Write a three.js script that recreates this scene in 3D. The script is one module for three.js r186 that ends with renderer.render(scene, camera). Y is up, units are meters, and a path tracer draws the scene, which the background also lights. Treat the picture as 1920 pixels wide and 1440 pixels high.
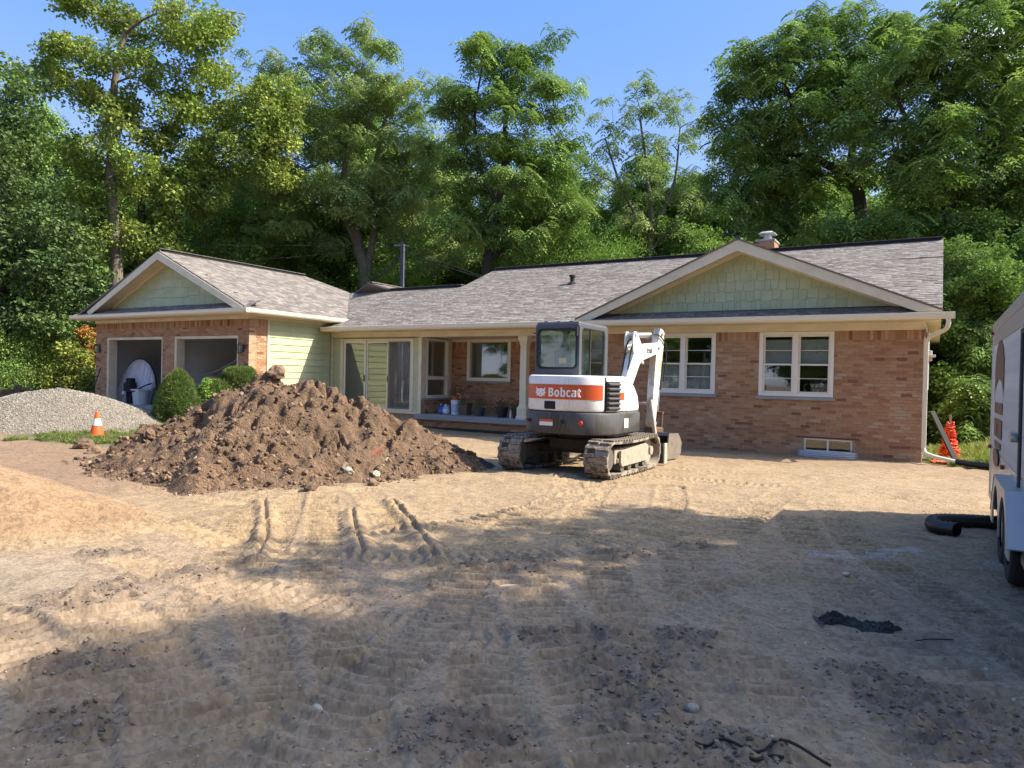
import * as THREE from 'three';
import { mergeGeometries, toCreasedNormals } from 'three/addons/utils/BufferGeometryUtils.js';
import { RoundedBoxGeometry } from 'three/addons/geometries/RoundedBoxGeometry.js';
import { FontLoader } from 'three/addons/loaders/FontLoader.js';
import { TextGeometry } from 'three/addons/geometries/TextGeometry.js';

// ---------------------------------------------------------------- camera, sky, sun, exposure
const scene = new THREE.Scene();
const renderer = new THREE.WebGLRenderer({ antialias: true });
renderer.setSize(1024, 768);
renderer.toneMapping = THREE.LinearToneMapping;
renderer.toneMappingExposure = 3.25;
renderer.shadowMap.enabled = true;
renderer.shadowMap.type = THREE.PCFSoftShadowMap;

const EYE = 1.55;
const camera = new THREE.PerspectiveCamera(56.5, 4 / 3, 0.1, 1500);
camera.position.set(0, EYE, 0);
camera.rotation.order = 'YXZ';
camera.rotation.set(-0.0079, 0, 0.0220);
scene.add(camera);

const YAW = 0.5358;                                     // the house front is turned this far from the picture plane
const HO = new THREE.Vector3(8.388, 0, -14.574);        // foot of the house's front corner
const DX = new THREE.Vector3(Math.cos(YAW), 0, Math.sin(YAW)), DZ = new THREE.Vector3(-Math.sin(YAW), 0, Math.cos(YAW));
const H = (x, y, z) => new THREE.Vector3(HO.x + x * DX.x + z * DZ.x, y, HO.z + x * DX.z + z * DZ.z);
const toHouse = (wx, wz) => { const a = wx - HO.x, b = wz - HO.z; return [a * DX.x + b * DX.z, a * DZ.x + b * DZ.z]; };

const SUN = new THREE.Vector3(1.03, 1.0, 0.10).normalize();
const sun = new THREE.DirectionalLight(new THREE.Color(1.0, 0.90, 0.75), 3.0);
sun.position.copy(SUN).multiplyScalar(80).add(new THREE.Vector3(0, 0, -14));
sun.target.position.set(0, 0, -14);
sun.castShadow = true;
sun.shadow.mapSize.set(4096, 4096);
Object.assign(sun.shadow.camera, { left: -45, right: 45, top: 45, bottom: -45, near: 1, far: 220 });
sun.shadow.radius = 1;
scene.add(sun, sun.target);

{ // clear summer sky: blue, paler towards the horizon, a bright aureole round the sun and a thin wisp of cloud
  const W = 512, Hh = 256, d = new Float32Array(W * Hh * 4), v = new THREE.Vector3();
  const wisp = new THREE.Vector3(0.73, 0.545, -1).normalize();
  for (let j = 0; j < Hh; j++) for (let i = 0; i < W; i++) {
    const el = ((j + 0.5) / Hh - 0.5) * Math.PI, az = ((i + 0.5) / W - 0.5) * 2 * Math.PI;
    v.set(Math.cos(el) * Math.cos(az), Math.sin(el), Math.cos(el) * Math.sin(az));
    const up = Math.max(0, v.y), t = Math.pow(1 - up, 5.5);
    let r = 0.054 + 0.40 * t, g = 0.128 + 0.37 * t, b = 0.315 + 0.28 * t;
    const c = Math.max(0, v.dot(SUN)), a = 2.6 * Math.pow(c, 50) + 1.2 * Math.pow(c, 12) + 0.16 * Math.pow(c, 3) + 0.05 * Math.pow(Math.max(0, -v.dot(SUN)), 2);
    r += a; g += a * 0.95; b += a * 0.82;
    const q = Math.min(1, Math.max(0, (v.dot(wisp) - 0.9955) / 0.0045)) * (0.35 + 0.65 * fbm(az * 22, el * 60, 4, 3));
    r += (0.95 - r) * q * 0.8; g += (0.97 - g) * q * 0.8; b += (1.0 - b) * q * 0.8;
    if (v.y < 0) { const k = Math.min(1, -v.y * 6); r += (0.16 - r) * k; g += (0.15 - g) * k; b += (0.12 - b) * k; }
    d.set([r, g, b, 1], (j * W + i) * 4);
  }
  const tx = new THREE.DataTexture(d, W, Hh, THREE.RGBAFormat, THREE.FloatType);
  tx.mapping = THREE.EquirectangularReflectionMapping; tx.magFilter = tx.minFilter = THREE.LinearFilter; tx.needsUpdate = true;
  scene.background = tx; scene.environment = tx;
  scene.environmentIntensity = 1.0; scene.backgroundIntensity = 1.0;
}

// ---------------------------------------------------------------- helpers
function rng(seed) { let s = seed >>> 0; return () => { s = (s + 0x6D2B79F5) >>> 0; let t = s; t = Math.imul(t ^ (t >>> 15), t | 1); t ^= t + Math.imul(t ^ (t >>> 7), t | 61); return ((t ^ (t >>> 14)) >>> 0) / 4294967296; }; }
const clamp = (x, a = 0, b = 1) => Math.min(b, Math.max(a, x));
const smooth = (a, b, x) => { const t = clamp((x - a) / (b - a)); return t * t * (3 - 2 * t); };
const lerp = (a, b, t) => a + (b - a) * t;
function hash2(i, j, s = 0) { let h = Math.imul(i, 374761393) ^ Math.imul(j, 668265263) ^ Math.imul(s + 11, 1274126177); h = Math.imul(h ^ (h >>> 13), 1103515245); return ((h ^ (h >>> 16)) >>> 0) / 4294967296; }
function vnoise(x, y, s = 0, P = 0) {                     // value noise 0..1, tiling every P cells when P > 0
  const i = Math.floor(x), j = Math.floor(y), fx = x - i, fy = y - j, u = fx * fx * (3 - 2 * fx), w = fy * fy * (3 - 2 * fy);
  const m = k => P ? ((k % P) + P) % P : k;
  const a = hash2(m(i), m(j), s), b = hash2(m(i + 1), m(j), s), c = hash2(m(i), m(j + 1), s), d = hash2(m(i + 1), m(j + 1), s);
  return a + (b - a) * u + (c - a) * w + (a - b - c + d) * u * w;
}
function fbm(x, y, o = 4, s = 0, P = 0) { let v = 0, a = 0.5, n = 0; for (let k = 0; k < o; k++) { v += a * vnoise(x, y, s + k * 7, P); n += a; a *= 0.5; x *= 2; y *= 2; P *= 2; } return v / n; }
function tex(n, fn, srgb = true) {                        // a square tile; fn(u, v) gives [r, g, b] in 0..1
  const d = new Uint8Array(n * n * 4);
  for (let j = 0; j < n; j++) for (let i = 0; i < n; i++) { const c = fn(i / n, j / n), k = (j * n + i) * 4; d[k] = clamp(c[0]) * 255; d[k + 1] = clamp(c[1]) * 255; d[k + 2] = clamp(c[2]) * 255; d[k + 3] = 255; }
  const t = new THREE.DataTexture(d, n, n); t.wrapS = t.wrapT = THREE.RepeatWrapping; t.magFilter = THREE.LinearFilter; t.minFilter = THREE.LinearMipmapLinearFilter; t.generateMipmaps = true;
  if (srgb) t.colorSpace = THREE.SRGBColorSpace; t.needsUpdate = true; return t;
}
const grey = v => [v, v, v];
const rep = (t, x, y = x) => { const c = t.clone(); c.repeat.set(x, y); c.needsUpdate = true; return c; };
const C = (r, g, b) => new THREE.Color().setRGB(r, g, b);   // linear
const S = hex => new THREE.Color(hex);                      // sRGB
const M = (color, roughness = 0.8, o = {}) => new THREE.MeshStandardMaterial({ color, roughness, ...o });
const PM = (color, roughness, o = {}) => new THREE.MeshPhysicalMaterial({ color, roughness, ...o });

const used = new Map();
function numbered(name) { const n = used.get(name) || 0; used.set(name, n + 1); return n ? `${name}_${String(n).padStart(3, '0')}` : name; }
function tag(o, label, category, group, kind) { o.userData.label = label; o.userData.category = category; if (group) o.userData.group = group; if (kind) o.userData.kind = kind; return o; }
function thing(name, label, category, pos, turn = 0, group) { const g = new THREE.Group(); g.name = numbered(name); tag(g, label, category, group); if (pos) g.position.copy(pos); g.rotation.y = turn; scene.add(g); return g; }
function part(parent, name, geo, mat, label) { const m = new THREE.Mesh(geo, mat); m.name = name; m.castShadow = m.receiveShadow = true; if (label) m.userData.label = label; parent.add(m); return m; }
function structure(name, geo, mat) { const m = new THREE.Mesh(geo, mat); m.name = name; m.userData.kind = 'structure'; m.castShadow = m.receiveShadow = true; scene.add(m); return m; }
const merge = list => mergeGeometries(list.map(g => { const q = g.index ? g.toNonIndexed() : g; for (const k of Object.keys(q.attributes)) if (!['position', 'normal', 'uv'].includes(k)) q.deleteAttribute(k); if (!q.attributes.uv) q.setAttribute('uv', new THREE.BufferAttribute(new Float32Array(q.attributes.position.count * 2), 2)); return q; }));
// a box given by its limits, with uv in metres
function boxUV(w, h, d) { const g = new THREE.BoxGeometry(w, h, d), p = g.attributes.position, n = g.attributes.normal, u = g.attributes.uv; for (let i = 0; i < p.count; i++) { const ax = Math.abs(n.getX(i)), ay = Math.abs(n.getY(i)); if (ax > 0.5) u.setXY(i, p.getZ(i), p.getY(i)); else if (ay > 0.5) u.setXY(i, p.getX(i), p.getZ(i)); else u.setXY(i, p.getX(i), p.getY(i)); } return g; }
function bx(x0, x1, y0, y1, z0, z1) { return boxUV(x1 - x0, y1 - y0, z1 - z0).translate((x0 + x1) / 2, (y0 + y1) / 2, (z0 + z1) / 2); }
function rbx(x0, x1, y0, y1, z0, z1, r = 0.01, seg = 2) { r = Math.min(r, (x1 - x0) / 2.01, (y1 - y0) / 2.01, (z1 - z0) / 2.01); return new RoundedBoxGeometry(x1 - x0, y1 - y0, z1 - z0, seg, r).translate((x0 + x1) / 2, (y0 + y1) / 2, (z0 + z1) / 2); }
function cyl(r0, r1, h, n = 20, open = false) { return new THREE.CylinderGeometry(r1, r0, h, n, 1, open).translate(0, h / 2, 0); }   // r0 at the foot
const V = (x, y, z) => new THREE.Vector3(x, y, z);
function rod(a, b, r, n = 10, r2 = r) { const d = b.clone().sub(a), g = new THREE.CylinderGeometry(r2, r, d.length(), n).translate(0, d.length() / 2, 0); return g.applyQuaternion(new THREE.Quaternion().setFromUnitVectors(V(0, 1, 0), d.normalize())).translate(a.x, a.y, a.z); }
function tubeAlong(pts, r, seg = 40, n = 8) { return new THREE.TubeGeometry(new THREE.CatmullRomCurve3(pts, false, 'centripetal'), seg, r, n); }
function extrude(points, depth, bevel = 0, curve = 6) { const s = new THREE.Shape(points.map(p => new THREE.Vector2(p[0], p[1]))); return new THREE.ExtrudeGeometry(s, { depth, bevelEnabled: bevel > 0, bevelThickness: bevel, bevelSize: bevel, bevelOffset: -bevel, bevelSegments: 2, curveSegments: curve, steps: 1 }); }
function quad(a, b, c, d) { const g = new THREE.BufferGeometry(); const p = [a, b, c, a, c, d]; g.setAttribute('position', new THREE.Float32BufferAttribute(p.flatMap(v => [v.x, v.y, v.z]), 3)); const U = b.distanceTo(a), W = d.distanceTo(a); g.setAttribute('uv', new THREE.Float32BufferAttribute([0, 0, U, 0, U, W, 0, 0, U, W, 0, W], 2)); g.computeVertexNormals(); return g; }
function polygonGeo(pts) { const p = [], u = []; for (let i = 1; i < pts.length - 1; i++) for (const q of [pts[0], pts[i], pts[i + 1]]) { p.push(q.x, q.y, q.z); u.push(q.x, q.z); } const g = new THREE.BufferGeometry(); g.setAttribute('position', new THREE.Float32BufferAttribute(p, 3)); g.setAttribute('uv', new THREE.Float32BufferAttribute(u, 2)); g.computeVertexNormals(); return g; }
// a flat slab (convex outline) with thickness t straight down
function slab(pts, t) { const low = pts.map(p => p.clone().setY(p.y - t)), l = [polygonGeo(pts), polygonGeo([...low].reverse())]; for (let i = 0; i < pts.length; i++) { const j = (i + 1) % pts.length; l.push(quad(pts[i], low[i], low[j], pts[j])); } return merge(l); }
function withColor(g, c) { const n = g.attributes.position.count, a = new Float32Array(n * 3); for (let i = 0; i < n; i++) { a[i * 3] = c.r; a[i * 3 + 1] = c.g; a[i * 3 + 2] = c.b; } g.setAttribute('color', new THREE.BufferAttribute(a, 3)); return g; }
const mergeC = list => mergeGeometries(list.map(g => g.index ? g.toNonIndexed() : g));
function roundedRect(w, h, r) { const s = new THREE.Shape(), x = -w / 2, y = -h / 2; s.moveTo(x + r, y); s.lineTo(x + w - r, y); s.quadraticCurveTo(x + w, y, x + w, y + r); s.lineTo(x + w, y + h - r); s.quadraticCurveTo(x + w, y + h, x + w - r, y + h); s.lineTo(x + r, y + h); s.quadraticCurveTo(x, y + h, x, y + h - r); s.lineTo(x, y + r); s.quadraticCurveTo(x, y, x + r, y); return s; }
const font = await new FontLoader().loadAsync('fonts/droid/droid_sans_bold.typeface.json');

// ---------------------------------------------------------------- ground
const sandGrain = tex(512, (u, v) => { const a = fbm(u * 64, v * 64, 3, 3, 64), b = fbm(u * 12, v * 12, 4, 9, 12), c = vnoise(u * 170, v * 170, 5, 170); const k = 0.66 + 0.40 * a + 0.16 * b + (c > 0.95 ? 0.10 : c < 0.06 ? -0.24 : 0); return [k, k * 0.985, k * 0.965]; });
const sandBump = tex(512, (u, v) => grey(0.55 * fbm(u * 40, v * 40, 4, 21, 40) + 0.45 * vnoise(u * 128, v * 128, 8, 128)), false);

// gentle lie of the land: the yard climbs about 0.35 m towards the garage
function land(x, z) {
  const [hx, hz] = toHouse(x, z);
  return 0.34 * smooth(-10.5, -18.5, hx) * (1 - 0.75 * smooth(9, 15, hz)) + (hz < -12 ? 0.02 * (-12 - hz) : 0);
}
// trails pressed by crawler tracks: [points, width, lug depth, lug spacing, slant]
const trails = [
  [[[-3.3, -9.3], [-2.64, -6.87], [-2.16, -5.14], [-1.99, -4.1], [-1.31, -3.2], [-0.6, -2.2]], 0.34, 0.020, 0.10, 0.25],
  [[[-2.75, -9.2], [-2.24, -6.91], [-1.86, -5.16], [-1.3, -3.9], [-0.75, -2.2]], 0.32, 0.018, 0.10, -0.2],
  [[[-2.36, -9.0], [-1.81, -6.95], [-1.44, -5.48], [-0.98, -4.2], [-0.35, -2.2]], 0.34, 0.022, 0.10, 0.15],
  [[[-1.95, -9.5], [-0.93, -6.8], [-0.51, -5.63], [-0.15, -4.2], [-0.1, -3.4], [0.2, -2.2]], 0.40, 0.022, 0.105, -0.2],
  [[[1.75, -8.0], [1.57, -6.22], [1.36, -4.79], [1.29, -3.83], [1.1, -2.2]], 0.56, 0.026, 0.105, 0.10],
  [[[2.1, -6.9], [2.35, -7.37], [3.42, -9.43], [5.09, -11.67], [7.47, -13.3], [9.7, -14.2]], 0.40, 0.024, 0.12, 0.1],
  [[[0.55, -6.8], [0.7, -7.46], [0.99, -9.12], [1.41, -10.82]], 0.42, 0.026, 0.12, 0.3],
  [[[-1.3, -6.9], [-0.64, -7.45], [0.03, -8.28], [0.74, -9.5], [0.9, -11.4]], 0.42, 0.026, 0.12, -0.3],
  [[[-3.2, -5.9], [-1.6, -4.9], [-0.2, -4.3], [0.9, -4.6], [2.4, -5.9]], 0.42, 0.018, 0.11, 0.2],
  [[[-2.9, -4.9], [-2.2, -4.1], [-1.5, -3.3], [-0.8, -2.0]], 0.50, 0.022, 0.12, 0.1],
  [[[0.1, -5.6], [0.32, -4.3], [0.45, -3.3], [0.5, -2.0]], 0.46, 0.024, 0.115, -0.1],
  [[[2.6, -5.7], [2.15, -4.3], [1.85, -3.2], [1.65, -2.0]], 0.46, 0.02, 0.12, 0.15],
  [[[-4.2, -4.9], [-3.0, -4.2], [-2.1, -3.4], [-1.5, -2.2]], 0.44, 0.02, 0.12, 0.15],
  [[[1.0, -9.8], [0.2, -8.2], [-0.2, -6.4], [-0.45, -4.6], [-0.9, -3.0], [-1.3, -2.0]], 0.42, 0.022, 0.11, 0.15],
  [[[2.4, -10.6], [1.9, -8.6], [1.0, -6.9], [0.75, -5.2], [0.95, -3.6], [0.8, -2.0]], 0.42, 0.024, 0.115, -0.15],
  [[[3.4, -8.6], [2.9, -6.9], [2.55, -5.4], [2.4, -4.0], [2.3, -2.2]], 0.44, 0.022, 0.115, 0.12],
  [[[4.4, -10.4], [4.0, -8.8], [3.4, -6.9], [3.2, -5.0], [2.9, -3.4]], 0.40, 0.020, 0.115, 0.12],
  [[[-4.6, -8.0], [-3.4, -7.2], [-2.4, -6.4], [-1.2, -6.0], [0.4, -6.3], [1.6, -7.2], [3.0, -8.8]], 0.40, 0.020, 0.11, 0.2],
  [[[-4.9, -6.4], [-3.9, -6.9], [-3.2, -8.0], [-3.0, -9.2]], 0.38, 0.018, 0.11, 0.2],
  [[[2.0, -12.2], [3.6, -11.0], [5.4, -9.9], [7.6, -9.3]], 0.40, 0.022, 0.12, 0.2],
  [[[3.0, -13.0], [4.6, -12.2], [6.4, -12.0], [8.6, -12.6]], 0.40, 0.020, 0.12, -0.1],
  [[[-7.9, -8.4], [-6.2, -9.2], [-4.6, -9.2], [-3.2, -8.4]], 0.36, 0.014, 0.11, 0.1],
].map(([p, w, d, s, k]) => ({ pts: new THREE.CatmullRomCurve3(p.map(q => V(q[0], 0, q[1]))).getPoints(26), w, d, s, k }));
for (const t of trails) { t.len = [0]; for (let i = 1; i < t.pts.length; i++) t.len.push(t.len[i - 1] + t.pts[i].distanceTo(t.pts[i - 1])); t.bb = [Math.min(...t.pts.map(p => p.x)) - 0.5, Math.max(...t.pts.map(p => p.x)) + 0.5, Math.min(...t.pts.map(p => p.z)) - 0.5, Math.max(...t.pts.map(p => p.z)) + 0.5]; }
function trailAt(t, x, z) {                                // [distance across, distance along] or null
  if (x < t.bb[0] || x > t.bb[1] || z < t.bb[2] || z > t.bb[3]) return null;
  let best = 9, al = 0;
  for (let i = 0; i < t.pts.length - 1; i++) {
    const a = t.pts[i], b = t.pts[i + 1], dx = b.x - a.x, dz = b.z - a.z, l2 = dx * dx + dz * dz, k = clamp(((x - a.x) * dx + (z - a.z) * dz) / l2);
    const ex = x - a.x - dx * k, ez = z - a.z - dz * k, d = ex * ex + ez * ez;
    if (d < best * best) { best = Math.sqrt(d) * ((ex * dz - ez * dx) > 0 ? 1 : -1); al = t.len[i] + Math.sqrt(l2) * k; if (best < 0) best = best; }
    best = Math.abs(best) < 9 ? best : 9;
  }
  return Math.abs(best) < t.w / 2 + 0.16 ? [best, al] : null;
}
// patches of loose dark topsoil: x, z, radii
const soilPatches = [[0.5, -4.35, 0.42, 0.22], [0.85, -4.0, 0.42, 0.3], [1.1, -4.35, 0.25, 0.2], [0.65, -3.45, 0.32, 0.42], [0.9, -3.0, 0.35, 0.3], [-2.75, -4.85, 0.3, 0.42], [-2.45, -5.45, 0.3, 0.3], [-2.25, -3.75, 0.3, 0.25], [0.05, -5.9, 0.5, 0.2], [1.0, -6.3, 0.3, 0.16], [-0.15, -3.1, 0.28, 0.3], [-1.9, -3.1, 0.3, 0.2], [2.05, -3.4, 0.5, 0.55], [-3.3, -6.0, 0.35, 0.16], [1.75, -6.6, 0.22, 0.12]];
const soilAt = (x, z) => { let s = 0; const wob = 0.45 * (fbm(x * 2.6, z * 2.6, 4, 31) - 0.5) * 2.6; for (const [px, pz, a, b] of soilPatches) { const d = Math.hypot((x - px) / a, (z - pz) / b); if (d < 2) s = Math.max(s, 1 - smooth(0.55, 1.15, d + wob)); } return s; };
const chalk = [[3.3, -6.55, 0.55, 0.16], [2.95, -6.4, 0.3, 0.1], [3.75, -6.75, 0.3, 0.12], [4.35, -6.2, 0.25, 0.16]];
// the low sand heap at the edge of the yard and the smooth tongue of washed sand below it
const sandHeap = (x, z) => { const dx = (x + 6.15) / 2.75, dz = (z + 7.0) / 1.35, d = Math.hypot(dx, dz); return 0.90 * Math.pow(Math.max(0, 1 - d), 0.95); };
const sandTongue = (x, z) => 1 - smooth(0.75, 1.0, Math.hypot((x + 4.15) / 1.15, (z + 5.22) / 0.78) + 0.12 * (fbm(x * 3, z * 3, 3, 77) - 0.5));
const CREASE = [[[-1.42, -8.62], [-0.97, -7.29], [-0.58, -5.86]], [[-1.74, -7.91], [-1.5, -7.0], [-1.26, -6.16]], [[-2.9, -8.44], [-2.34, -6.9], [-2.09, -5.9]]];
function creaseAt(x, z) { let m = 9; for (const c of CREASE) for (let i = 0; i < c.length - 1; i++) { const [ax, az] = c[i], [bx2, bz] = c[i + 1], dx = bx2 - ax, dz = bz - az, k = clamp(((x - ax) * dx + (z - az) * dz) / (dx * dx + dz * dz)); m = Math.min(m, Math.hypot(x - ax - dx * k, z - az - dz * k)); } return m; }
const inYard = (x, z) => { const [hx, hz] = toHouse(x, z); return (hz > -0.1 || (hx < -7 && hx > -13 && hz > -1.6)) ? 1 - smooth(0.15, 0.55, hx - 0.2 - Math.max(0, hz - 0.25) * 3.5 + 0.5 * (fbm(x * 1.3, z * 1.3, 3, 60) - 0.5)) * (1 - smooth(2.2, 3.4, hz)) : 0; };

function groundHeight(x, z, fine = true) {
  let y = land(x, z);
  const r = Math.hypot(x, z), [hx, hz] = toHouse(x, z);
  const yard = hz > 0.2 ? 1 : 0.2;
  y += (fbm(x * 0.45, z * 0.45, 3, 40) - 0.5) * 0.10 * yard * smooth(0.0, 1.4, hz);
  y += sandHeap(x, z);
  if (!fine || r > 26) return y;
  const st = sandTongue(x, z);
  let tr = 0, inside = 0;
  if (st < 0.99) for (const t of trails) {
    const q = trailAt(t, x, z); if (!q) continue;
    const e = Math.abs(q[0]) / (t.w / 2), on = 1 - smooth(0.82, 1.0, e), worn = 0.45 + 0.65 * smooth(0.3, 0.55, fbm(x * 0.9 + 5, z * 0.9, 3, 51));
    const ph = (q[1] + t.k * Math.abs(q[0]) + 0.025 * (fbm(x * 4, z * 4, 2, 53) - 0.5)) / t.s, lug = Math.pow(0.5 + 0.5 * Math.sin(ph * 2 * Math.PI), 1.25) * (0.6 + 0.55 * hash2(Math.floor(ph + 0.25), Math.round(t.w * 100), 7)) * (0.7 + 0.6 * vnoise(x * 3.1, z * 3.1, 54));
    const berm = smooth(0.85, 1.05, e) * (1 - smooth(1.1, 1.45, e));
    tr = tr * (1 - on) + on * (-0.020 + 1.9 * t.d * lug) * worn + berm * 0.010 * (0.4 + fbm(x * 4, z * 4, 2, 52)); inside = Math.max(inside, on);
  }
  y += tr * (1 - st);
  y += (fbm(x * 2.3, z * 2.3, 4, 44) - 0.5) * 0.045 * (1 - 0.7 * st) * (1 - 0.6 * inside);
  y += (fbm(x * 9, z * 9, 3, 45) - 0.5) * 0.020 * (1 - 0.85 * st) * (1 - 0.6 * inside);
  const lumps = Math.pow(fbm(x * 6, z * 6, 4, 46), 3) * 0.10;
  const s = soilAt(x, z);
  y += s * (0.004 + 0.085 * Math.pow(fbm(x * 13, z * 13, 3, 47), 2.2)) + lumps * 0.25 * (1 - st) * (1 - 0.7 * inside);
  const cr = creaseAt(x, z); if (cr < 0.2) y += 0.05 * smooth(0.16, 0.05, cr + 0.06 * (fbm(x * 5, z * 5, 2, 70) - 0.5)) * (0.5 + fbm(x * 7, z * 7, 2, 71)) - 0.05 * smooth(0.03, 0.0, cr);
  return y;
}
{
  const lines = (from, to, step, grow, far) => { const a = [from]; let x = from, d = step; const sgn = Math.sign(to - from); while (Math.abs(x) < far) { if ((x - to) * sgn > 0) d *= grow; x += sgn * d; a.push(x); } return a; };
  const xs = [...lines(0, -3.2, 0.019, 1.038, 420).reverse().slice(0, -1), ...lines(0, 3.2, 0.019, 1.038, 420)];
  const zs = [...lines(-2.4, -8.0, 0.019, 1.024, 520).reverse().slice(0, -1), ...lines(-2.4, 1, 0.05, 1.12, 300)];
  const nx = xs.length, nz = zs.length, P = new Float32Array(nx * nz * 3), U = new Float32Array(nx * nz * 2), K = new Float32Array(nx * nz * 3);
  const sand = [0.305, 0.222, 0.132], tan = [0.278, 0.210, 0.146], red = [0.225, 0.145, 0.092], soil = [0.165, 0.126, 0.095], grass = [0.055, 0.085, 0.028], litter = [0.05, 0.05, 0.03], washed = [0.295, 0.235, 0.165];
  const mix = (a, b, t) => [lerp(a[0], b[0], t), lerp(a[1], b[1], t), lerp(a[2], b[2], t)];
  for (let j = 0; j < nz; j++) for (let i = 0; i < nx; i++) {
    const x = xs[i], z = zs[j], k = j * nx + i;
    P[k * 3] = x; P[k * 3 + 1] = groundHeight(x, z); P[k * 3 + 2] = z; U[k * 2] = x / 1.7; U[k * 2 + 1] = z / 1.7;
    const [hx, hz] = toHouse(x, z);
    const n1 = fbm(x * 0.5, z * 0.5, 4, 80), n2 = fbm(x * 2.1, z * 2.1, 4, 81), n3 = fbm(x * 6.5, z * 6.5, 3, 82);
    // pale bank sand spread over the middle of the yard, greyer driveway base near the street side, red-brown subsoil by the garage
    let c = mix(sand, tan, clamp(smooth(-6.9, -5.2, z + (n2 - 0.5) * 2.2) * 0.85 + (n1 - 0.5) * 0.35));
    c = mix(c, red, smooth(-3.4, -6.6, x + (n1 - 0.5) * 3.5 + (z + 9) * 0.25) * smooth(-7.4, -9.6, z) * 0.85);
    c = mix(c, red, 0.45 * smooth(3.2, 1.2, hz + (n1 - 0.5) * 2) * smooth(-9, -6, hx));
    c = mix(c, [0.285, 0.187, 0.106], smooth(0.02, 0.12, sandHeap(x, z)) * 0.9);
    c = mix(c, washed, sandTongue(x, z));
    const f = 0.86 + 0.22 * n2 + 0.22 * (n3 - 0.35); c = [c[0] * f, c[1] * f, c[2] * f];
    const s = soilAt(x, z); c = mix(c, soil, s * (0.45 + 0.55 * smooth(0.35, 0.6, n3)));
    c = mix(c, soil, 0.5 * smooth(0.66, 0.78, fbm(x * 3.3, z * 3.3, 4, 83)) * smooth(-12, -8, z));
    for (const [px, pz, a, b] of chalk) { const d = Math.hypot((x - px) / a, (z - pz) / b) + (n3 - 0.5) * 2.2; if (d < 1) c = mix(c, [0.42, 0.40, 0.37], 0.55 * (1 - smooth(0.2, 1, d))); }
    const y = inYard(x, z); if (y < 1) c = mix(mix(grass, litter, smooth(-3, -9, hz + (n1 - 0.5) * 3)), c, y);
    const gs = smooth(1.0, 0.75, Math.hypot((x + 8.1) / 1.9, (z + 14.3) / 0.95) + (n2 - 0.5) * 0.6); c = mix(c, [0.10, 0.12, 0.045], gs * 0.8);
    const out = smooth(17, 24, Math.abs(x + 1)) * smooth(0, -4, z) ; c = mix(c, grass, out);
    K.set(c, k * 3);
  }
  const I = new Uint32Array((nx - 1) * (nz - 1) * 6); let q = 0;
  for (let j = 0; j < nz - 1; j++) for (let i = 0; i < nx - 1; i++) { const a = j * nx + i, b = a + 1, c = a + nx, d = c + 1; const up = zs[j + 1] > zs[j]; if (up) { I[q++] = a; I[q++] = c; I[q++] = b; I[q++] = b; I[q++] = c; I[q++] = d; } else { I[q++] = a; I[q++] = b; I[q++] = c; I[q++] = b; I[q++] = d; I[q++] = c; } }
  const g = new THREE.BufferGeometry(); g.setAttribute('position', new THREE.BufferAttribute(P, 3)); g.setAttribute('uv', new THREE.BufferAttribute(U, 2)); g.setAttribute('color', new THREE.BufferAttribute(K, 3)); g.setIndex(new THREE.BufferAttribute(I, 1)); g.computeVertexNormals();
  structure('ground', g, new THREE.MeshStandardMaterial({ vertexColors: true, map: sandGrain, bumpMap: sandBump, bumpScale: 0.010, roughness: 0.97 }));
  console.log('ground', nx, nz, nx * nz);
}
// crumbs, pebbles and small clods lying loose on the yard
const rock = (seed, det = 1, rough = 0.35) => { const g0 = new THREE.IcosahedronGeometry(1, det), p = g0.attributes.position, R = rng(seed), o = [R() * 9, R() * 9]; for (let i = 0; i < p.count; i++) { const v = V(p.getX(i), p.getY(i), p.getZ(i)), k = 1 - rough / 2 + rough * fbm(v.x * 1.7 + o[0] + 5, v.y * 1.7 + v.z * 1.3 + o[1] + 5, 3, seed); p.setXYZ(i, v.x * k, v.y * k * 0.82, v.z * k); } g0.computeVertexNormals(); return g0; };
function scatter(name, label, category, geo, mat, items, kind = 'stuff', parent = scene) {
  const m = new THREE.InstancedMesh(geo, mat, items.length), o = new THREE.Object3D();
  items.forEach((t, i) => { o.position.set(t.x, t.y, t.z); o.rotation.set(t.a || 0, t.b || 0, t.c || 0); if (Array.isArray(t.s)) o.scale.set(...t.s); else o.scale.setScalar(t.s); o.updateMatrix(); m.setMatrixAt(i, o.matrix); if (t.k) m.setColorAt(i, t.k); });
  m.name = parent === scene ? numbered(name) : name; m.castShadow = m.receiveShadow = true; m.userData.kind = kind;
  if (parent === scene) { m.userData.label = label; m.userData.category = category; }
  parent.add(m); return m;
}
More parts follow.
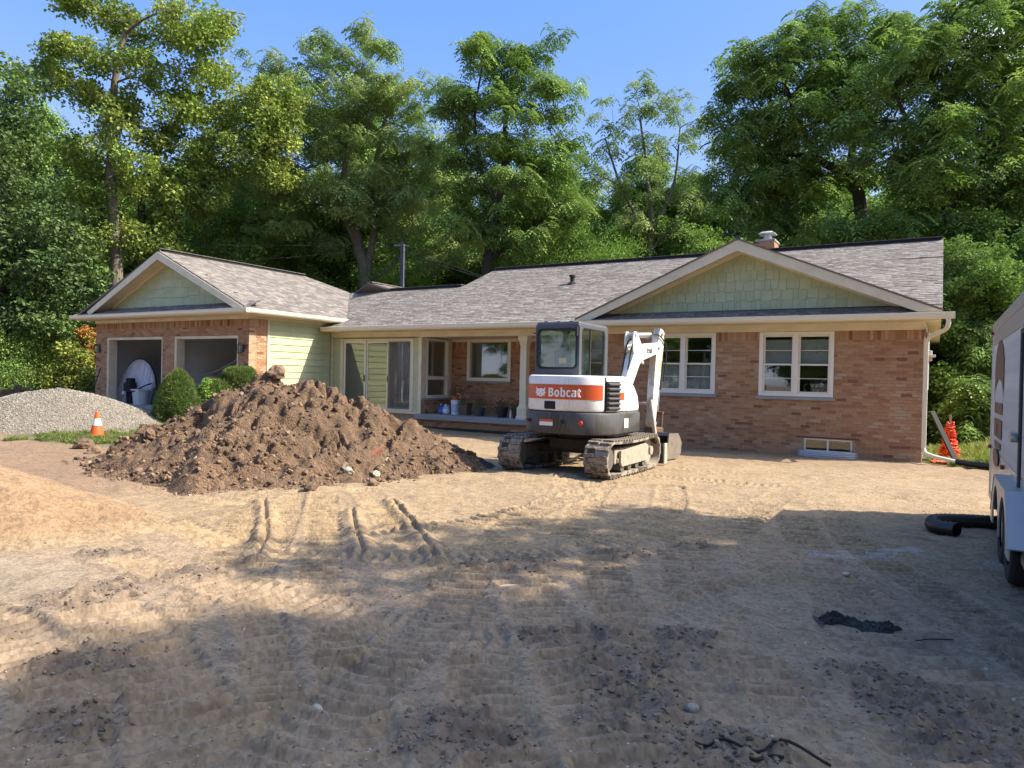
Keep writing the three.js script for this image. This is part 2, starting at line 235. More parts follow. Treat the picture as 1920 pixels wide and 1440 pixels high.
{
  const R = rng(5), it = [];
  for (let i = 0; i < 52000; i++) {
    const d = 2.4 + Math.pow(R(), 1.5) * 11, x = (R() - 0.5) * 1.75 * d, z = -d, [hx, hz] = toHouse(x, z), so = soilAt(x, z);
    if (hz < 0.6 || sandTongue(x, z) > 0.2 || R() > 0.22 + so * 0.9 + 0.25 * smooth(0.5, 0.7, fbm(x * 1.5, z * 1.5, 3, 90))) continue;
    const s = (so > 0.3 ? 0.003 + 0.013 * Math.pow(R(), 3.4) : 0.002 + 0.0065 * Math.pow(R(), 3)), l = R(), k = so > 0.3 ? C(0.165, 0.128, 0.098).multiplyScalar(0.7 + 0.8 * R()) : l < 0.14 ? C(0.46, 0.42, 0.37) : l < 0.45 ? C(0.17, 0.13, 0.095) : C(0.31, 0.24, 0.165);
    it.push({ x, y: groundHeight(x, z) + s * 0.25, z, s: [s * (0.8 + R() * 0.7), s * (0.5 + R() * 0.4), s], a: R() * 3, b: R() * 6, k });
  }
  scatter('ground_crumbs', 'small pebbles and crumbs of earth scattered over the bare yard', 'pebbles', rock(3, 1, 1.2), M(C(1, 1, 1), 0.95), it);
}

// ---------------------------------------------------------------- the house
const house = thing('ranch_house', 'single storey brick and sage green house with grey shingle roof and open garage', 'house', HO, -YAW);
const CAMH = V(0.22, EYE, 16.8);                           // where the photograph was taken from, in the house's own axes
const grainTex = tex(128, (u, v) => grey(0.82 + 0.25 * fbm(u * 10, v * 10, 4, 2, 10) + (vnoise(u * 50, v * 50, 4, 50) > 0.9 ? -0.12 : 0)));
const grainBump = tex(128, (u, v) => grey(fbm(u * 16, v * 16, 4, 6, 16)), false);
const paintTex = tex(256, (u, v) => { const k = 0.90 + 0.10 * fbm(u * 6, v * 6, 5, 12, 6); return [k, k, k * 0.99]; });
const woodLine = tex(256, (u, v) => grey(0.5 + 0.35 * (fbm(u * 6, v * 60, 3, 14, 6) - 0.5)), false);
const trim = M(C(0.77, 0.68, 0.50), 0.55, { map: paintTex });
const whiteVinyl = M(C(0.78, 0.73, 0.62), 0.4);
const gutterMat = M(C(0.77, 0.70, 0.54), 0.38);
const sageA = [C(0.495, 0.535, 0.33), C(0.475, 0.515, 0.315), C(0.515, 0.555, 0.345)].map(c => M(c, 0.62, { map: paintTex, bumpMap: woodLine, bumpScale: 0.0015 }));
const mortarMat = M(C(0.47, 0.31, 0.21), 0.95, { map: grainTex, bumpMap: grainBump, bumpScale: 0.004 });
const brickTones = [[0.475, 0.258, 0.138], [0.45, 0.238, 0.126], [0.495, 0.278, 0.15], [0.465, 0.26, 0.138], [0.385, 0.19, 0.10], [0.50, 0.298, 0.165], [0.25, 0.12, 0.068], [0.495, 0.35, 0.225]].map(t => C(...t));
const brickMats = brickTones.map(c => M(c, 0.9, { map: grainTex, bumpMap: grainBump, bumpScale: 0.003 }));
const brickMixMat = new THREE.MeshStandardMaterial({ vertexColors: true, map: grainTex, bumpMap: grainBump, bumpScale: 0.003, roughness: 0.9 });
const drywall = M(C(0.58, 0.58, 0.56), 0.9), concrete = M(C(0.34, 0.335, 0.33), 0.9, { map: rep(grainTex, 0.7), bumpMap: rep(grainBump, 0.7), bumpScale: 0.004 });
const glass = PM(C(0.93, 0.96, 0.95), 0.02, { transmission: 1, thickness: 0, ior: 1.75 });
const blackMetal = M(C(0.018, 0.018, 0.02), 0.45, { metalness: 0.3 });
const flatBlack = M(C(0.012, 0.012, 0.013), 0.75);

// a wall's frame: o + u along, y up, n outwards
const frame = (o, u) => { const n = u.clone().cross(V(0, 1, 0)); return { o, u, n, m: new THREE.Matrix4().makeBasis(u, V(0, 1, 0), n).setPosition(o) }; };
function panel(F, u0, u1, y0, y1, holes, t, n0 = 0) {
  const s = new THREE.Shape(); s.moveTo(u0, y0); s.lineTo(u1, y0); s.lineTo(u1, y1); s.lineTo(u0, y1); s.closePath();
  for (const [a, b, c, d] of holes) { const h = new THREE.Path(); h.moveTo(a, c); h.lineTo(a, d); h.lineTo(b, d); h.lineTo(b, c); h.closePath(); s.holes.push(h); }
  return new THREE.ExtrudeGeometry(s, { depth: t, bevelEnabled: false }).translate(0, 0, -t + n0).applyMatrix4(F.m);
}
const fbox = (F, u0, u1, y0, y1, n0, n1, r = 0) => (r ? rbx(u0, u1, y0, y1, n0, n1, r) : bx(u0, u1, y0, y1, n0, n1)).applyMatrix4(F.m);

const brickList = [];                                       // every brick of the house: { wall, m (matrix), tone, d }
const BL = 0.1935, BH = 0.0577, JT = 0.0098;
function bricks(wall, F, u0, u1, y0, y1, holes, { soldier = true, seed = 1, pale = 0 } = {}) {
  const R = rng(seed), put = (a, b, c, d) => {
    if (b - a < 0.025 || d - c < 0.02) return;
    const e = (R() - 0.5) * 0.004, q = new THREE.Matrix4().makeTranslation((a + b) / 2, (c + d) / 2, -0.014 + e).multiply(new THREE.Matrix4().makeScale(b - a, d - c, 0.028));
    const m = F.m.clone().multiply(q), p = new THREE.Vector3().setFromMatrixPosition(m);
    const worn = pale * smooth(0.42, 0.62, fbm(a * 0.6 + 3, c * 0.9 + 3, 3, 19)), r = R();
    let t = Math.floor(R() * 6); if (r < 0.045) t = 6; else if (r < 0.05 + 0.30 * worn + 0.03) t = 7; else if (r < 0.2) t = 4;
    brickList.push({ wall, m, t, d: p.distanceTo(CAMH) });
  };
  const cut = (a, b, c, d, hs) => { let parts = [[a, b]]; for (const h of hs) { if ((c + d) / 2 < h[2] - 0.004 || (c + d) / 2 > h[3] + 0.004) continue; parts = parts.flatMap(([p, q]) => q <= h[0] || p >= h[1] ? [[p, q]] : [[p, h[0] - JT / 2], [h[1] + JT / 2, q]].filter(([x, y]) => y > x)); } for (const [p, q] of parts) put(p, q, c, d); };
  const top = soldier ? y1 - BL - JT : y1; let row = 0;
  for (let y = y0; y < top - 0.02; y += BH + JT, row++) {
    const yt = Math.min(y + BH, top - JT * 0.5);
    for (let u = u0 - (row % 2 ? (BL + JT) / 2 : 0) ; u < u1; u += BL + JT) { const a = Math.max(u, u0), b = Math.min(u + BL, u1); if (b > a) cut(a, b, y, yt, holes); }
  }
  if (soldier) for (let u = u0; u < u1 - 0.02; u += BH + JT) cut(u, Math.min(u + BH, u1), y1 - BL, y1, holes);
}
const F0 = frame(V(0, 0, 0), V(1, 0, 0));                   // front of the wing and the link
const FB = frame(V(0, 0, -1.54), V(1, 0, 0));               // back of the porch
const FR = frame(V(-12.89, 0, 0), V(0, 0, -1));             // return wall beside the porch
const FG = frame(V(0, 0, 3.2), V(1, 0, 0));                 // garage front
const FS = frame(V(-16.56, 0, 0), V(0, 0, -1));             // garage side facing the yard
const FE = frame(V(0, 0, 0), V(0, 0, -1));                  // east end of the house
const WX = -7.0;                                            // where the brick wing begins
const winR = [-3.245, -1.685, 1.285, 2.72], winM = [-5.79, -4.23, 1.285, 2.72], winB = [-2.25, -1.29, 0.10, 0.38], winP = [-12.3, -10.72, 1.45, 2.70];

const wingWall = part(house, 'wing_wall', panel(F0, WX, 0, -0.35, 2.76, [winR, winM, winB], 0.22, -0.009), mortarMat, 'brick front wall of the wing with two double windows');
bricks(wingWall, F0, WX, 0, -0.07, 2.725, [winR, winM, [-2.30, -1.24, -0.2, 0.42]], { seed: 11, pale: 1 });
const porchWall = part(house, 'porch_wall', panel(FB, -12.89, WX, 0.2, 2.76, [winP], 0.2, -0.009), mortarMat);
bricks(porchWall, FB, -12.89, WX, 0.44, 2.64, [winP], { seed: 12 });
const returnWall = part(house, 'return_wall', panel(FR, 0, 1.54, 0.2, 2.76, [[0.22, 1.36, 0.90, 2.70]], 0.2, -0.009), mortarMat);
bricks(returnWall, FR, 0.02, 1.5, 0.44, 0.86, [], { soldier: false, seed: 13, pale: 1 });
part(house, 'wing_side_wall', merge([bx(WX - 0.2, WX, 0, 2.76, -1.54, -0.22)]), mortarMat);
const endWall = part(house, 'end_wall', panel(FE, 0.22, 10.8, -0.35, 2.76, [], 0.2, -0.009), mortarMat);
bricks(endWall, FE, 0.03, 4.5, -0.07, 2.725, [], { seed: 14 });
const garageWall = part(house, 'garage_front_wall', panel(FG, -24.27, -16.56, 0.1, 3.12, [[-23.5, -20.55, 0.1, 2.57], [-19.87, -17.0, 0.1, 2.57]], 0.22, -0.009), mortarMat, 'brick front wall of the garage with two open doorways');
bricks(garageWall, FG, -24.27, -16.57, 0.40, 3.08, [[-23.5, -20.55, 0, 2.575], [-19.87, -17.0, 0, 2.575]], { seed: 15, pale: 0.7 });
const garageSide = part(house, 'garage_side_wall', panel(FS, -2.98, 0, 0.1, 3.14, [], 0.2, -0.009), mortarMat);
bricks(garageSide, FS, -3.2, -2.56, 0.40, 3.08, [], { seed: 16, pale: 0.5 });
const chimney = part(house, 'chimney', bx(-4.67, -4.14, 4.6, 5.93, -6.75, -6.05), mortarMat, 'red brick chimney with a metal flue');
bricks(chimney, frame(V(0, 0, -6.045), V(1, 0, 0)), -4.675, -4.135, 5.0, 5.93, [], { soldier: false, seed: 17 });
bricks(chimney, frame(V(-4.135, 0, 0), V(0, 0, -1)), 6.05, 6.75, 5.0, 5.93, [], { soldier: false, seed: 18 });
part(chimney, 'crown', rbx(-4.70, -4.11, 5.93, 6.0, -6.78, -6.02, 0.015), concrete);
const steel = M(C(0.55, 0.55, 0.54), 0.5, { metalness: 0.6 });
part(chimney, 'flue', cyl(0.13, 0.13, 0.21, 20).translate(-4.40, 6.0, -6.4), steel);
part(chimney, 'flue_cap', merge([bx(-4.64, -4.16, 6.20, 6.225, -6.64, -6.16), cyl(0.31, 0.2, 0.06, 4).rotateY(Math.PI / 4).translate(-4.40, 6.225, -6.4)]), steel);
const foundation = part(house, 'porch_foundation', bx(-13.0, WX, -0.35, 0.28, -0.2, 0.02), mortarMat);
bricks(foundation, frame(V(0, 0, 0.03), V(1, 0, 0)), -13.0, WX, -0.05, 0.28, [], { soldier: false, seed: 19 });
{ // the 300 bricks that show largest are meshes of their own; the rest of the brickwork is one mesh
  const unit = new THREE.BoxGeometry(1, 1, 1);
  brickList.sort((a, b) => a.d - b.d);
  const front = brickList.filter(b => b.wall !== endWall);
  front.slice(0, 300).forEach(b => { const m = part(b.wall, 'brick', unit, brickMats[b.t]); b.m.decompose(m.position, m.quaternion, m.scale); });
  const rest = [...front.slice(300), ...brickList.filter(b => b.wall === endWall)], R = rng(8);
  const o = part(house, 'brickwork', mergeC(rest.map(b => { const c = brickTones[b.t].clone().multiplyScalar(0.9 + 0.2 * R()); return withColor(unit.clone().applyMatrix4(b.m), c); })), brickMixMat);
  o.userData.kind = 'stuff'; console.log('bricks', brickList.length);
}
// plain walls that close the shell, floors and ceilings
part(house, 'back_wall', panel(frame(V(0, 0, -10.8), V(-1, 0, 0)), 0, 16.56, -0.3, 2.76, [[9.2, 11.6, 0.6, 2.5], [12.2, 14.4, 0.6, 2.5]], 0.2), sageA[1]);
for (const [a, b] of [[-11.6, -9.2], [-14.4, -12.2]]) {
  const w = new THREE.Group(); w.name = 'back_window'; house.add(w); const P = [], q = 0.07;
  for (const [x0, x1, y0, y1] of [[a, b, 0.6, 0.6 + q], [a, b, 2.5 - q, 2.5], [a, a + q, 0.6, 2.5], [b - q, b, 0.6, 2.5], [(a + b) / 2 - 0.04, (a + b) / 2 + 0.04, 0.6, 2.5], [a, b, 1.52, 1.57], [a + 0.58, a + 0.61, 0.6, 2.5], [b - 0.61, b - 0.58, 0.6, 2.5]]) P.push(bx(x0, x1, y0, y1, -10.86 + P.length * 0.001, -10.66 - P.length * 0.002));
  part(w, 'frame', merge(P), whiteVinyl);
}
part(house, 'interior_floor', merge([bx(-16.3, -0.22, 0.30, 0.43, -10.6, -1.76), bx(WX + 0.02, -0.22, 0.30, 0.43, -1.76, -0.24)]), M(C(0.30, 0.20, 0.12), 0.5));
part(house, 'interior_ceiling', merge([bx(-16.4, -0.2, 2.765, 2.82, -10.7, -1.56), bx(WX, -0.2, 2.765, 2.82, -1.56, -0.2)]), drywall);
part(house, 'link_back_wall', bx(-16.4, -12.9, 0.3, 2.76, -4.6, -4.5), drywall);
part(house, 'partition', merge([bx(-8.6, -8.5, 0.43, 2.76, -10.6, -4.6), bx(-8.5, -0.22, 0.43, 2.76, -4.7, -4.6), bx(-4.0, -3.9, 0.43, 2.76, -4.6, -0.24), bx(WX, WX + 0.02, 0.43, 2.76, -4.6, -0.24)]), M(C(0.42, 0.41, 0.38), 0.9));
part(house, 'garage_floor', bx(-24.2, -16.6, 0.2, 0.42, -3.4, 3.24), concrete);
part(house, 'garage_inner_wall', merge([bx(-24.27, -24.05, 0.1, 3.14, -3.4, 2.98), bx(-24.05, -16.76, 0.1, 3.14, -3.4, -3.2), bx(-16.80, -16.77, 0.42, 3.14, -3.2, 2.97), bx(-20.24, -20.16, 0.42, 3.14, -3.2, 2.97)]), drywall);
part(house, 'garage_ceiling', bx(-24.2, -16.6, 3.145, 3.2, -3.4, 3.1), drywall);

// ---- lap siding, corner boards
function lap(parent, F, u0, u1, y0, y1, holes, step = 0.2) {
  let k = 0; for (let y = y0; y < y1 - 0.01; y += step, k++) {
    const yt = Math.min(y + step + 0.02, y1); let runs = [[u0, u1]];
    for (const h of holes) if (y + step / 2 > h[2] && y + step / 2 < h[3]) runs = runs.flatMap(([a, b]) => [[a, Math.min(b, h[0])], [Math.max(a, h[1]), b]].filter(q => q[1] - q[0] > 0.02));
    for (const [a, b] of runs) { const hgt = yt - y, g = extrude([[0, 0], [0.026, 0], [0.005, hgt], [0, hgt]], b - a); g.applyMatrix4(new THREE.Matrix4().makeBasis(V(0, 0, 1), V(0, 1, 0), V(-1, 0, 0))).translate(b, y, 0).applyMatrix4(F.m); part(parent, 'siding_board', g, sageA[(k * 7 + Math.round(a * 3)) % 3 < 0 ? 0 : Math.abs((k * 7 + Math.round(a * 3)) % 3)]); }
  }
}
lap(garageSide, FS, -2.54, -0.06, 0.40, 3.10, []);
part(house, 'corner_board', merge([fbox(FS, -2.56, -2.49, 0.4, 3.09, 0.0, 0.022)]), trim);
const linkWall = part(house, 'link_wall', panel(F0, -16.56, -12.89, 0.2, 2.76, [[-16.1, -13.2, 0.5, 2.68]], 0.2, -0.009), mortarMat, 'sage green wall with the sliding glass doors');
lap(linkWall, F0, -16.48, -12.98, 0.50, 2.72, [[-16.12, -13.18, 0.3, 2.8]]);
part(house, 'corner_board', merge([fbox(F0, -16.555, -16.46, 0.42, 2.725, 0, 0.024), fbox(F0, -12.99, -12.875, 0.42, 2.725, 0, 0.024), fbox(FR, -0.022, 0.20, 0.88, 2.725, 0, 0.02), fbox(FR, 1.38, 1.52, 0.88, 2.725, 0, 0.02)]), trim);

// ---- roofs
const shingleTones = [[0.225, 0.20, 0.18], [0.20, 0.175, 0.158], [0.25, 0.222, 0.20], [0.175, 0.154, 0.14], [0.275, 0.245, 0.22], [0.225, 0.19, 0.168]].map(t => C(...t));
const shGrain = tex(128, (u, v) => grey(0.74 + 0.34 * fbm(u * 24, v * 24, 3, 33, 24)));
const shingleMats = shingleTones.map(c => M(c, 0.95, { map: shGrain, bumpMap: grainBump, bumpScale: 0.003 }));
const shingleMix = new THREE.MeshStandardMaterial({ vertexColors: true, map: shGrain, bumpMap: grainBump, bumpScale: 0.003, roughness: 0.95 });
const roofDeck = M(C(0.16, 0.135, 0.125), 0.95);
const shingleList = [], EXPO = 0.137;
const tabGeo = (wl0, wr0, wl1, wr1, t) => {                // one tab, butt edge at v = 0; corners given along u at the butt and at the head
  const h = EXPO + 0.012, a = V(wl0, 0, t), b = V(wr0, 0, t), c = V(wr1, h, 0.002), d = V(wl1, h, 0.002), a0 = V(wl0, 0, -0.004), b0 = V(wr0, 0, -0.004), c0 = V(wr1, h, -0.004), d0 = V(wl1, h, -0.004);
  return merge([quad(a, b, c, d), quad(a0, b0, b, a), quad(b0, c0, c, b), quad(d0, a0, a, d)]);
};
const tabW = [0.115, 0.165, 0.215, 0.30], tabT = [0.006, 0.009, 0.012], tabCache = {};
function shingles(deck, o, u, v, length, spans, seed) {
  const n = u.clone().cross(v), B = new THREE.Matrix4().makeBasis(u, v, n).setPosition(o), R = rng(seed), rows = Math.floor(length / EXPO);
  for (let r = 0; r <= rows; r++) {
    const s0 = r * EXPO, s1 = Math.min(length, s0 + EXPO), A = spans(s0 + 1e-4), Z = spans(s1 - 1e-4);
    A.forEach(([l0, r0], k) => {
      const z = Z[k] || [(l0 + r0) / 2, (l0 + r0) / 2], [l1, r1] = z; let x = Math.min(l0, l1) - R() * 0.2, hue = R();
      while (x < Math.max(r0, r1)) {
        const wi = Math.floor(R() * 4), ti = Math.floor(R() * 3), w = tabW[wi], x1 = x + w;
        if (R() < 0.4) hue = R();
        const tone = Math.floor(clamp(hue * 0.6 + R() * 0.4, 0, 0.999) * 6), lo = Math.max(l0, l1), hi = Math.min(r0, r1);
        const P = B.clone().multiply(new THREE.Matrix4().makeTranslation(x, s0, 0));
        const d = new THREE.Vector3(x + w / 2, s0, 0).applyMatrix4(B).distanceTo(CAMH);
        if (x >= lo && x1 <= hi) { const key = wi * 3 + ti; tabCache[key] ||= tabGeo(0, w - 0.004, 0, w - 0.004, tabT[ti]); shingleList.push({ deck, g: tabCache[key], m: P, t: tone, d }); }
        else { const c = (q, a, b) => clamp(q, Math.min(a, b), Math.max(a, b)) - x, a0 = c(x, l0, r0), b0 = c(x1, l0, r0), a1 = c(x, l1, r1), b1 = c(x1, l1, r1); if (b0 - a0 > 0.005 || b1 - a1 > 0.005) shingleList.push({ deck, g: tabGeo(a0, b0, a1, b1, tabT[ti]), m: P, t: tone, d: 99 }); }
        x = x1;
      }
    });
  }
}
const PITCH = 0.42, NM = Math.hypot(1, PITCH), roofY = z => 3.03 + PITCH * (0.5 - z);
const valleyG = z => -16.1 - Math.max(0, -0.21 - z) * 0.9185;
const P3 = (x, y, z) => V(x, y, z);
const mainRoof = part(house, 'main_roof', merge([
  slab([P3(-16.5, 3.02, 0.5), P3(0.3, 3.02, 0.5), P3(0.3, roofY(-3.4) - 0.01, -3.4), P3(-18.9, roofY(-3.4) - 0.01, -3.4), P3(-16.5, roofY(-0.5) - 0.01, -0.5)], 0.07),
  slab([P3(-13.8, roofY(-3.4) - 0.01, -3.4), P3(0.3, roofY(-3.4) - 0.01, -3.4), P3(0.3, roofY(-5.4) - 0.01, -5.4), P3(-13.8, roofY(-5.4) - 0.01, -5.4)], 0.07),
  slab([P3(-13.8, 5.498, -5.4), P3(0.3, 5.498, -5.4), P3(0.3, 3.02, -11.3), P3(-13.8, 3.02, -11.3)], 0.07),
  slab([P3(-19.5, 4.658, -3.4), P3(-13.8, 4.658, -3.4), P3(-13.8, 3.5, -6.2), P3(-19.5, 3.5, -6.2)], 0.07),
  polygonGeo([P3(-13.8, 3.0, -11.2), P3(-13.8, 5.45, -5.4), P3(-13.8, 3.0, 0.2)]), polygonGeo([P3(0.02, 2.7, -11.0), P3(0.02, 5.4, -5.4), P3(0.02, 2.7, 0.2)])]), roofDeck, 'grey brown shingle roof of the main house');
const gl = z => -7.6 + (0.36 - z) * (3.92 / 4.03), gr = z => 0.3 - (0.36 - z) * (3.98 / 4.03);
shingles(mainRoof, V(0, 3.03, 0.5), V(1, 0, 0), V(0, PITCH, -1).divideScalar(NM), 5.9 * NM, s => {
  const z = 0.5 - s / NM, left = z > -3.4 ? (z > -0.21 ? -16.45 : valleyG(z)) : -13.8;
  if (z > 0.02) return [[left, 0.3]];
  if (z > -3.66) return [[left, gl(z)], [gr(z), 0.3]];
  return [[left, 0.3]];
}, 21);
const GP = (5.2 - 3.33) / 4.1, GN = Math.hypot(1, GP);
const garageRoof = part(house, 'garage_roof', merge([
  slab([P3(-16.1, 3.32, 3.65), P3(-16.1, 3.32, -0.21), P3(-19.03, 4.655, -3.4), P3(-20.2, 5.19, -2.2), P3(-20.2, 5.19, 3.65)], 0.07),
  slab([P3(-20.2, 5.19, 3.65), P3(-20.2, 5.19, -2.2), P3(-24.75, 3.32, -3.6), P3(-24.75, 3.32, 3.65)], 0.07),
  slab([P3(-20.2, 5.19, -2.2), P3(-19.03, 4.655, -3.4), P3(-24.75, 3.32, -3.6)], 0.05),
  slab([P3(-24.8, 3.32, 3.72), P3(-16.08, 3.32, 3.72), P3(-16.3, 3.56, 3.18), P3(-24.6, 3.56, 3.18)], 0.06)]), roofDeck, 'shingle roof of the garage wing');
shingles(garageRoof, V(-16.1, 3.33, 0), V(0, 0, -1), V(-1, GP, 0).divideScalar(GN), 4.1 * GN, s => { const x = -16.1 - s / GN; return [[-3.65, x > -19.03 ? 0.21 + (-16.1 - x) * (3.19 / 2.93) : 3.4 - (-19.03 - x) * (1.2 / 1.17)]]; }, 22);
{ const v = V(0, 0.24, -0.54), l = v.length(); shingles(garageRoof, V(0, 3.33, 3.72), V(1, 0, 0), v.divideScalar(l), l, () => [[-24.78, -16.12]], 23); }
const rearRoof = part(house, 'rear_roof', merge([slab([P3(-17.6, 4.93, -2.85), P3(-16.85, 4.66, -3.38), P3(-15.6, 4.15, -9), P3(-17.6, 4.93, -9)], 0.05), slab([P3(-17.6, 4.93, -2.85), P3(-17.6, 4.93, -9), P3(-19.6, 4.1, -9), P3(-18.9, 4.58, -3.38)], 0.05), slab([P3(-17.6, 4.93, -2.85), P3(-18.9, 4.60, -3.38), P3(-16.85, 4.67, -3.38)], 0.03)]), roofDeck);
shingles(rearRoof, V(-15.6, 4.16, 0), V(0, 0, -1), V(-2, 0.78, 0).normalize(), 2.1, s => [[3.4, 8.9]], 24);
const gableRoof = part(house, 'gable_roof', merge([
  slab([P3(-3.68, 4.80, 0.5), P3(-3.68, 4.80, -3.7), P3(-7.66, 3.10, 0.33), P3(-7.66, 3.10, 0.5)], 0.035), slab([P3(-3.68, 4.80, -3.7), P3(-3.68, 4.80, 0.5), P3(0.31, 3.10, 0.5), P3(0.31, 3.10, 0.33)], 0.035)]), roofDeck, 'shingled gable roof over the brick wing');
{ // ridge caps with the dark vent under them
  const cap = (x0, x1, y, z) => merge([bx(x0, x1, y, y + 0.05, z - 0.10, z + 0.10), bx(x0 - 0.005, x1 + 0.005, y + 0.05, y + 0.066, z - 0.13, z + 0.13)]);
  part(mainRoof, 'ridge_vent', merge([bx(-13.7, 0.26, 5.49, 5.555, -5.5, -5.30), bx(-17.4, -13.82, 4.65, 4.715, -3.5, -3.31)]), flatBlack);
  part(mainRoof, 'ridge_cap', merge([bx(-13.75, 0.3, 5.555, 5.572, -5.54, -5.26), bx(-17.4, -13.81, 4.715, 4.732, -3.54, -3.27)]), shingleMats[3]);
  part(garageRoof, 'ridge_vent', bx(-20.29, -20.11, 5.18, 5.25, -2.1, 3.5), flatBlack);
  part(garageRoof, 'ridge_cap', bx(-20.33, -20.07, 5.25, 5.267, -2.15, 3.66), shingleMats[3]);
  part(rearRoof, 'ridge_cap', bx(-17.72, -17.48, 4.925, 4.96, -9, -2.9), shingleMats[3]);
}
{
  const unitM = new THREE.Matrix4(); shingleList.sort((a, b) => a.d - b.d);
  shingleList.slice(0, 300).forEach(s => { const m = part(s.deck, 'shingle', s.g, shingleMats[s.t]); s.m.decompose(m.position, m.quaternion, m.scale); });
  const R = rng(91), o = part(house, 'shingles', mergeC(shingleList.slice(300).map(s => withColor(s.g.clone().applyMatrix4(s.m), shingleTones[s.t].clone().multiplyScalar(0.85 + 0.3 * R())))), shingleMix);
  o.userData.kind = 'stuff'; console.log('shingles', shingleList.length);
}
part(mainRoof, 'vent_pipe', merge([cyl(0.07, 0.07, 0.28, 14).translate(-9.46, roofY(-3) - 0.06, -3), cyl(0.1, 0.1, 0.06, 14).translate(-9.46, roofY(-3) + 0.2, -3), cyl(0.17, 0.09, 0.07, 14).translate(-9.46, roofY(-3) - 0.02, -3)]), flatBlack);

// ---- gables with staggered shakes
function gable(name, z, apex, pitch, base, halfL, halfR, rows, seed, wide) {
  const R = rng(seed), line = x => apex[1] - Math.abs(x - apex[0]) * pitch;
  const xl = apex[0] - halfL, xr = apex[0] + halfR;
  const w = part(house, name, extrude([[xl, base], [xr, base], [xr, Math.max(base, line(xr))], [apex[0], apex[1]], [xl, Math.max(base, line(xl))]], 0.12).translate(0, 0, z - 0.13), sageA[1]);
  const ex = (apex[1] - base) / rows;
  for (let r = 0; r < rows; r++) {
    const y0 = base + r * ex; let x = xl - R() * 0.2, k = 0;
    while (x < xr) {
      const wd = wide ? 0.5 + R() * 0.6 : 0.10 + R() * 0.17, drop = (k++ % 2 ? 0.0 : 0.028) + R() * 0.006, a = Math.max(x + 0.003, xl), b = Math.min(x + wd - 0.003, xr), y = Math.max(base, y0 - drop); x += wd;
      if (b - a < 0.02) continue;
      const top = y0 + ex + 0.01, ya = Math.min(top, line(a)), yb = Math.min(top, line(b)); if (ya <= y + 0.01 && yb <= y + 0.01) continue;
      const pts = [[a, y], [b, y]]; if (yb > y + 0.004) pts.push([b, yb]); if (a < apex[0] && b > apex[0] && top > apex[1]) pts.push([apex[0], apex[1]]); if (ya > y + 0.004) pts.push([a, ya]);
      if (pts.length < 3) continue;
      const t = 0.026 + R() * 0.008, g = extrude(pts, t); const p = g.attributes.position; for (let i = 0; i < p.count; i++) { const q = (p.getY(i) - y0) / ex; p.setZ(i, p.getZ(i) * (1 - 0.75 * clamp(q)) + z - 0.008); } g.computeVertexNormals();
      part(w, 'shake', g, sageA[Math.floor(R() * 3)]);
    }
  }
  return w;
}
gable('wing_gable', 0, [-3.68, 4.60], 0.425, 3.235, 3.2, 3.2, 6, 41, false).userData.label = 'sage green gable clad in staggered shakes';
gable('garage_gable', 3.2, [-20.2, 5.02], 0.456, 3.545, 3.22, 3.22, 5, 42, true);
// rake boards, rake soffits, apron trims: [apex x, apex y, half width left, right, pitch, wall z, outer z]
for (const [name, ax, ay, hl, hr, p, z0, z1] of [['wing_rake', -3.68, 4.765, 3.97, 3.98, 0.4275, 0.0, 0.45], ['garage_rake', -20.2, 5.165, 3.78, 3.95, 0.456, 3.2, 3.65]]) {
  const bd = (s, hw, w, za, zb, off) => { const y = ay - off, e = V(ax + s * hw, y - hw * p, 0), g = extrude([[ax, y], [e.x, e.y], [e.x - s * w * 0.55, e.y - w * 0.62], [ax, y - w * 1.09]].slice(0), zb - za); return g.translate(0, 0, za); };
  for (const s of [-1, 1]) {
    part(house, 'rake_board', bd(s, s < 0 ? hl : hr, 0.22, z1, z1 + 0.028, 0), trim);
    const hw = (s < 0 ? hl : hr) - 0.12; part(house, 'rake_soffit', slab([P3(ax, ay - 0.10, z0 - 0.02), P3(ax + s * hw, ay - 0.10 - hw * p, z0 - 0.02), P3(ax + s * hw, ay - 0.10 - hw * p, z1), P3(ax, ay - 0.10, z1)], 0.02), trim);
    part(house, 'rake_frieze', bd(s, hw - 0.55, 0.11, z0 + 0.008, z0 + 0.032, 0.125), trim);
  }
}
// ---- eaves: soffits, friezes, gutters, downspout
part(house, 'soffit', merge([bx(-16.5, 0.28, 2.885, 2.905, -0.02, 0.47), bx(-24.75, -16.1, 3.178, 3.198, 3.22, 3.66), bx(-16.56, -16.12, 3.176, 3.196, -0.1, 3.22), bx(0.0, 0.28, 2.885, 2.9, -10.8, -0.02)]), trim);
part(house, 'frieze', merge([fbox(F0, -16.545, -12.9, 2.727, 2.884, 0, 0.03), fbox(F0, WX, 0.02, 2.727, 2.884, 0, 0.034), bx(-12.9, WX, 2.715, 2.884, -0.22, 0.032), fbox(FG, -24.30, -16.535, 3.083, 3.177, 0, 0.034), fbox(FS, -3.2, -0.01, 3.10, 3.175, 0, 0.028), fbox(FE, 0.03, 10.8, 2.727, 2.884, 0, 0.03)]), trim);
part(house, 'porch_ceiling', bx(-12.88, WX, 2.735, 2.76, -1.54, -0.22), trim);
part(house, 'porch_trim', merge([fbox(FB, -12.87, WX, 2.645, 2.734, 0, 0.025)]), trim);
part(house, 'fascia', merge([bx(-16.5, 0.30, 2.90, 3.01, 0.46, 0.485), bx(-24.75, -16.1, 3.19, 3.31, 3.655, 3.68), bx(-16.13, -16.10, 3.19, 3.31, -0.1, 3.65)]), trim);
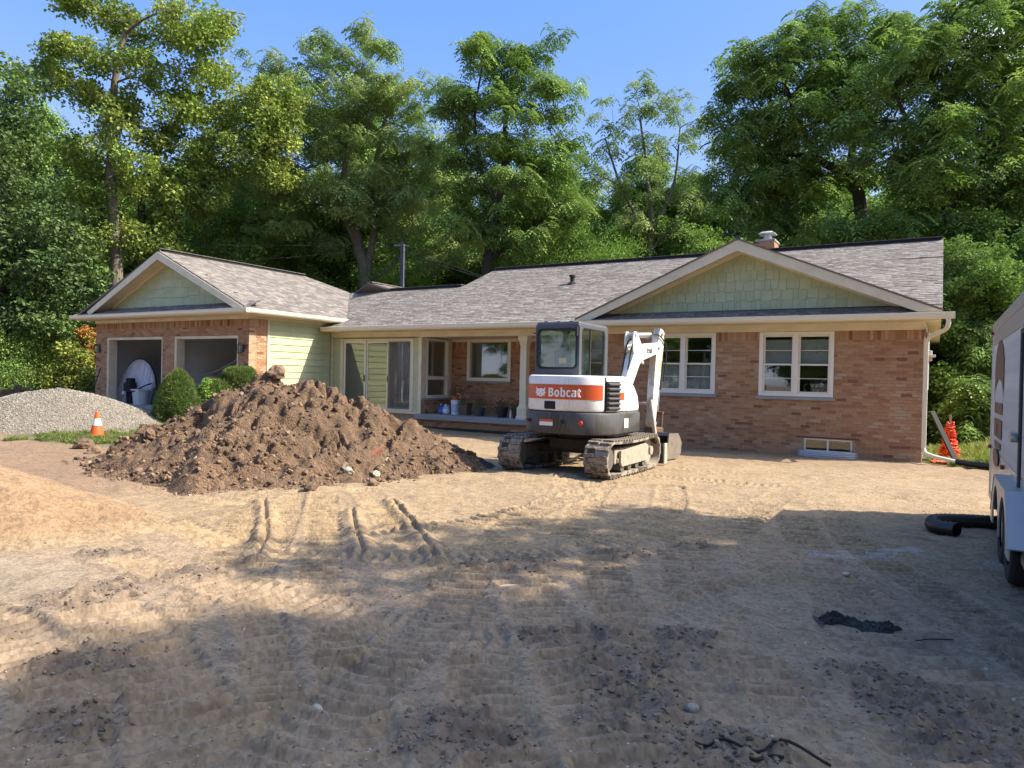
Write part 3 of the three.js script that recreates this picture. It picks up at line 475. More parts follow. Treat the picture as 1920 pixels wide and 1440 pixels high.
const gutterProfile = [[0, 0], [0.085, 0], [0.115, 0.045], [0.115, 0.10], [0.125, 0.125], [0.117, 0.128], [0.108, 0.105], [0.105, 0.052], [0.08, 0.01], [0.01, 0.01], [0.01, 0.125], [0, 0.125]];
const gutterRun = (len, m) => extrude(gutterProfile, len).applyMatrix4(m);
const along = (x, y, z) => new THREE.Matrix4().makeBasis(V(0, 0, 1), V(0, 1, 0), V(-1, 0, 0)).setPosition(x, y, z);
const endCap = (x, y, z) => bx(x - 0.006, x + 0.006, y, y + 0.125, z, z + 0.12);
part(house, 'gutter', merge([gutterRun(16.95, along(0.5, 2.90, 0.487)), endCap(0.506, 2.90, 0.487), endCap(-16.44, 2.90, 0.487)]), gutterMat, 'long cream gutter along the front eave');
part(house, 'gutter', merge([gutterRun(8.85, along(-15.97, 3.20, 3.682)), endCap(-24.82, 3.2, 3.682)]), gutterMat);
part(house, 'gutter', gutterRun(3.95, new THREE.Matrix4().makeTranslation(-16.098, 3.20, -0.19)), gutterMat);
part(house, 'downspout', merge([tubeAlong([V(0.40, 2.92, 0.55), V(0.40, 2.80, 0.54), V(0.36, 2.70, 0.46), V(0.10, 2.57, 0.12), V(0.035, 2.48, 0.06)], 0.042, 30, 8), rbx(-0.01, 0.075, 0.30, 2.50, 0.015, 0.085, 0.012), tubeAlong([V(0.032, 0.34, 0.05), V(0.05, 0.24, 0.08), V(0.14, 0.19, 0.12), V(0.62, 0.09, 0.24)], 0.042, 24, 8)]), gutterMat, 'cream downspout at the house corner');
part(house, 'utility_box', merge([rbx(0.005, 0.14, 2.1, 2.32, -0.6, -0.42, 0.02), rbx(0.005, 0.2, 2.18, 2.23, -0.5, -0.3, 0.01), rod(V(0.06, 1.5, -0.5), V(0.06, 2.7, -0.5), 0.025)]), M(C(0.5, 0.52, 0.54), 0.5));

// ---- windows and doors
function pairWindow(parent, F, [u0, u1, y0, y1], shadeHigh) {
  const w = new THREE.Group(); w.name = 'window'; parent.add(w); const cs = 0.085, um = (u0 + u1) / 2;
  part(w, 'frame', merge([fbox(F, u0, u0 + cs, y0, y1, -0.07, 0.02, 0.006), fbox(F, u1 - cs, u1, y0, y1, -0.07, 0.02, 0.006), fbox(F, u0 + cs, u1 - cs, y1 - 0.07, y1, -0.07, 0.017), fbox(F, u0 + cs, u1 - cs, y0, y0 + 0.075, -0.07, 0.019, 0.005), fbox(F, um - 0.055, um + 0.055, y0 + 0.075, y1 - 0.07, -0.07, 0.012, 0.006)]), whiteVinyl);
  part(w, 'sill', fbox(F, u0 - 0.05, u1 + 0.05, y0 - 0.075, y0 - 0.003, -0.05, 0.055, 0.008), concrete);
  for (const [a, b] of [[u0 + cs, um - 0.055], [um + 0.055, u1 - cs]]) {
    const lo = y0 + 0.075, hi = y1 - 0.07, mid = lo + (hi - lo) * 0.49;
    for (const [c, d, n] of [[lo, mid + 0.02, -0.028], [mid - 0.02, hi, -0.062]]) {
      const st = 0.036, mm = (c + d) / 2;
      part(w, 'sash', merge([fbox(F, a, a + st, c, d, n - 0.03, n), fbox(F, b - st, b, c, d, n - 0.03, n), fbox(F, a + st, b - st, c, c + st, n - 0.03, n - 0.002), fbox(F, a + st, b - st, d - st, d, n - 0.03, n - 0.002), fbox(F, a + st, b - st, mm - 0.006, mm + 0.006, n - 0.02, n - 0.006)]), whiteVinyl);
      for (const [e, f] of [[c + st, mm - 0.006], [mm + 0.006, d - st]]) part(w, 'pane', fbox(F, a + st, b - st, e, f, n - 0.016, n - 0.013), glass);
    }
    const [sa, sb] = shadeHigh ? [mid - 0.02, hi - 0.10] : [lo + 0.02, mid + 0.0];
    part(w, 'shade', fbox(F, a + 0.005, b - 0.005, sa, sb, -0.125, -0.12), M(C(0.26, 0.27, 0.265), 0.9));
  }
  return w;
}
pairWindow(house, F0, winM, false); pairWindow(house, F0, winR, true);
{ // basement light with its two panes
  const w = new THREE.Group(); w.name = 'basement_window'; house.add(w); const [u0, u1, y0, y1] = winB, um = (u0 + u1) / 2;
  part(w, 'frame', merge([fbox(F0, u0, u0 + 0.03, y0, y1, -0.07, -0.02), fbox(F0, u1 - 0.03, u1, y0, y1, -0.07, -0.02), fbox(F0, u0 + 0.03, u1 - 0.03, y1 - 0.03, y1, -0.07, -0.021), fbox(F0, u0 + 0.03, u1 - 0.03, y0, y0 + 0.03, -0.07, -0.021), fbox(F0, um - 0.02, um + 0.02, y0 + 0.03, y1 - 0.03, -0.07, -0.022)]), whiteVinyl);
  for (const [a, b] of [[u0 + 0.03, um - 0.02], [um + 0.02, u1 - 0.03]]) part(w, 'pane', fbox(F0, a, b, y0 + 0.03, y1 - 0.03, -0.05, -0.046), glass);
  part(w, 'lintel', fbox(F0, -2.42, -1.15, 0.39, 0.42, -0.02, 0.004), M(C(0.10, 0.06, 0.045), 0.9));
}
{ // picture window
  const w = new THREE.Group(); w.name = 'picture_window'; house.add(w); const [u0, u1, y0, y1] = winP;
  part(w, 'frame', merge([fbox(FB, u0, u0 + 0.11, y0, y1, -0.10, 0.03, 0.008), fbox(FB, u1 - 0.11, u1, y0, y1, -0.10, 0.03, 0.008), fbox(FB, u0 + 0.11, u1 - 0.11, y1 - 0.07, y1, -0.10, 0.028), fbox(FB, u0 + 0.11, u1 - 0.11, y0, y0 + 0.10, -0.10, 0.028, 0.006)]), whiteVinyl);
  part(w, 'pane', fbox(FB, u0 + 0.11, u1 - 0.11, y0 + 0.10, y1 - 0.07, -0.07, -0.064), glass);
  part(w, 'sill', fbox(FB, u0 - 0.04, u1 + 0.04, y0 - 0.06, y0 - 0.002, -0.04, 0.05, 0.006), concrete);
}
{ // tall window on the return wall: fixed light over a small vent sash
  const w = new THREE.Group(); w.name = 'tall_window'; house.add(w); const a = 0.22, b = 1.36;
  part(w, 'frame', merge([fbox(FR, a, a + 0.08, 0.9, 2.7, -0.09, 0.03, 0.006), fbox(FR, b - 0.08, b, 0.9, 2.7, -0.09, 0.03, 0.006), fbox(FR, a + 0.08, b - 0.08, 2.63, 2.7, -0.09, 0.028), fbox(FR, a + 0.08, b - 0.08, 0.9, 0.99, -0.09, 0.028), fbox(FR, a + 0.08, b - 0.08, 1.46, 1.56, -0.09, 0.026)]), whiteVinyl);
  part(w, 'pane', fbox(FR, a + 0.08, b - 0.08, 1.56, 2.63, -0.05, -0.045), glass); part(w, 'pane', fbox(FR, a + 0.08, b - 0.08, 0.99, 1.46, -0.05, -0.045), glass);
  part(w, 'sill', fbox(FR, a - 0.2, b + 0.17, 0.845, 0.898, -0.04, 0.06, 0.006), concrete);
}
{ // three-panel sliding glass door, the last panel behind an insect screen
  const d = new THREE.Group(); d.name = 'sliding_door'; house.add(d); const a = -16.1, b = -13.2, y0 = 0.5, y1 = 2.68;
  part(d, 'frame', merge([fbox(F0, a - 0.03, a + 0.09, y0, y1, -0.12, 0.03, 0.006), fbox(F0, b - 0.09, b + 0.03, y0, y1, -0.12, 0.03, 0.006), fbox(F0, a + 0.09, b - 0.09, y1 - 0.05, y1, -0.12, 0.028)]), trim);
  part(d, 'threshold', merge([fbox(F0, a - 0.03, b + 0.28, 0.42, y0 - 0.003, -0.12, 0.06, 0.01)]), trim);
  const w = (b - a - 0.18) / 3;
  for (let k = 0; k < 3; k++) {
    const l = a + 0.09 + k * w, r = l + w, n = k === 1 ? -0.07 : -0.025;
    const leaf = part(d, 'door_leaf', merge([fbox(F0, l, l + 0.055, y0, y1 - 0.05, n - 0.04, n, 0.004), fbox(F0, r - 0.055, r, y0, y1 - 0.05, n - 0.04, n, 0.004), fbox(F0, l + 0.055, r - 0.055, y0, y0 + 0.09, n - 0.04, n - 0.002), fbox(F0, l + 0.055, r - 0.055, y1 - 0.13, y1 - 0.05, n - 0.04, n - 0.002)]), whiteVinyl);
    part(d, 'pane', fbox(F0, l + 0.055, r - 0.055, y0 + 0.09, y1 - 0.13, n - 0.022, n - 0.017), glass);
    if (k < 2) part(d, 'handle', fbox(F0, r - 0.04, r - 0.015, 1.35, 1.55, n, n + 0.04, 0.006), blackMetal);
    if (k === 2) part(d, 'screen', fbox(F0, l + 0.03, r - 0.03, y0 + 0.05, y1 - 0.09, 0.004, 0.006), M(C(0.16, 0.155, 0.15), 0.8, { transparent: true, opacity: 0.45 }));
  }
}
{ // garage doorways: jamb boards
  for (const [a, b] of [[-23.5, -20.55], [-19.87, -17.0]]) part(house, 'garage_door_jamb', merge([fbox(FG, a + 0.004, a + 0.04, 0.42, 2.53, -0.26, 0.02), fbox(FG, b - 0.04, b - 0.004, 0.42, 2.53, -0.26, 0.02), fbox(FG, a + 0.004, b - 0.004, 2.53, 2.566, -0.26, 0.022), fbox(FG, a - 0.05, a + 0.004, 0.42, 2.60, 0.0, 0.03), fbox(FG, a + 0.004, b, 2.566, 2.605, 0.0, 0.03)]), trim);
  for (const u of [-24.05, -16.80]) {
    const l = new THREE.Group(); l.name = 'wall_lantern'; house.add(l); const c = V(u, 2.2, 3.2);
    part(l, 'bracket', merge([rbx(u - 0.05, u + 0.05, 2.12, 2.34, 3.2, 3.22, 0.008), rod(V(u, 2.33, 3.21), V(u, 2.36, 3.32), 0.012), cyl(0.02, 0.09, 0.06, 6).rotateX(Math.PI).translate(u, 2.40, 3.32), cyl(0.055, 0.075, 0.02, 6).translate(u, 2.09, 3.32), ...[0, 1, 2, 3, 4, 5].map(k => rod(V(u + 0.056 * Math.cos(k * 1.047), 2.1, 3.32 + 0.056 * Math.sin(k * 1.047)), V(u + 0.078 * Math.cos(k * 1.047), 2.34, 3.32 + 0.078 * Math.sin(k * 1.047)), 0.006, 5))]), blackMetal);
    part(l, 'lantern_glass', cyl(0.05, 0.072, 0.23, 6, true).translate(u, 2.105, 3.32), glass);
  }
}
// ---- porch slab and column
part(house, 'porch_slab', rbx(-13.02, WX, 0.285, 0.44, -1.54, 0.16, 0.02), M(C(0.30, 0.31, 0.315), 0.85, { map: grainTex }), 'grey concrete porch slab');
{
  const pr = [[0, 0], [0.225, 0], [0.225, 0.06], [0.20, 0.10], [0.20, 0.30], [0.155, 0.36], [0.137, 0.40], [0.132, 2.0], [0.15, 2.03], [0.155, 2.08], [0.20, 2.16], [0.212, 2.28], [0, 2.28]].map(p => new THREE.Vector2(p[0], p[1]));
  const g = new THREE.LatheGeometry(pr, 4, Math.PI / 4).toNonIndexed(); g.computeVertexNormals(); part(house, 'porch_column', g.translate(-9.42, 0.44, -0.095), trim, 'cream square column with flared base and capital');
}
part(house, 'footing_strip', merge([bx(-13.0, WX + 0.2, -0.3, 0.09, 0.045, 0.07)]), M(C(0.014, 0.014, 0.016), 0.6), 'black strip along the porch footing');  // thin black strip along the foot of the porch foundation

// ---------------------------------------------------------------- trees
camera.updateMatrixWorld(true);
const spot = (px, py, depth) => { const v = V((px - 960) / 1340 * depth, (720 - py) / 1340 * depth, -depth).applyQuaternion(camera.quaternion); return v.multiplyScalar(-depth / v.z).add(camera.position); };   // a surveyed bearing and a distance give a place
const barkTex = tex(256, (u, v) => { const k = 0.45 + 0.55 * fbm(u * 14, v * 5, 4, 61, 1) * (0.7 + 0.3 * vnoise(u * 40, v * 9, 3, 1)); return [k, k * 0.97, k * 0.93]; });
const barkBump = tex(256, (u, v) => grey(fbm(u * 18, v * 6, 4, 63, 2)), false);
const barks = [C(0.25, 0.205, 0.155), C(0.17, 0.145, 0.12), C(0.33, 0.29, 0.235), C(0.11, 0.09, 0.075)].map(c => M(c, 0.95, { map: barkTex, bumpMap: barkBump, bumpScale: 0.02 }));
function leafGeo(L, w, fold, at, dir, up, out) { const s = dir.clone().cross(up).normalize(), n = s.clone().cross(dir), P = (a, b, c) => at.clone().addScaledVector(dir, a * L).addScaledVector(s, b * w).addScaledVector(n, c * L); const b = P(0, 0, 0), r = P(0.45, 0.5, fold), l = P(0.45, -0.5, fold), t = P(1, 0, -fold * 0.6); out.push(b, r, t, b, t, l); }
function fromTris(out) { const g = new THREE.BufferGeometry(); g.setAttribute('position', new THREE.Float32BufferAttribute(out.flatMap(v => [v.x, v.y, v.z]), 3)); g.computeVertexNormals(); g.setAttribute('uv', new THREE.Float32BufferAttribute(new Float32Array(out.length * 2), 2)); return g; }
function spray(kind, seed) {                                // a leafy twig end about a metre across
  const R = rng(seed), out = [], rv = () => V(R() - 0.5, R() - 0.5, R() - 0.5).normalize();
  if (kind === 'broad') for (let i = 0; i < 46; i++) { const p = rv().multiplyScalar(0.46 * Math.cbrt(R())); p.y *= 0.7; const d = rv(); d.y = d.y * 0.5 - 0.35; leafGeo(0.125 + R() * 0.07, 0.10 + R() * 0.05, 0.10, p, d.normalize(), V(R() - 0.5, 1, R() - 0.5).normalize(), out); }
  else if (kind === 'pinnate') for (let i = 0; i < 9; i++) {  // feathery compound leaves that arch over and hang
    const p = rv().multiplyScalar(0.30 * Math.cbrt(R())), a = R() * 6.28, len = 0.34 + R() * 0.2, h = V(Math.cos(a), 0, Math.sin(a));
    for (let k = 1; k <= 4; k++) { const t = k / 4, q = p.clone().addScaledVector(h, len * t).add(V(0, 0.10 * t - 0.34 * t * t, 0)), tan = h.clone().add(V(0, 0.2 - 0.9 * t, 0)).normalize(), sd = tan.clone().cross(V(0, 1, 0)).normalize(); for (const s of [-1, 1]) leafGeo(0.17 + R() * 0.06, 0.078, 0.07, q, tan.clone().multiplyScalar(0.75).addScaledVector(sd, s * 0.8).add(V(0, -0.25, 0)).normalize(), V(R() * 0.5 - 0.25, 1, R() * 0.5 - 0.25).normalize(), out); }
  }
  else for (let i = 0; i < 40; i++) { const p = rv().multiplyScalar(0.5 * Math.cbrt(R())), d = rv(); d.y -= 0.2; leafGeo(0.09 + R() * 0.05, 0.055, 0.08, p, d.normalize(), V(R() - 0.5, 1, R() - 0.5).normalize(), out); }
  return fromTris(out);
}
const sprays = { broad: spray('broad', 71), pinnate: spray('pinnate', 72), small: spray('small', 73) };
const leafMat = PM(C(1.22, 1.22, 1.12), 1.0, { transmission: 0.28, thickness: 0, ior: 1.35, side: THREE.DoubleSide });
function taperTube(pts, radii, n, out) {                    // rings along pts, smooth normals
  const pos = out.p, nor = out.n, uv = out.u, idx = out.i; let ref = V(0.31, 0.2, 0.93), len = 0; const base = pos.length / 3;
  for (let i = 0; i < pts.length; i++) {
    const t = pts[Math.min(i + 1, pts.length - 1)].clone().sub(pts[Math.max(0, i - 1)]).normalize(), a = ref.clone().addScaledVector(t, -ref.dot(t)).normalize(), b = t.clone().cross(a); ref = a; if (i) len += pts[i].distanceTo(pts[i - 1]);
    for (let k = 0; k <= n; k++) { const q = k / n * 6.2832, c = Math.cos(q), s = Math.sin(q), x = a.x * c + b.x * s, y = a.y * c + b.y * s, z = a.z * c + b.z * s; pos.push(pts[i].x + x * radii[i], pts[i].y + y * radii[i], pts[i].z + z * radii[i]); nor.push(x, y, z); uv.push(k / n, len * 0.5); }
    if (i) for (let k = 0; k < n; k++) { const r0 = base + (i - 1) * (n + 1) + k, r1 = r0 + n + 1; idx.push(r0, r0 + 1, r1, r1, r0 + 1, r1 + 1); }
  }
}
function tubesGeo(o) { const g = new THREE.BufferGeometry(); g.setAttribute('position', new THREE.Float32BufferAttribute(o.p, 3)); g.setAttribute('normal', new THREE.Float32BufferAttribute(o.n, 3)); g.setAttribute('uv', new THREE.Float32BufferAttribute(o.u, 2)); g.setIndex(o.i); return g; }
/* trunk: list of world points from the foot up; blobs: [centre, rx, ry, rz]; clumps of leaves are spread through the blobs and each is reached by a limb that grows from the nearest wood below it */
function tree(name, label, { trunk, r0, r1, blobs, leaf = 'pinnate', tones, gap = 1.5, clump = 0.85, per = 15, size = 1, bark = 0, seed = 1, group, limbs = [], fill = 0.68, least = 2 }) {
  const R = rng(seed), foot = trunk[0], t = thing(name, label, 'tree', foot.clone(), 0, group), L = p => p.clone().sub(foot);
  const curve = new THREE.CatmullRomCurve3(trunk.map(L)), tp = curve.getPoints(16), out = { p: [], n: [], u: [], i: [] };
  const nodes = tp.map((p, i) => ({ p, r: lerp(r0, r1, Math.pow(i / 16, 0.8)), k: i })), rad = tp.map((p, i) => lerp(r0, r1, Math.pow(i / 16, 0.8)) * (1 + 0.7 * Math.exp(-p.y / (r0 * 2.2))) * (0.96 + 0.08 * R()));
  taperTube(tp.map((p, i) => i && i < 16 ? p.clone().add(V((R() - 0.5) * r0 * 0.35, 0, (R() - 0.5) * r0 * 0.35)) : p), rad, 10, out);
  for (const lm of limbs) { const c = new THREE.CatmullRomCurve3(lm.pts.map(L)).getPoints(10), ra = c.map((_, i) => lerp(lm.r0, lm.r1, i / 10)); taperTube(c, ra, 8, out); c.forEach((p, i) => nodes.push({ p, r: ra[i] })); }
  const pts = [];
  for (const [c, rx, ry, rz] of blobs) {
    const cc = L(c), n = Math.ceil(fill * 4.2 * rx * ry * rz / (gap * gap * gap)) + least;
    for (let i = 0, tries = 0; i < n && tries < n * 12; tries++) { const u = R() * 2 - 1, a = R() * 6.2832, s = Math.sqrt(1 - u * u), k = Math.pow(R(), 0.24), p = V(cc.x + rx * k * s * Math.cos(a), cc.y + ry * k * u, cc.z + rz * k * s * Math.sin(a)); if (pts.some(q => q.distanceTo(p) < gap * 0.72)) continue; pts.push(p); i++; }
  }
  const far = p => Math.min(...tp.map(q => q.distanceTo(p))); pts.sort((a, b) => far(a) - far(b));
  for (const p of pts) {
    let best = null, bd = 1e9; for (const q of nodes) { const d = q.p.distanceTo(p) + Math.max(0, q.p.y - p.y + 0.2) * 1.6 + (q.r < 0.02 ? 0.7 : 0); if (d < bd) { bd = d; best = q; } }
    const d = p.distanceTo(best.p), mid = best.p.clone().lerp(p, 0.5).add(V((R() - 0.5) * 0.3 * d, 0.10 * d + (R() - 0.5) * 0.12 * d, (R() - 0.5) * 0.3 * d)), c = new THREE.QuadraticBezierCurve3(best.p, mid, p).getPoints(5);
    const a = Math.min(best.r * 0.72, 0.016 + 0.022 * d + 0.01), b = Math.max(0.008, a * 0.42), ra = c.map((_, i) => lerp(a, b, i / 5));
    taperTube(c, ra, 5, out); c.forEach((q, i) => { if (i > 1) nodes.push({ p: q, r: ra[i] }); });
  }
  part(t, 'trunk', tubesGeo(out), barks[bark]);
  const it = [];
  for (const p of pts) {
    const n = Math.round(1.15 * per * (0.6 + 0.8 * R())), tint = R(), rc = clump * (0.7 + 0.6 * R());
    for (let i = 0; i < n; i++) { const u = R() * 2 - 1, a = R() * 6.2832, s = Math.sqrt(1 - u * u), k = Math.cbrt(R()) * rc, c = tones[Math.min(tones.length - 1, Math.floor(clamp(tint * 0.6 + R() * 0.4) * tones.length))]; it.push({ x: p.x + k * s * Math.cos(a) * 1.15, y: p.y + k * u * 0.72, z: p.z + k * s * Math.sin(a) * 1.15, b: R() * 6.28, a: (R() - 0.5) * 0.7, c: (R() - 0.5) * 0.7, s: size * (0.7 + R() * 0.5), k: c.clone().multiplyScalar(0.8 + 0.4 * R()) }); }
  }
  scatter('crown', '', '', sprays[leaf], leafMat, it, 'stuff', t);
  tree.count = (tree.count || 0) + it.length;
  return t;
}
const blobsAt = (D, list, zk = 0.85) => list.map(([x, y, rx, ry]) => { const s = D / 1340; return [spot(x, y, D), rx * s, ry * s, Math.max(1.0, rx * s * zk)]; });
const trunkAt = (D, list) => list.map(([x, y], i) => spot(x, y, D)).map((p, i, a) => i ? p : V(p.x, land(p.x, p.z) - 0.1, p.z));
const limbAt = (D, list, r0, r1) => ({ pts: list.map(([x, y]) => spot(x, y, D)), r0, r1 });
const yellowGreen = [C(0.20, 0.27, 0.045), C(0.16, 0.23, 0.04), C(0.235, 0.285, 0.055), C(0.12, 0.185, 0.036)];
const silverGreen = [C(0.22, 0.30, 0.095), C(0.18, 0.265, 0.075), C(0.26, 0.33, 0.12), C(0.14, 0.215, 0.06)];
const midGreen = [C(0.165, 0.265, 0.05), C(0.13, 0.215, 0.042), C(0.21, 0.31, 0.066), C(0.10, 0.17, 0.036)];
const deepGreen = [C(0.08, 0.14, 0.034), C(0.062, 0.112, 0.03), C(0.105, 0.17, 0.042), C(0.045, 0.085, 0.024)];
const freshGreen = [C(0.17, 0.29, 0.045), C(0.135, 0.235, 0.04), C(0.20, 0.31, 0.06)];

tree('maple_tree', 'tall yellow green maple with a bare pale lower trunk behind the garage gable', { trunk: trunkAt(31, [[224, 600], [218, 470], [208, 340], [212, 210], [228, 90], [250, 20]]), r0: 0.30, r1: 0.08, leaf: 'broad', tones: yellowGreen, bark: 2, seed: 101, gap: 1.45, per: 14, fill: 0.55, blobs: blobsAt(31, [[140, 8, 45, 22], [300, 30, 125, 45], [400, 62, 42, 32], [190, 130, 115, 50], [112, 140, 46, 40], [235, 210, 105, 52], [150, 285, 62, 42], [182, 385, 48, 40], [262, 325, 52, 50], [165, 465, 34, 26], [250, 440, 36, 34]]) });
tree('maple_tree', 'yellow green maple with a darker leaning trunk between the garage gable and the wood', { trunk: trunkAt(33, [[280, 600], [274, 470], [264, 370], [298, 285], [345, 205], [400, 150]]), r0: 0.24, r1: 0.06, leaf: 'broad', tones: yellowGreen, bark: 1, seed: 102, gap: 1.4, per: 14, fill: 0.62, blobs: blobsAt(33, [[390, 175, 75, 50], [455, 215, 85, 62], [505, 195, 45, 52], [350, 285, 75, 52], [435, 300, 85, 52], [515, 270, 40, 40], [320, 390, 48, 42], [302, 455, 42, 32], [375, 372, 55, 42]]) });
tree('hickory_tree', 'broad silvery green tree with a pale forked trunk behind the low link roof', { trunk: trunkAt(37, [[692, 640], [686, 525], [672, 460], [655, 400], [628, 345], [600, 280], [590, 200]]), limbs: [limbAt(37, [[686, 520], [702, 430], [700, 340], [720, 230]], 0.24, 0.09), limbAt(37, [[670, 460], [640, 380], [655, 260], [650, 150]], 0.2, 0.07), limbAt(37, [[686, 525], [735, 500], [760, 440], [790, 360]], 0.15, 0.06)], r0: 0.42, r1: 0.08, tones: silverGreen, bark: 2, seed: 103, gap: 1.7, per: 14, clump: 0.95, fill: 0.7, blobs: blobsAt(37, [[615, 105, 70, 42], [680, 92, 50, 38], [540, 150, 62, 45], [640, 195, 115, 65], [745, 190, 85, 62], [560, 260, 95, 60], [700, 290, 115, 65], [800, 280, 55, 65], [640, 365, 130, 45], [530, 350, 65, 45], [780, 385, 75, 60], [825, 450, 48, 38], [560, 430, 70, 35]]) });
tree('hickory_tree', 'slender tall green tree with drooping sprays behind the end of the high ridge', { trunk: trunkAt(34, [[912, 640], [915, 510], [920, 450], [936, 380], [946, 280], [955, 170], [985, 100]]), limbs: [limbAt(34, [[916, 490], [950, 465], [990, 440], [1030, 390]], 0.14, 0.05), limbAt(34, [[934, 390], [900, 310], [890, 220], [905, 120]], 0.13, 0.04)], r0: 0.33, r1: 0.05, tones: midGreen, bark: 3, seed: 104, gap: 1.5, per: 15, blobs: blobsAt(34, [[910, 108, 34, 38], [1002, 88, 44, 30], [955, 165, 62, 45], [1035, 185, 44, 40], [878, 200, 44, 52], [930, 262, 82, 52], [1032, 280, 55, 55], [870, 322, 52, 52], [962, 352, 95, 52], [1052, 378, 55, 52], [885, 415, 55, 45], [1000, 440, 65, 42]]) });
tree('ash_tree', 'thin open tree with pale spreading stems behind the roof vent', { trunk: trunkAt(38, [[1216, 640], [1217, 480], [1222, 400], [1212, 320], [1200, 220]]), limbs: [limbAt(38, [[1218, 450], [1165, 350], [1135, 260]], 0.11, 0.04), limbAt(38, [[1218, 440], [1262, 350], [1275, 240]], 0.11, 0.04), limbAt(38, [[1219, 470], [1290, 390], [1350, 320]], 0.1, 0.035)], r0: 0.22, r1: 0.05, tones: silverGreen, bark: 2, seed: 105, gap: 1.7, per: 8, fill: 0.5, least: 1, blobs: blobsAt(38, [[1202, 186, 42, 30], [1252, 208, 36, 36], [1150, 232, 36, 36], [1205, 258, 72, 34], [1290, 268, 36, 45], [1132, 320, 45, 45], [1222, 335, 80, 42], [1302, 360, 45, 45], [1160, 405, 55, 42], [1270, 418, 55, 36]]) });
tree('walnut_tree', 'large spreading green tree leaning over the chimney side of the roof', { trunk: trunkAt(29, [[1632, 640], [1622, 470], [1612, 375], [1582, 325], [1538, 300], [1500, 235], [1470, 150]]), limbs: [limbAt(29, [[1590, 335], [1600, 250], [1580, 150], [1560, 60]], 0.18, 0.05), limbAt(29, [[1555, 308], [1490, 290], [1430, 290]], 0.12, 0.05)], r0: 0.36, r1: 0.07, tones: midGreen, bark: 3, seed: 106, gap: 1.45, per: 16, blobs: blobsAt(29, [[1562, 40, 60, 34], [1640, 70, 46, 42], [1442, 110, 72, 52], [1532, 130, 100, 52], [1402, 180, 52, 45], [1482, 220, 112, 52], [1590, 200, 72, 52], [1402, 268, 52, 45], [1502, 318, 100, 52], [1602, 318, 55, 45], [1430, 378, 75, 45], [1540, 408, 95, 45], [1378, 340, 38, 36]]) });
tree('walnut_tree', 'towering green tree with a dark trunk rising past the roof end beside the trailer', { trunk: trunkAt(25, [[1806, 640], [1792, 490], [1772, 380], [1766, 260], [1790, 130], [1800, 40]]), limbs: [limbAt(25, [[1775, 400], [1830, 320], [1880, 250]], 0.14, 0.05), limbAt(25, [[1768, 300], [1710, 240], [1680, 180]], 0.12, 0.05)], r0: 0.24, r1: 0.06, tones: midGreen, bark: 3, seed: 107, gap: 1.35, per: 17, blobs: blobsAt(25, [[1800, 38, 112, 50], [1722, 120, 82, 52], [1850, 130, 95, 62], [1690, 218, 82, 62], [1800, 230, 112, 62], [1905, 240, 60, 72], [1742, 328, 102, 52], [1862, 358, 85, 62], [1702, 415, 82, 45], [1822, 465, 102, 52], [1905, 500, 55, 72], [1960, 120, 80, 90], [1990, 380, 90, 110]]) });
tree('oak_tree', 'dark dense tree at the wood edge beyond the gravel heap', { trunk: trunkAt(27, [[-12, 700], [4, 520], [10, 360], [0, 240]]), r0: 0.32, r1: 0.08, leaf: 'broad', tones: deepGreen, bark: 3, seed: 108, gap: 1.35, per: 15, blobs: blobsAt(27, [[8, 190, 42, 52], [-25, 262, 55, 72], [40, 342, 36, 36], [20, 430, 55, 45], [72, 420, 36, 36], [30, 520, 65, 45], [112, 500, 55, 55], [-12, 600, 75, 55], [92, 590, 62, 45]]) });
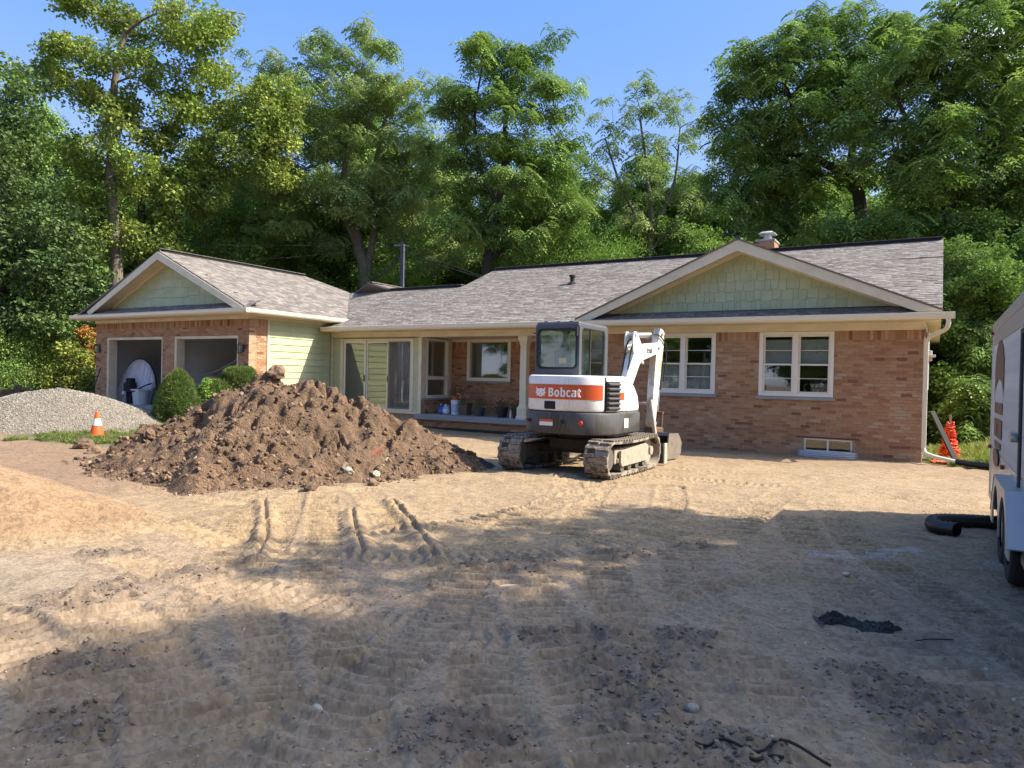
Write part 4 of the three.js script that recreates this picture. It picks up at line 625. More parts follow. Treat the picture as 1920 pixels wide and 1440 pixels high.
// the wood that closes the view: a few grown trees repeated at other turns and sizes
{
  const woodLabel = ['leafy green wood tree filling the gap between the taller trunks', 'low bushy understorey tree in the shade of the wood', 'light green young tree in front of the dark wood'];
  const protos = [0, 1, 2].map(k => { const R = rng(300 + k), hgt = [14, 12, 9.5][k], w = [3.6, 3.8, 3.0][k], bl = []; for (let i = 0; i < 9; i++) { const a = R() * 6.28, y = hgt * (0.22 + 0.66 * (i / 8)), q = w * (0.35 + 0.6 * R()) * (1 - 0.5 * Math.pow(i / 8, 2)); bl.push([V(Math.cos(a) * q * 0.75, y, Math.sin(a) * q * 0.75), w * 0.62, hgt * 0.12, w * 0.62]); }
    return tree('wood_tree', woodLabel[k], { trunk: [V(0, -0.2, 0), V(0.2, hgt * 0.3, 0.1), V(-0.1, hgt * 0.6, 0), V(0.1, hgt * 0.9, 0)], r0: [0.22, 0.2, 0.13][k], r1: 0.04, blobs: bl, leaf: ['pinnate', 'broad', 'small'][k], tones: [midGreen, midGreen, freshGreen][k], bark: [1, 3, 1][k], seed: 310 + k, gap: 1.55, per: 15, clump: 1.0, size: 1.1, fill: 0.6, group: ['wood trees behind the house', 'understorey trees behind the house', 'young trees behind the house'][k] }); });
  const places = [];
  const R = rng(77);
  for (let i = 0; i < 17; i++) places.push([-60 + i * 128 + (R() - 0.5) * 60, 43 + R() * 6, 0, 0.95 + R() * 0.35]);
  for (let i = 0; i < 10; i++) places.push([20 + i * 205 + (R() - 0.5) * 90, 52 + R() * 8, i % 2, 0.95 + R() * 0.3]);
  for (let i = 0; i < 12; i++) places.push([330 + i * 105 + (R() - 0.5) * 50, 39 + R() * 3, 1, 0.75 + R() * 0.25]);
  for (const [px, D, s] of [[420, 37, 0.8], [560, 39, 0.75], [760, 38, 0.85], [1060, 36, 0.95], [1120, 37, 0.85], [1330, 37, 0.8], [480, 41, 0.9], [990, 40, 0.9]]) places.push([px, D, 2, s]);
  for (const [px, D, k, s] of [[-20, 33, 1, 0.75], [70, 35, 1, 0.85], [140, 36, 0, 0.8], [1690, 34, 1, 0.85], [1850, 31, 1, 0.8], [1790, 36, 0, 0.9], [1960, 27, 1, 0.9], [1600, 38, 1, 0.9], [1800, 22.5, 1, 0.5], [1870, 24, 1, 0.62], [1775, 27, 1, 0.6], [1925, 23, 0, 0.5]]) places.push([px, D, k, s]);
  const across = [[-13, 11, 0], [-18, 14, 1], [-23, 9, 0], [-8, 17, 0], [-28, 14, 1], [-15, 21, 0], [-32, 6, 1], [-2, 20, 1], [5, 22, 0], [-24, 22, 0], [-38, 0, 0], [12, 19, 1]];
  for (const [x, z, k] of across) places.push([x, z, k, 0.9 + 0.25 * R(), true]);
  const seen = [0, 0, 0];
  for (const [px, D, k, s, plain] of places) {
    const p = plain ? V(px, 0, D) : spot(px, 700, D), src = protos[k]; let t = src;
    if (seen[k]++) { t = src.clone(); t.name = numbered('wood_tree'); scene.add(t); }
    t.position.set(p.x, land(p.x, p.z), p.z); t.rotation.y = R() * 6.28; t.scale.setScalar(s); if (plain) { t.userData.label = k ? 'broad leaved green tree across the street' : 'green leafy tree across the street'; t.userData.group = k ? 'broad leaved trees across the street' : 'green trees across the street'; }
  }
}
// trees on the street side, out of the picture, whose shade falls across the yard
[[14.0, -1.4, 17.5, 4.0, 0.29], [18.5, 0.8, 22, 4.4, 0.42], [13.5, 4.4, 16, 4.0, 0.4], [11.8, -3.0, 12.0, 3.4, 0.5], [11.4, -5.7, 11.0, 2.3, 0.6], [19.6, -2.0, 24, 4.2, 0.12]].forEach(([x, z, hgt, w, fl], k) => {
  const bl = [], R = rng(400 + k); for (let i = 0; i < 11; i++) { const f = i / 10, a = R() * 6.28, q = w * (1 - 0.62 * f) * (0.3 + 0.5 * R()); bl.push([V(x + Math.cos(a) * q, hgt * (0.30 + 0.66 * f), z + Math.sin(a) * q), w * (0.62 - 0.25 * f), hgt * 0.085, w * (0.62 - 0.25 * f)]); }
  tree('street_tree', 'tall leafy tree on the street side shading the yard', { trunk: [V(x, -0.1, z), V(x + 0.2, hgt * 0.35, z), V(x, hgt * 0.7, z + 0.2), V(x, hgt * 0.96, z)], r0: 0.28, r1: 0.05, blobs: bl, leaf: 'broad', tones: midGreen, bark: 1, seed: 410 + k, gap: 2.0, per: 34, clump: 0.8, fill: fl, least: 0, group: 'trees along the street side' });
});
console.log('sprays', tree.count);

// ---------------------------------------------------------------- compact excavator (own axes: x right, y up, z towards its tail)
{
  const ex = thing('excavator', 'white and grey compact crawler excavator with orange band parked on the sand', 'excavator', H(-5.07, 0.0, 5.40), -0.525);
  ex.position.y = land(ex.position.x, ex.position.z) - 0.005;
  const dustTex = tex(256, (u, v) => { const k = smooth(0.35, 0.75, fbm(u * 7, v * 7, 5, 55, 7)); return [lerp(1, 0.80, k), lerp(1, 0.74, k), lerp(1, 0.64, k)]; });
  const lightDust = tex(256, (u, v) => { const k = smooth(0.4, 0.8, fbm(u * 5, v * 5, 5, 59, 5)); return [lerp(1, 0.93, k), lerp(1, 0.90, k), lerp(1, 0.84, k)]; });
  const white = PM(C(0.80, 0.80, 0.785), 0.4, { map: lightDust, clearcoat: 0.35, clearcoatRoughness: 0.25 });
  const whiteDusty = PM(C(0.76, 0.745, 0.70), 0.5, { map: dustTex });
  const orange = PM(C(0.56, 0.085, 0.018), 0.4, { clearcoat: 0.3, clearcoatRoughness: 0.3 });
  const charcoal = M(C(0.075, 0.077, 0.083), 0.55, { map: dustTex }), cabGrey = M(C(0.075, 0.08, 0.095), 0.45), cabLight = M(C(0.30, 0.31, 0.325), 0.42, { metalness: 0.3 });
  const mudTex = tex(256, (u, v) => { const k = smooth(0.36, 0.56, fbm(u * 9, v * 9, 5, 57, 9)); return [lerp(0.48, 1, k), lerp(0.46, 1, k), lerp(0.45, 1, k)]; });
  const rubber = M(C(0.29, 0.245, 0.19), 0.95, { map: mudTex }), mudPlate = M(C(0.37, 0.315, 0.245), 0.95, { map: grainTex }), greyTrack = M(C(0.12, 0.105, 0.09), 0.9, { map: grainTex });
  const rust = M(C(0.13, 0.075, 0.045), 0.85, { map: grainTex }), chrome = M(C(0.70, 0.70, 0.72), 0.18, { metalness: 1 }), worn = M(C(0.52, 0.45, 0.37), 0.6, { map: grainTex, metalness: 0.2 });
  // crawlers
  const r = 0.265, zc = 0.985, yc = 0.31, straight = 2 * zc, arc = Math.PI * r, per = 2 * straight + 2 * arc;
  const loop = s => { s = ((s % per) + per) % per; if (s < straight) return [zc - s, yc - r, Math.PI]; s -= straight; if (s < arc) { const a = -Math.PI / 2 - s / r; return [-zc + r * Math.cos(a), yc + r * Math.sin(a), a - Math.PI / 2]; } s -= arc; if (s < straight) { const sag = 0.03 * Math.sin(s / straight * Math.PI); return [-zc + s, yc + r - sag, 0]; } s -= straight; const a = Math.PI / 2 - s / r; return [zc + r * Math.cos(a), yc + r * Math.sin(a), a - Math.PI / 2]; };
  const W = 0.40, N = 96;
  const belt = () => { const p = [], ix = []; for (let i = 0; i <= N; i++) { const s = i / N * per, [z, y] = loop(s), [z2, y2] = loop(s + 0.004), [z1, y1] = loop(s - 0.004), tl = Math.hypot(z2 - z1, y2 - y1), nz = (y2 - y1) / tl, ny = -(z2 - z1) / tl; for (const [x, k] of [[-W / 2, -0.02], [W / 2, -0.02], [W / 2, 0.018], [-W / 2, 0.018]]) p.push(x, y + ny * k * -1, z + nz * k * -1); if (i) for (let q = 0; q < 4; q++) { const a = (i - 1) * 4 + q, b = (i - 1) * 4 + (q + 1) % 4; ix.push(a, b, a + 4, b, b + 4, a + 4); } } const g = new THREE.BufferGeometry(); g.setAttribute('position', new THREE.Float32BufferAttribute(p, 3)); g.setIndex(ix); const o = g.toNonIndexed(); o.computeVertexNormals(); const pp = o.attributes.position, u = new Float32Array(pp.count * 2); for (let i = 0; i < pp.count; i++) { u[i * 2] = pp.getX(i) * 1.5 + 0.3; u[i * 2 + 1] = (pp.getZ(i) + pp.getY(i)) * 0.8; } o.setAttribute('uv', new THREE.BufferAttribute(u, 2)); return o; };
  const lugGeo = merge([rbx(-W / 2, -0.015, 0, 0.034, -0.026, 0.026, 0.008, 1), rbx(0.015, W / 2, 0, 0.034, 0.0, 0.052, 0.008, 1)]);
  for (const side of [-1, 1]) {
    const x = side * 0.78, tr = part(ex, 'crawler_track', belt().translate(x, 0, 0), rubber, 'rubber track caked with dry sand');
    const n = 46; for (let i = 0; i < n; i++) { const s = i / n * per, [z, y] = loop(s), [z2, y2] = loop(s + 0.01), [z1, y1] = loop(s - 0.01), m = part(tr, 'lug', lugGeo, rubber); const T = V(0, y2 - y1, z2 - z1).normalize(), Nn = V(0, 1, 0).cross(V(1, 0, 0)); const out = V(1, 0, 0).cross(T).negate(); m.quaternion.setFromRotationMatrix(new THREE.Matrix4().makeBasis(V(1, 0, 0), out, V(1, 0, 0).cross(out))); m.position.set(x, y + out.y * 0.012, z + out.z * 0.012); }
    const fr = part(ex, 'track_frame', merge([rbx(x - 0.10, x + 0.10, 0.20, 0.45, -0.80, 0.72, 0.03), rbx(x - 0.13, x + 0.13, 0.22, 0.30, -0.7, 0.65, 0.02)]), side > 0 ? mudPlate : greyTrack);
    part(fr, 'side_plate', extrude([[-0.72, 0.17], [0.55, 0.16], [0.62, 0.24], [0.60, 0.42], [-0.55, 0.47], [-0.68, 0.44]], 0.03, 0.008).rotateY(-Math.PI / 2).translate(x + side * 0.145 + 0.015, 0, 0), side > 0 ? mudPlate : greyTrack);
    for (const z of [-0.55, -0.2, 0.15, 0.48]) part(fr, 'roller', cyl(0.085, 0.085, 0.28, 14).rotateZ(Math.PI / 2).translate(x + 0.14, 0.15, z), greyTrack);
    part(ex, 'idler_wheel', merge([cyl(0.23, 0.23, 0.10, 26).rotateZ(Math.PI / 2).translate(x + 0.05, yc, -zc), cyl(0.08, 0.08, 0.26, 16).rotateZ(Math.PI / 2).translate(x + 0.13, yc, -zc)]), side > 0 ? mudPlate : greyTrack);
    part(ex, 'drive_sprocket', merge([cyl(0.235, 0.235, 0.05, 24).rotateZ(Math.PI / 2).translate(x + 0.025, yc, zc), cyl(0.17, 0.15, 0.16, 22).rotateZ(Math.PI / 2).translate(x + 0.12, yc, zc), ...Array.from({ length: 14 }, (_, k) => bx(x - 0.02, x + 0.02, -0.02, 0.02, -0.02, 0.02).translate(-x, 0.245, 0).rotateX(k / 14 * 6.2832).translate(x, yc, zc))]), greyTrack);
  }
  part(ex, 'undercarriage', merge([rbx(-0.42, 0.42, 0.36, 0.56, -0.5, 0.5, 0.04), rbx(-0.78, 0.78, 0.30, 0.44, -0.34, -0.1, 0.03), rbx(-0.78, 0.78, 0.30, 0.44, 0.1, 0.34, 0.03), cyl(0.42, 0.42, 0.12, 32).translate(0, 0.56, 0)]), M(C(0.06, 0.052, 0.045), 0.85, { map: grainTex }));
  const bl = part(ex, 'dozer_blade', extrude([[0, 0], [0.05, 0], [0.10, 0.06], [0.075, 0.2], [0.11, 0.36], [0.08, 0.37], [0.04, 0.2], [0.03, 0.08]], 1.96).rotateY(Math.PI / 2).translate(-0.98, 0.02, -1.52), charcoal);
  part(bl, 'blade_end', rbx(0.955, 0.985, 0.02, 0.40, -1.66, -1.50, 0.006), worn); part(bl, 'blade_arm', merge([rod(V(-0.35, 0.34, -0.4), V(-0.42, 0.2, -1.55), 0.05), rod(V(0.35, 0.34, -0.4), V(0.42, 0.2, -1.55), 0.05)]), charcoal);
  // upper structure
  const A = 0.80, B = 0.97, z0 = 0.12, q = 3.1, outline = (k, front) => { const pts = []; for (let i = 0; i <= 60; i++) { const a = Math.PI * i / 60, c = Math.cos(a), s = Math.sin(a); pts.push([k * A * Math.sign(c) * Math.pow(Math.abs(c), 2 / q), z0 + k * B * Math.pow(s, 2 / q)]); } pts.push([-k * A, front], [k * A, front]); return pts; };
  const solid = (pts, y0, y1, bev) => extrude(pts, y1 - y0 - 2 * bev, bev).rotateX(-Math.PI / 2).scale(1, 1, -1).translate(0, y0 + bev, 0);
  const flip = g => { const o = g.index ? g.toNonIndexed() : g, p = o.attributes.position; for (let i = 0; i < p.count; i += 3) { const a = [p.getX(i), p.getY(i), p.getZ(i)]; p.setXYZ(i, p.getX(i + 1), p.getY(i + 1), p.getZ(i + 1)); p.setXYZ(i + 1, ...a); } return toCreasedNormals(o, 0.6); };
  const cw = part(ex, 'counterweight', flip(solid(outline(1.0, -0.62), 0.665, 1.03, 0.035)), charcoal, 'dark grey counterweight skirt');
  const hood = part(ex, 'engine_hood', flip(solid(outline(0.975, -0.05), 1.034, 1.625, 0.05)), white);
  part(ex, 'side_cover', extrude([[-0.03, 1.034], [-0.60, 1.034], [-0.62, 1.12], [-0.55, 1.30], [-0.34, 1.48], [-0.03, 1.60]], 0.70, 0.03).rotateY(-Math.PI / 2).scale(1, 1, -1).scale(1, 1, -1).translate(0.755, 0, 0), white);
  const band = (k, i0, i1, y0, y1, t) => { const o = outline(k, -0.05), g = []; for (let i = i0; i < i1; i++) { const a = o[i], b = o[i + 1], n = (p, e) => V(p[0] * (1 + e / A), 0, z0 + (p[1] - z0) * (1 + e / B)); const a0 = n(a, 0), b0 = n(b, 0), a1 = n(a, t), b1 = n(b, t), Y = (v, y) => v.clone().setY(y); g.push(quad(Y(a1, y0), Y(b1, y0), Y(b1, y1), Y(a1, y1)), quad(Y(a0, y1), Y(a1, y1), Y(b1, y1), Y(b0, y1)), quad(Y(a0, y0), Y(b0, y0), Y(b1, y0), Y(a1, y0))); if (i === i0) g.push(quad(Y(a0, y0), Y(a1, y0), Y(a1, y1), Y(a0, y1))); if (i === i1 - 1) g.push(quad(Y(b0, y0), Y(b0, y1), Y(b1, y1), Y(b1, y0))); } return merge(g); };
  part(hood, 'orange_band', band(0.976, 12, 51, 1.235, 1.475, 0.008), orange); part(hood, 'orange_band', band(0.976, 0, 4, 1.235, 1.36, 0.008), orange);
  part(hood, 'panel_gap', band(0.9755, 10, 11, 1.05, 1.60, 0.002), flatBlack);
  const zr = z0 + 0.976 * B;
  part(hood, 'lettering', new TextGeometry('Bobcat', { font, size: 0.145, depth: 0.012, curveSegments: 4 }).scale(0.88, 1, 1).translate(-0.17, 1.275, zr - 0.001), M(C(0.85, 0.85, 0.84), 0.5));
  part(hood, 'emblem', extrude([[-0.085, 0.08], [-0.05, 0.045], [-0.02, 0.06], [0.02, 0.06], [0.05, 0.045], [0.085, 0.08], [0.075, 0.01], [0.10, -0.01], [0.065, -0.03], [0.08, -0.06], [0.035, -0.055], [0.015, -0.08], [0, -0.065], [-0.015, -0.08], [-0.035, -0.055], [-0.08, -0.06], [-0.065, -0.03], [-0.10, -0.01], [-0.075, 0.01]], 0.011).translate(-0.30, 1.345, zr - 0.001), M(C(0.85, 0.85, 0.84), 0.5));
  part(hood, 'emblem_eyes', merge([extrude([[-0.05, 0.012], [-0.012, -0.006], [-0.04, -0.012]], 0.013), extrude([[0.05, 0.012], [0.012, -0.006], [0.04, -0.012]], 0.013), extrude([[-0.012, -0.03], [0.012, -0.03], [0, -0.05]], 0.013)]).translate(-0.30, 1.345, zr - 0.001), orange);
  part(hood, 'hood_latch', merge([rbx(-0.23, -0.03, 1.07, 1.20, zr - 0.01, zr + 0.012, 0.03)]), flatBlack);
  // louvred vent on the rear corner
  { const o = outline(0.976, -0.05), a = o[9], b = o[3], m = V((a[0] + b[0]) / 2 + 0.014, 0, (a[1] + b[1]) / 2 + 0.0), t = V(b[0] - a[0], 0, b[1] - a[1]).normalize(), n = t.clone().cross(V(0, 1, 0)).negate(), mt = new THREE.Matrix4().makeBasis(t, V(0, 1, 0), t.clone().cross(V(0, 1, 0))).setPosition(m.x, 1.30, m.z);
    const vent = new THREE.Group(); vent.name = 'side_vent'; ex.add(vent); vent.applyMatrix4(mt);
    part(vent, 'vent_frame', merge([rbx(-0.20, 0.20, -0.24, 0.24, -0.04, 0.01, 0.02)]), flatBlack);
    for (let k = 0; k < 6; k++) part(vent, 'louvre', rbx(-0.175, 0.175, -0.02, 0.012, -0.01, 0.035, 0.008).rotateX(0.5).translate(0, -0.19 + k * 0.078, 0.012), charcoal); }
  for (const [x, z] of [[-0.66, 0.825], [0.42, 1.045]]) part(cw, 'tail_light', cyl(0.04, 0.035, 0.02, 16).rotateX(Math.PI / 2).translate(x, 0.86, z + 0.012), M(C(0.55, 0.03, 0.02), 0.3));
  part(cw, 'warning_sticker', merge([bx(-0.30, -0.06, 0.80, 0.86, 1.08, 1.094)]), M(C(0.8, 0.8, 0.78), 0.5)); part(cw, 'warning_sticker', bx(-0.30, -0.06, 0.862, 0.90, 1.08, 1.094), orange);
  part(cw, 'white_sticker', rbx(0.796, 0.806, 0.76, 0.92, -0.05, 0.13, 0.004), white);
  part(cw, 'tie_down_hole', merge([cyl(0.03, 0.03, 0.02, 12).rotateX(Math.PI / 2).translate(-0.52, 0.87, 1.025), cyl(0.035, 0.035, 0.02, 12).rotateX(Math.PI / 2).translate(0.12, 0.87, 1.085)]), flatBlack);
  part(ex, 'deck', merge([rbx(-0.78, 0.1, 1.0, 1.05, -0.87, 0.1, 0.015), rbx(0.1, 0.77, 1.0, 1.045, -0.62, 0.1, 0.015)]), charcoal);
  // cab: pressed panels with rounded window openings, glass set inside
  const face = (w, h, wins, t, bev = 0.012) => { const s = roundedRect(w, h, 0.07); for (const [cx, cy, ww, wh, rr] of wins) { const p = roundedRect(ww, wh, rr).getPoints(6).map(v => v.add(new THREE.Vector2(cx, cy))); s.holes.push(new THREE.Path(p)); } return new THREE.ExtrudeGeometry(s, { depth: t, bevelEnabled: true, bevelThickness: bev, bevelSize: bev, bevelOffset: -bev, bevelSegments: 2, curveSegments: 6 }); };
  const cabGlass = PM(C(0.80, 0.90, 0.86), 0.03, { transmission: 1, thickness: 0, ior: 1.6 });
  const cx0 = -0.78, cx1 = 0.07, cw2 = cx1 - cx0, cyl0 = 1.05, cyt = 2.52, ch = cyt - cyl0, cm = (cyl0 + cyt) / 2, cz0 = -0.85, cz1 = 0.40, cd = cz1 - cz0;
  const cab = new THREE.Group(); cab.name = 'cab'; ex.add(cab);
  part(cab, 'rear_panel', face(cw2, ch, [[0, 0.30, 0.72, 0.64, 0.09]], 0.03).translate((cx0 + cx1) / 2, cm, cz1 - 0.04), cabGrey);
  part(cab, 'rear_glass', bx(cx0 + 0.05, cx1 - 0.05, cm - 0.05, cm + 0.65, cz1 - 0.036, cz1 - 0.032), cabGlass);
  part(cab, 'rear_window_seal', (() => { const s = roundedRect(0.78, 0.70, 0.11); s.holes.push(new THREE.Path(roundedRect(0.71, 0.63, 0.085).getPoints(6))); return new THREE.ExtrudeGeometry(s, { depth: 0.012, bevelEnabled: false, curveSegments: 6 }); })().translate((cx0 + cx1) / 2, cm + 0.30, cz1 + 0.001), flatBlack);
  const sideFace = face(cd, ch, [[-0.02, 0.20, cd - 0.24, 0.92, 0.10]], 0.03).rotateY(Math.PI / 2);
  part(cab, 'side_panel', sideFace.clone().translate(cx1 - 0.04, cm, (cz0 + cz1) / 2), cabGrey); part(cab, 'side_panel', sideFace.clone().translate(cx0 + 0.01, cm, (cz0 + cz1) / 2), cabGrey);
  for (const x of [cx1 - 0.03, cx0 + 0.03]) part(cab, 'side_glass', bx(x - 0.002, x + 0.002, cm - 0.27, cm + 0.67, cz0 + 0.08, cz1 - 0.08), cabGlass);
  part(cab, 'front_panel', face(cw2, ch, [[0, 0.15, 0.72, 1.08, 0.08]], 0.03).translate((cx0 + cx1) / 2, cm, cz0 + 0.01), cabGrey); part(cab, 'front_glass', bx(cx0 + 0.05, cx1 - 0.05, cm - 0.4, cm + 0.68, cz0 + 0.022, cz0 + 0.026), cabGlass);
  part(cab, 'window_bar', rbx(cx1 - 0.035, cx1 - 0.012, cm - 0.27, cm + 0.67, -0.12, -0.085, 0.006), flatBlack);
  part(cab, 'cab_roof', merge([rbx(cx0 + 0.01, cx1 - 0.01, cyt - 0.05, cyt + 0.035, cz0 + 0.01, cz1 - 0.01, 0.04, 3), ...[0, 1, 2].map(k => rbx(cx0 + 0.15 + k * 0.24, cx0 + 0.22 + k * 0.24, cyt + 0.025, cyt + 0.048, cz0 + 0.12, cz1 - 0.03, 0.012))]), cabGrey);
  part(cab, 'seat', merge([rbx(-0.58, -0.16, 1.35, 1.5, -0.45, 0.05, 0.05), rbx(-0.56, -0.18, 1.48, 2.08, 0.02, 0.14, 0.06), rbx(-0.45, -0.29, 2.04, 2.2, 0.03, 0.12, 0.04)]), M(C(0.03, 0.03, 0.034), 0.8)); part(cab, 'seat_label', bx(-0.44, -0.30, 1.84, 1.93, 0.141, 0.146), M(C(0.62, 0.36, 0.04), 0.6));
  part(cab, 'control_levers', merge([rod(V(-0.72, 1.4, -0.3), V(-0.74, 1.75, -0.38), 0.015), rod(V(-0.14, 1.4, -0.3), V(-0.12, 1.75, -0.38), 0.015), rbx(-0.78, -0.70, 1.4, 1.6, -0.3, 0.05, 0.03), rbx(-0.17, -0.09, 1.4, 1.6, -0.3, 0.05, 0.03)]), flatBlack);
  part(cab, 'mirror', merge([rod(V(cx0, 2.35, cz1 - 0.1), V(cx0 - 0.03, 2.36, cz1 + 0.02), 0.01), rbx(0.00, 0.05, 2.30, 2.46, cz1 + 0.0, cz1 + 0.06, 0.012)]), flatBlack);
  // boom, arm, bucket: side profiles (z, y) set on the machine's boom line
  const bxp = 0.14, prof = (pts, w, bev = 0.012) => extrude(pts, w - 2 * bev, bev).rotateY(-Math.PI / 2).translate(bxp + w / 2 - bev, 0, 0);
  const sw = g => { const q = g.clone(), p = q.attributes.position; for (let i = 0; i < p.count; i++) if (p.getY(i) > 1) p.setY(i, 1 + (p.getY(i) - 1) * 0.94); q.scale(1, 1, 0.90).translate(-bxp, 0, 0.105 - 0 + 0.945).rotateY(-0.20).translate(bxp, 0, -1.05); return q; };
  const plain = part; { const part = (o, n, g, m, l) => plain(o, n, sw(g), m, l);
  part(ex, 'swing_bracket', merge([rbx(bxp - 0.16, bxp + 0.16, 0.72, 1.15, -1.28, -0.94, 0.04)]), charcoal);
  const boom = part(ex, 'boom', prof([[-1.10, 0.86], [-1.30, 0.82], [-1.52, 1.20], [-1.98, 1.93], [-2.10, 2.02], [-2.78, 2.20], [-2.86, 2.27], [-2.84, 2.38], [-2.74, 2.42], [-2.10, 2.36], [-1.88, 2.30], [-1.72, 2.10], [-1.22, 1.25]], 0.17), white);
  part(boom, 'cylinder_bracket', merge([extrude([[-1.70, 2.16], [-2.02, 2.32], [-1.95, 2.42], [-1.80, 2.60], [-1.70, 2.60], [-1.66, 2.40]], 0.02).rotateY(-Math.PI / 2).translate(bxp + 0.10, 0, 0), extrude([[-1.70, 2.16], [-2.02, 2.32], [-1.95, 2.42], [-1.80, 2.60], [-1.70, 2.60], [-1.66, 2.40]], 0.02).rotateY(-Math.PI / 2).translate(bxp - 0.08, 0, 0)]), white);
  part(boom, 'model_mark', new TextGeometry('E50', { font, size: 0.10, depth: 0.006, curveSegments: 3 }).rotateY(Math.PI / 2).rotateX(0).translate(bxp + 0.086, 2.18, -2.24), M(C(0.02, 0.02, 0.022), 0.6));
  const ram = (a, b, f, r1, name) => { const m = a.clone().lerp(b, f); const p = part(ex, name, rod(a, m, r1, 14), flatBlack); part(p, 'ram_rod', rod(m, b, r1 * 0.55, 12), chrome); };
  ram(V(bxp, 0.95, -1.42), V(bxp, 1.98, -2.05), 0.62, 0.055, 'boom_ram'); 
  { const a = V(bxp, 2.52, -1.76), b = V(bxp, 2.60, -2.90), m = a.clone().lerp(b, 0.66), p = part(ex, 'arm_ram', rod(a, m, 0.058, 16), cabLight); part(p, 'ram_rod', rod(m, b, 0.03, 12), chrome); }
  const arm = part(ex, 'arm', prof([[-2.84, 2.74], [-2.98, 2.70], [-3.02, 2.45], [-2.96, 2.10], [-2.84, 1.4], [-2.72, 0.72], [-2.62, 0.66], [-2.57, 0.74], [-2.60, 1.4], [-2.66, 2.0], [-2.70, 2.30]], 0.15), whiteDusty);
  part(arm, 'hose', tubeAlong([V(bxp + 0.09, 2.45, -2.2), V(bxp + 0.10, 2.60, -2.6), V(bxp + 0.10, 2.35, -3.06), V(bxp + 0.09, 1.6, -2.98)], 0.014, 24, 6), flatBlack);
  part(boom, 'hose', merge([tubeAlong([V(bxp + 0.05, 1.0, -1.15), V(bxp + 0.05, 1.8, -1.56), V(bxp + 0.05, 2.36, -1.75), V(bxp + 0.05, 2.48, -2.0)], 0.016, 24, 6), tubeAlong([V(bxp - 0.05, 1.0, -1.13), V(bxp - 0.05, 1.8, -1.52), V(bxp - 0.05, 2.38, -1.72), V(bxp - 0.05, 2.5, -2.0)], 0.016, 24, 6)]), flatBlack);
  { const a = V(bxp, 2.15, -3.06), b = V(bxp, 0.92, -2.92), m = a.clone().lerp(b, 0.6), p = part(ex, 'bucket_ram', rod(a, m, 0.05, 14), flatBlack); part(p, 'ram_rod', rod(m, b, 0.028, 12), chrome); }
  const link = part(ex, 'bucket_linkage', merge([rod(V(bxp - 0.11, 0.92, -2.92), V(bxp - 0.11, 0.62, -2.88), 0.03), rod(V(bxp + 0.11, 0.92, -2.92), V(bxp + 0.11, 0.62, -2.88), 0.03), rod(V(bxp - 0.14, 0.92, -2.92), V(bxp + 0.14, 0.92, -2.92), 0.035), rod(V(bxp - 0.14, 0.95, -2.70), V(bxp - 0.13, 0.92, -2.92), 0.028), rbx(bxp - 0.15, bxp + 0.15, 0.46, 0.64, -2.95, -2.60, 0.04)]), rust);
  part(ex, 'thumb', merge([rod(V(bxp - 0.46, 1.12, -2.45), V(bxp + 0.02, 1.12, -2.48), 0.028), rod(V(bxp - 0.46, 1.16, -2.45), V(bxp - 0.36, 0.55, -2.5), 0.03), rod(V(bxp + 0.06, 1.20, -2.50), V(bxp + 0.24, 0.44, -2.42), 0.04), cyl(0.05, 0.05, 0.08, 12).rotateZ(1.57).translate(bxp - 0.42, 1.12, -2.45)]), worn);
  part(arm, 'pivot_pin', merge([[2.32, -2.78], [2.62, -2.92], [0.72, -2.66]].map(([y, z]) => cyl(0.04, 0.04, 0.22, 14).rotateZ(Math.PI / 2).translate(bxp + 0.11, y, z))), steel);
  part(boom, 'pivot_pin', merge([[0.95, -1.2], [2.54, -1.76], [1.98, -2.05]].map(([y, z]) => cyl(0.038, 0.038, 0.24, 14).rotateZ(Math.PI / 2).translate(bxp + 0.12, y, z))), steel);
  const bp = [[-2.98, 0.50], [-2.62, 0.52], [-2.58, 0.46], [-2.92, 0.44], [-3.08, 0.30], [-3.06, 0.12], [-2.90, 0.04], [-2.50, 0.03], [-2.46, 0.0], [-2.92, -0.01], [-3.11, 0.09], [-3.14, 0.32]];
  const bucket = part(ex, 'bucket', extrude(bp, 0.88).rotateY(-Math.PI / 2).translate(bxp + 0.44, 0.03, 0), charcoal);
  for (const x of [bxp - 0.46, bxp + 0.44]) part(bucket, 'side_plate', extrude([[-2.98, 0.50], [-2.56, 0.50], [-2.46, 0.0], [-2.92, 0.0], [-3.1, 0.1], [-3.13, 0.32]], 0.022, 0.004).rotateY(-Math.PI / 2).translate(x + 0.022, 0.03, 0), M(C(0.20, 0.165, 0.13), 0.8, { map: grainTex }));
  }
}
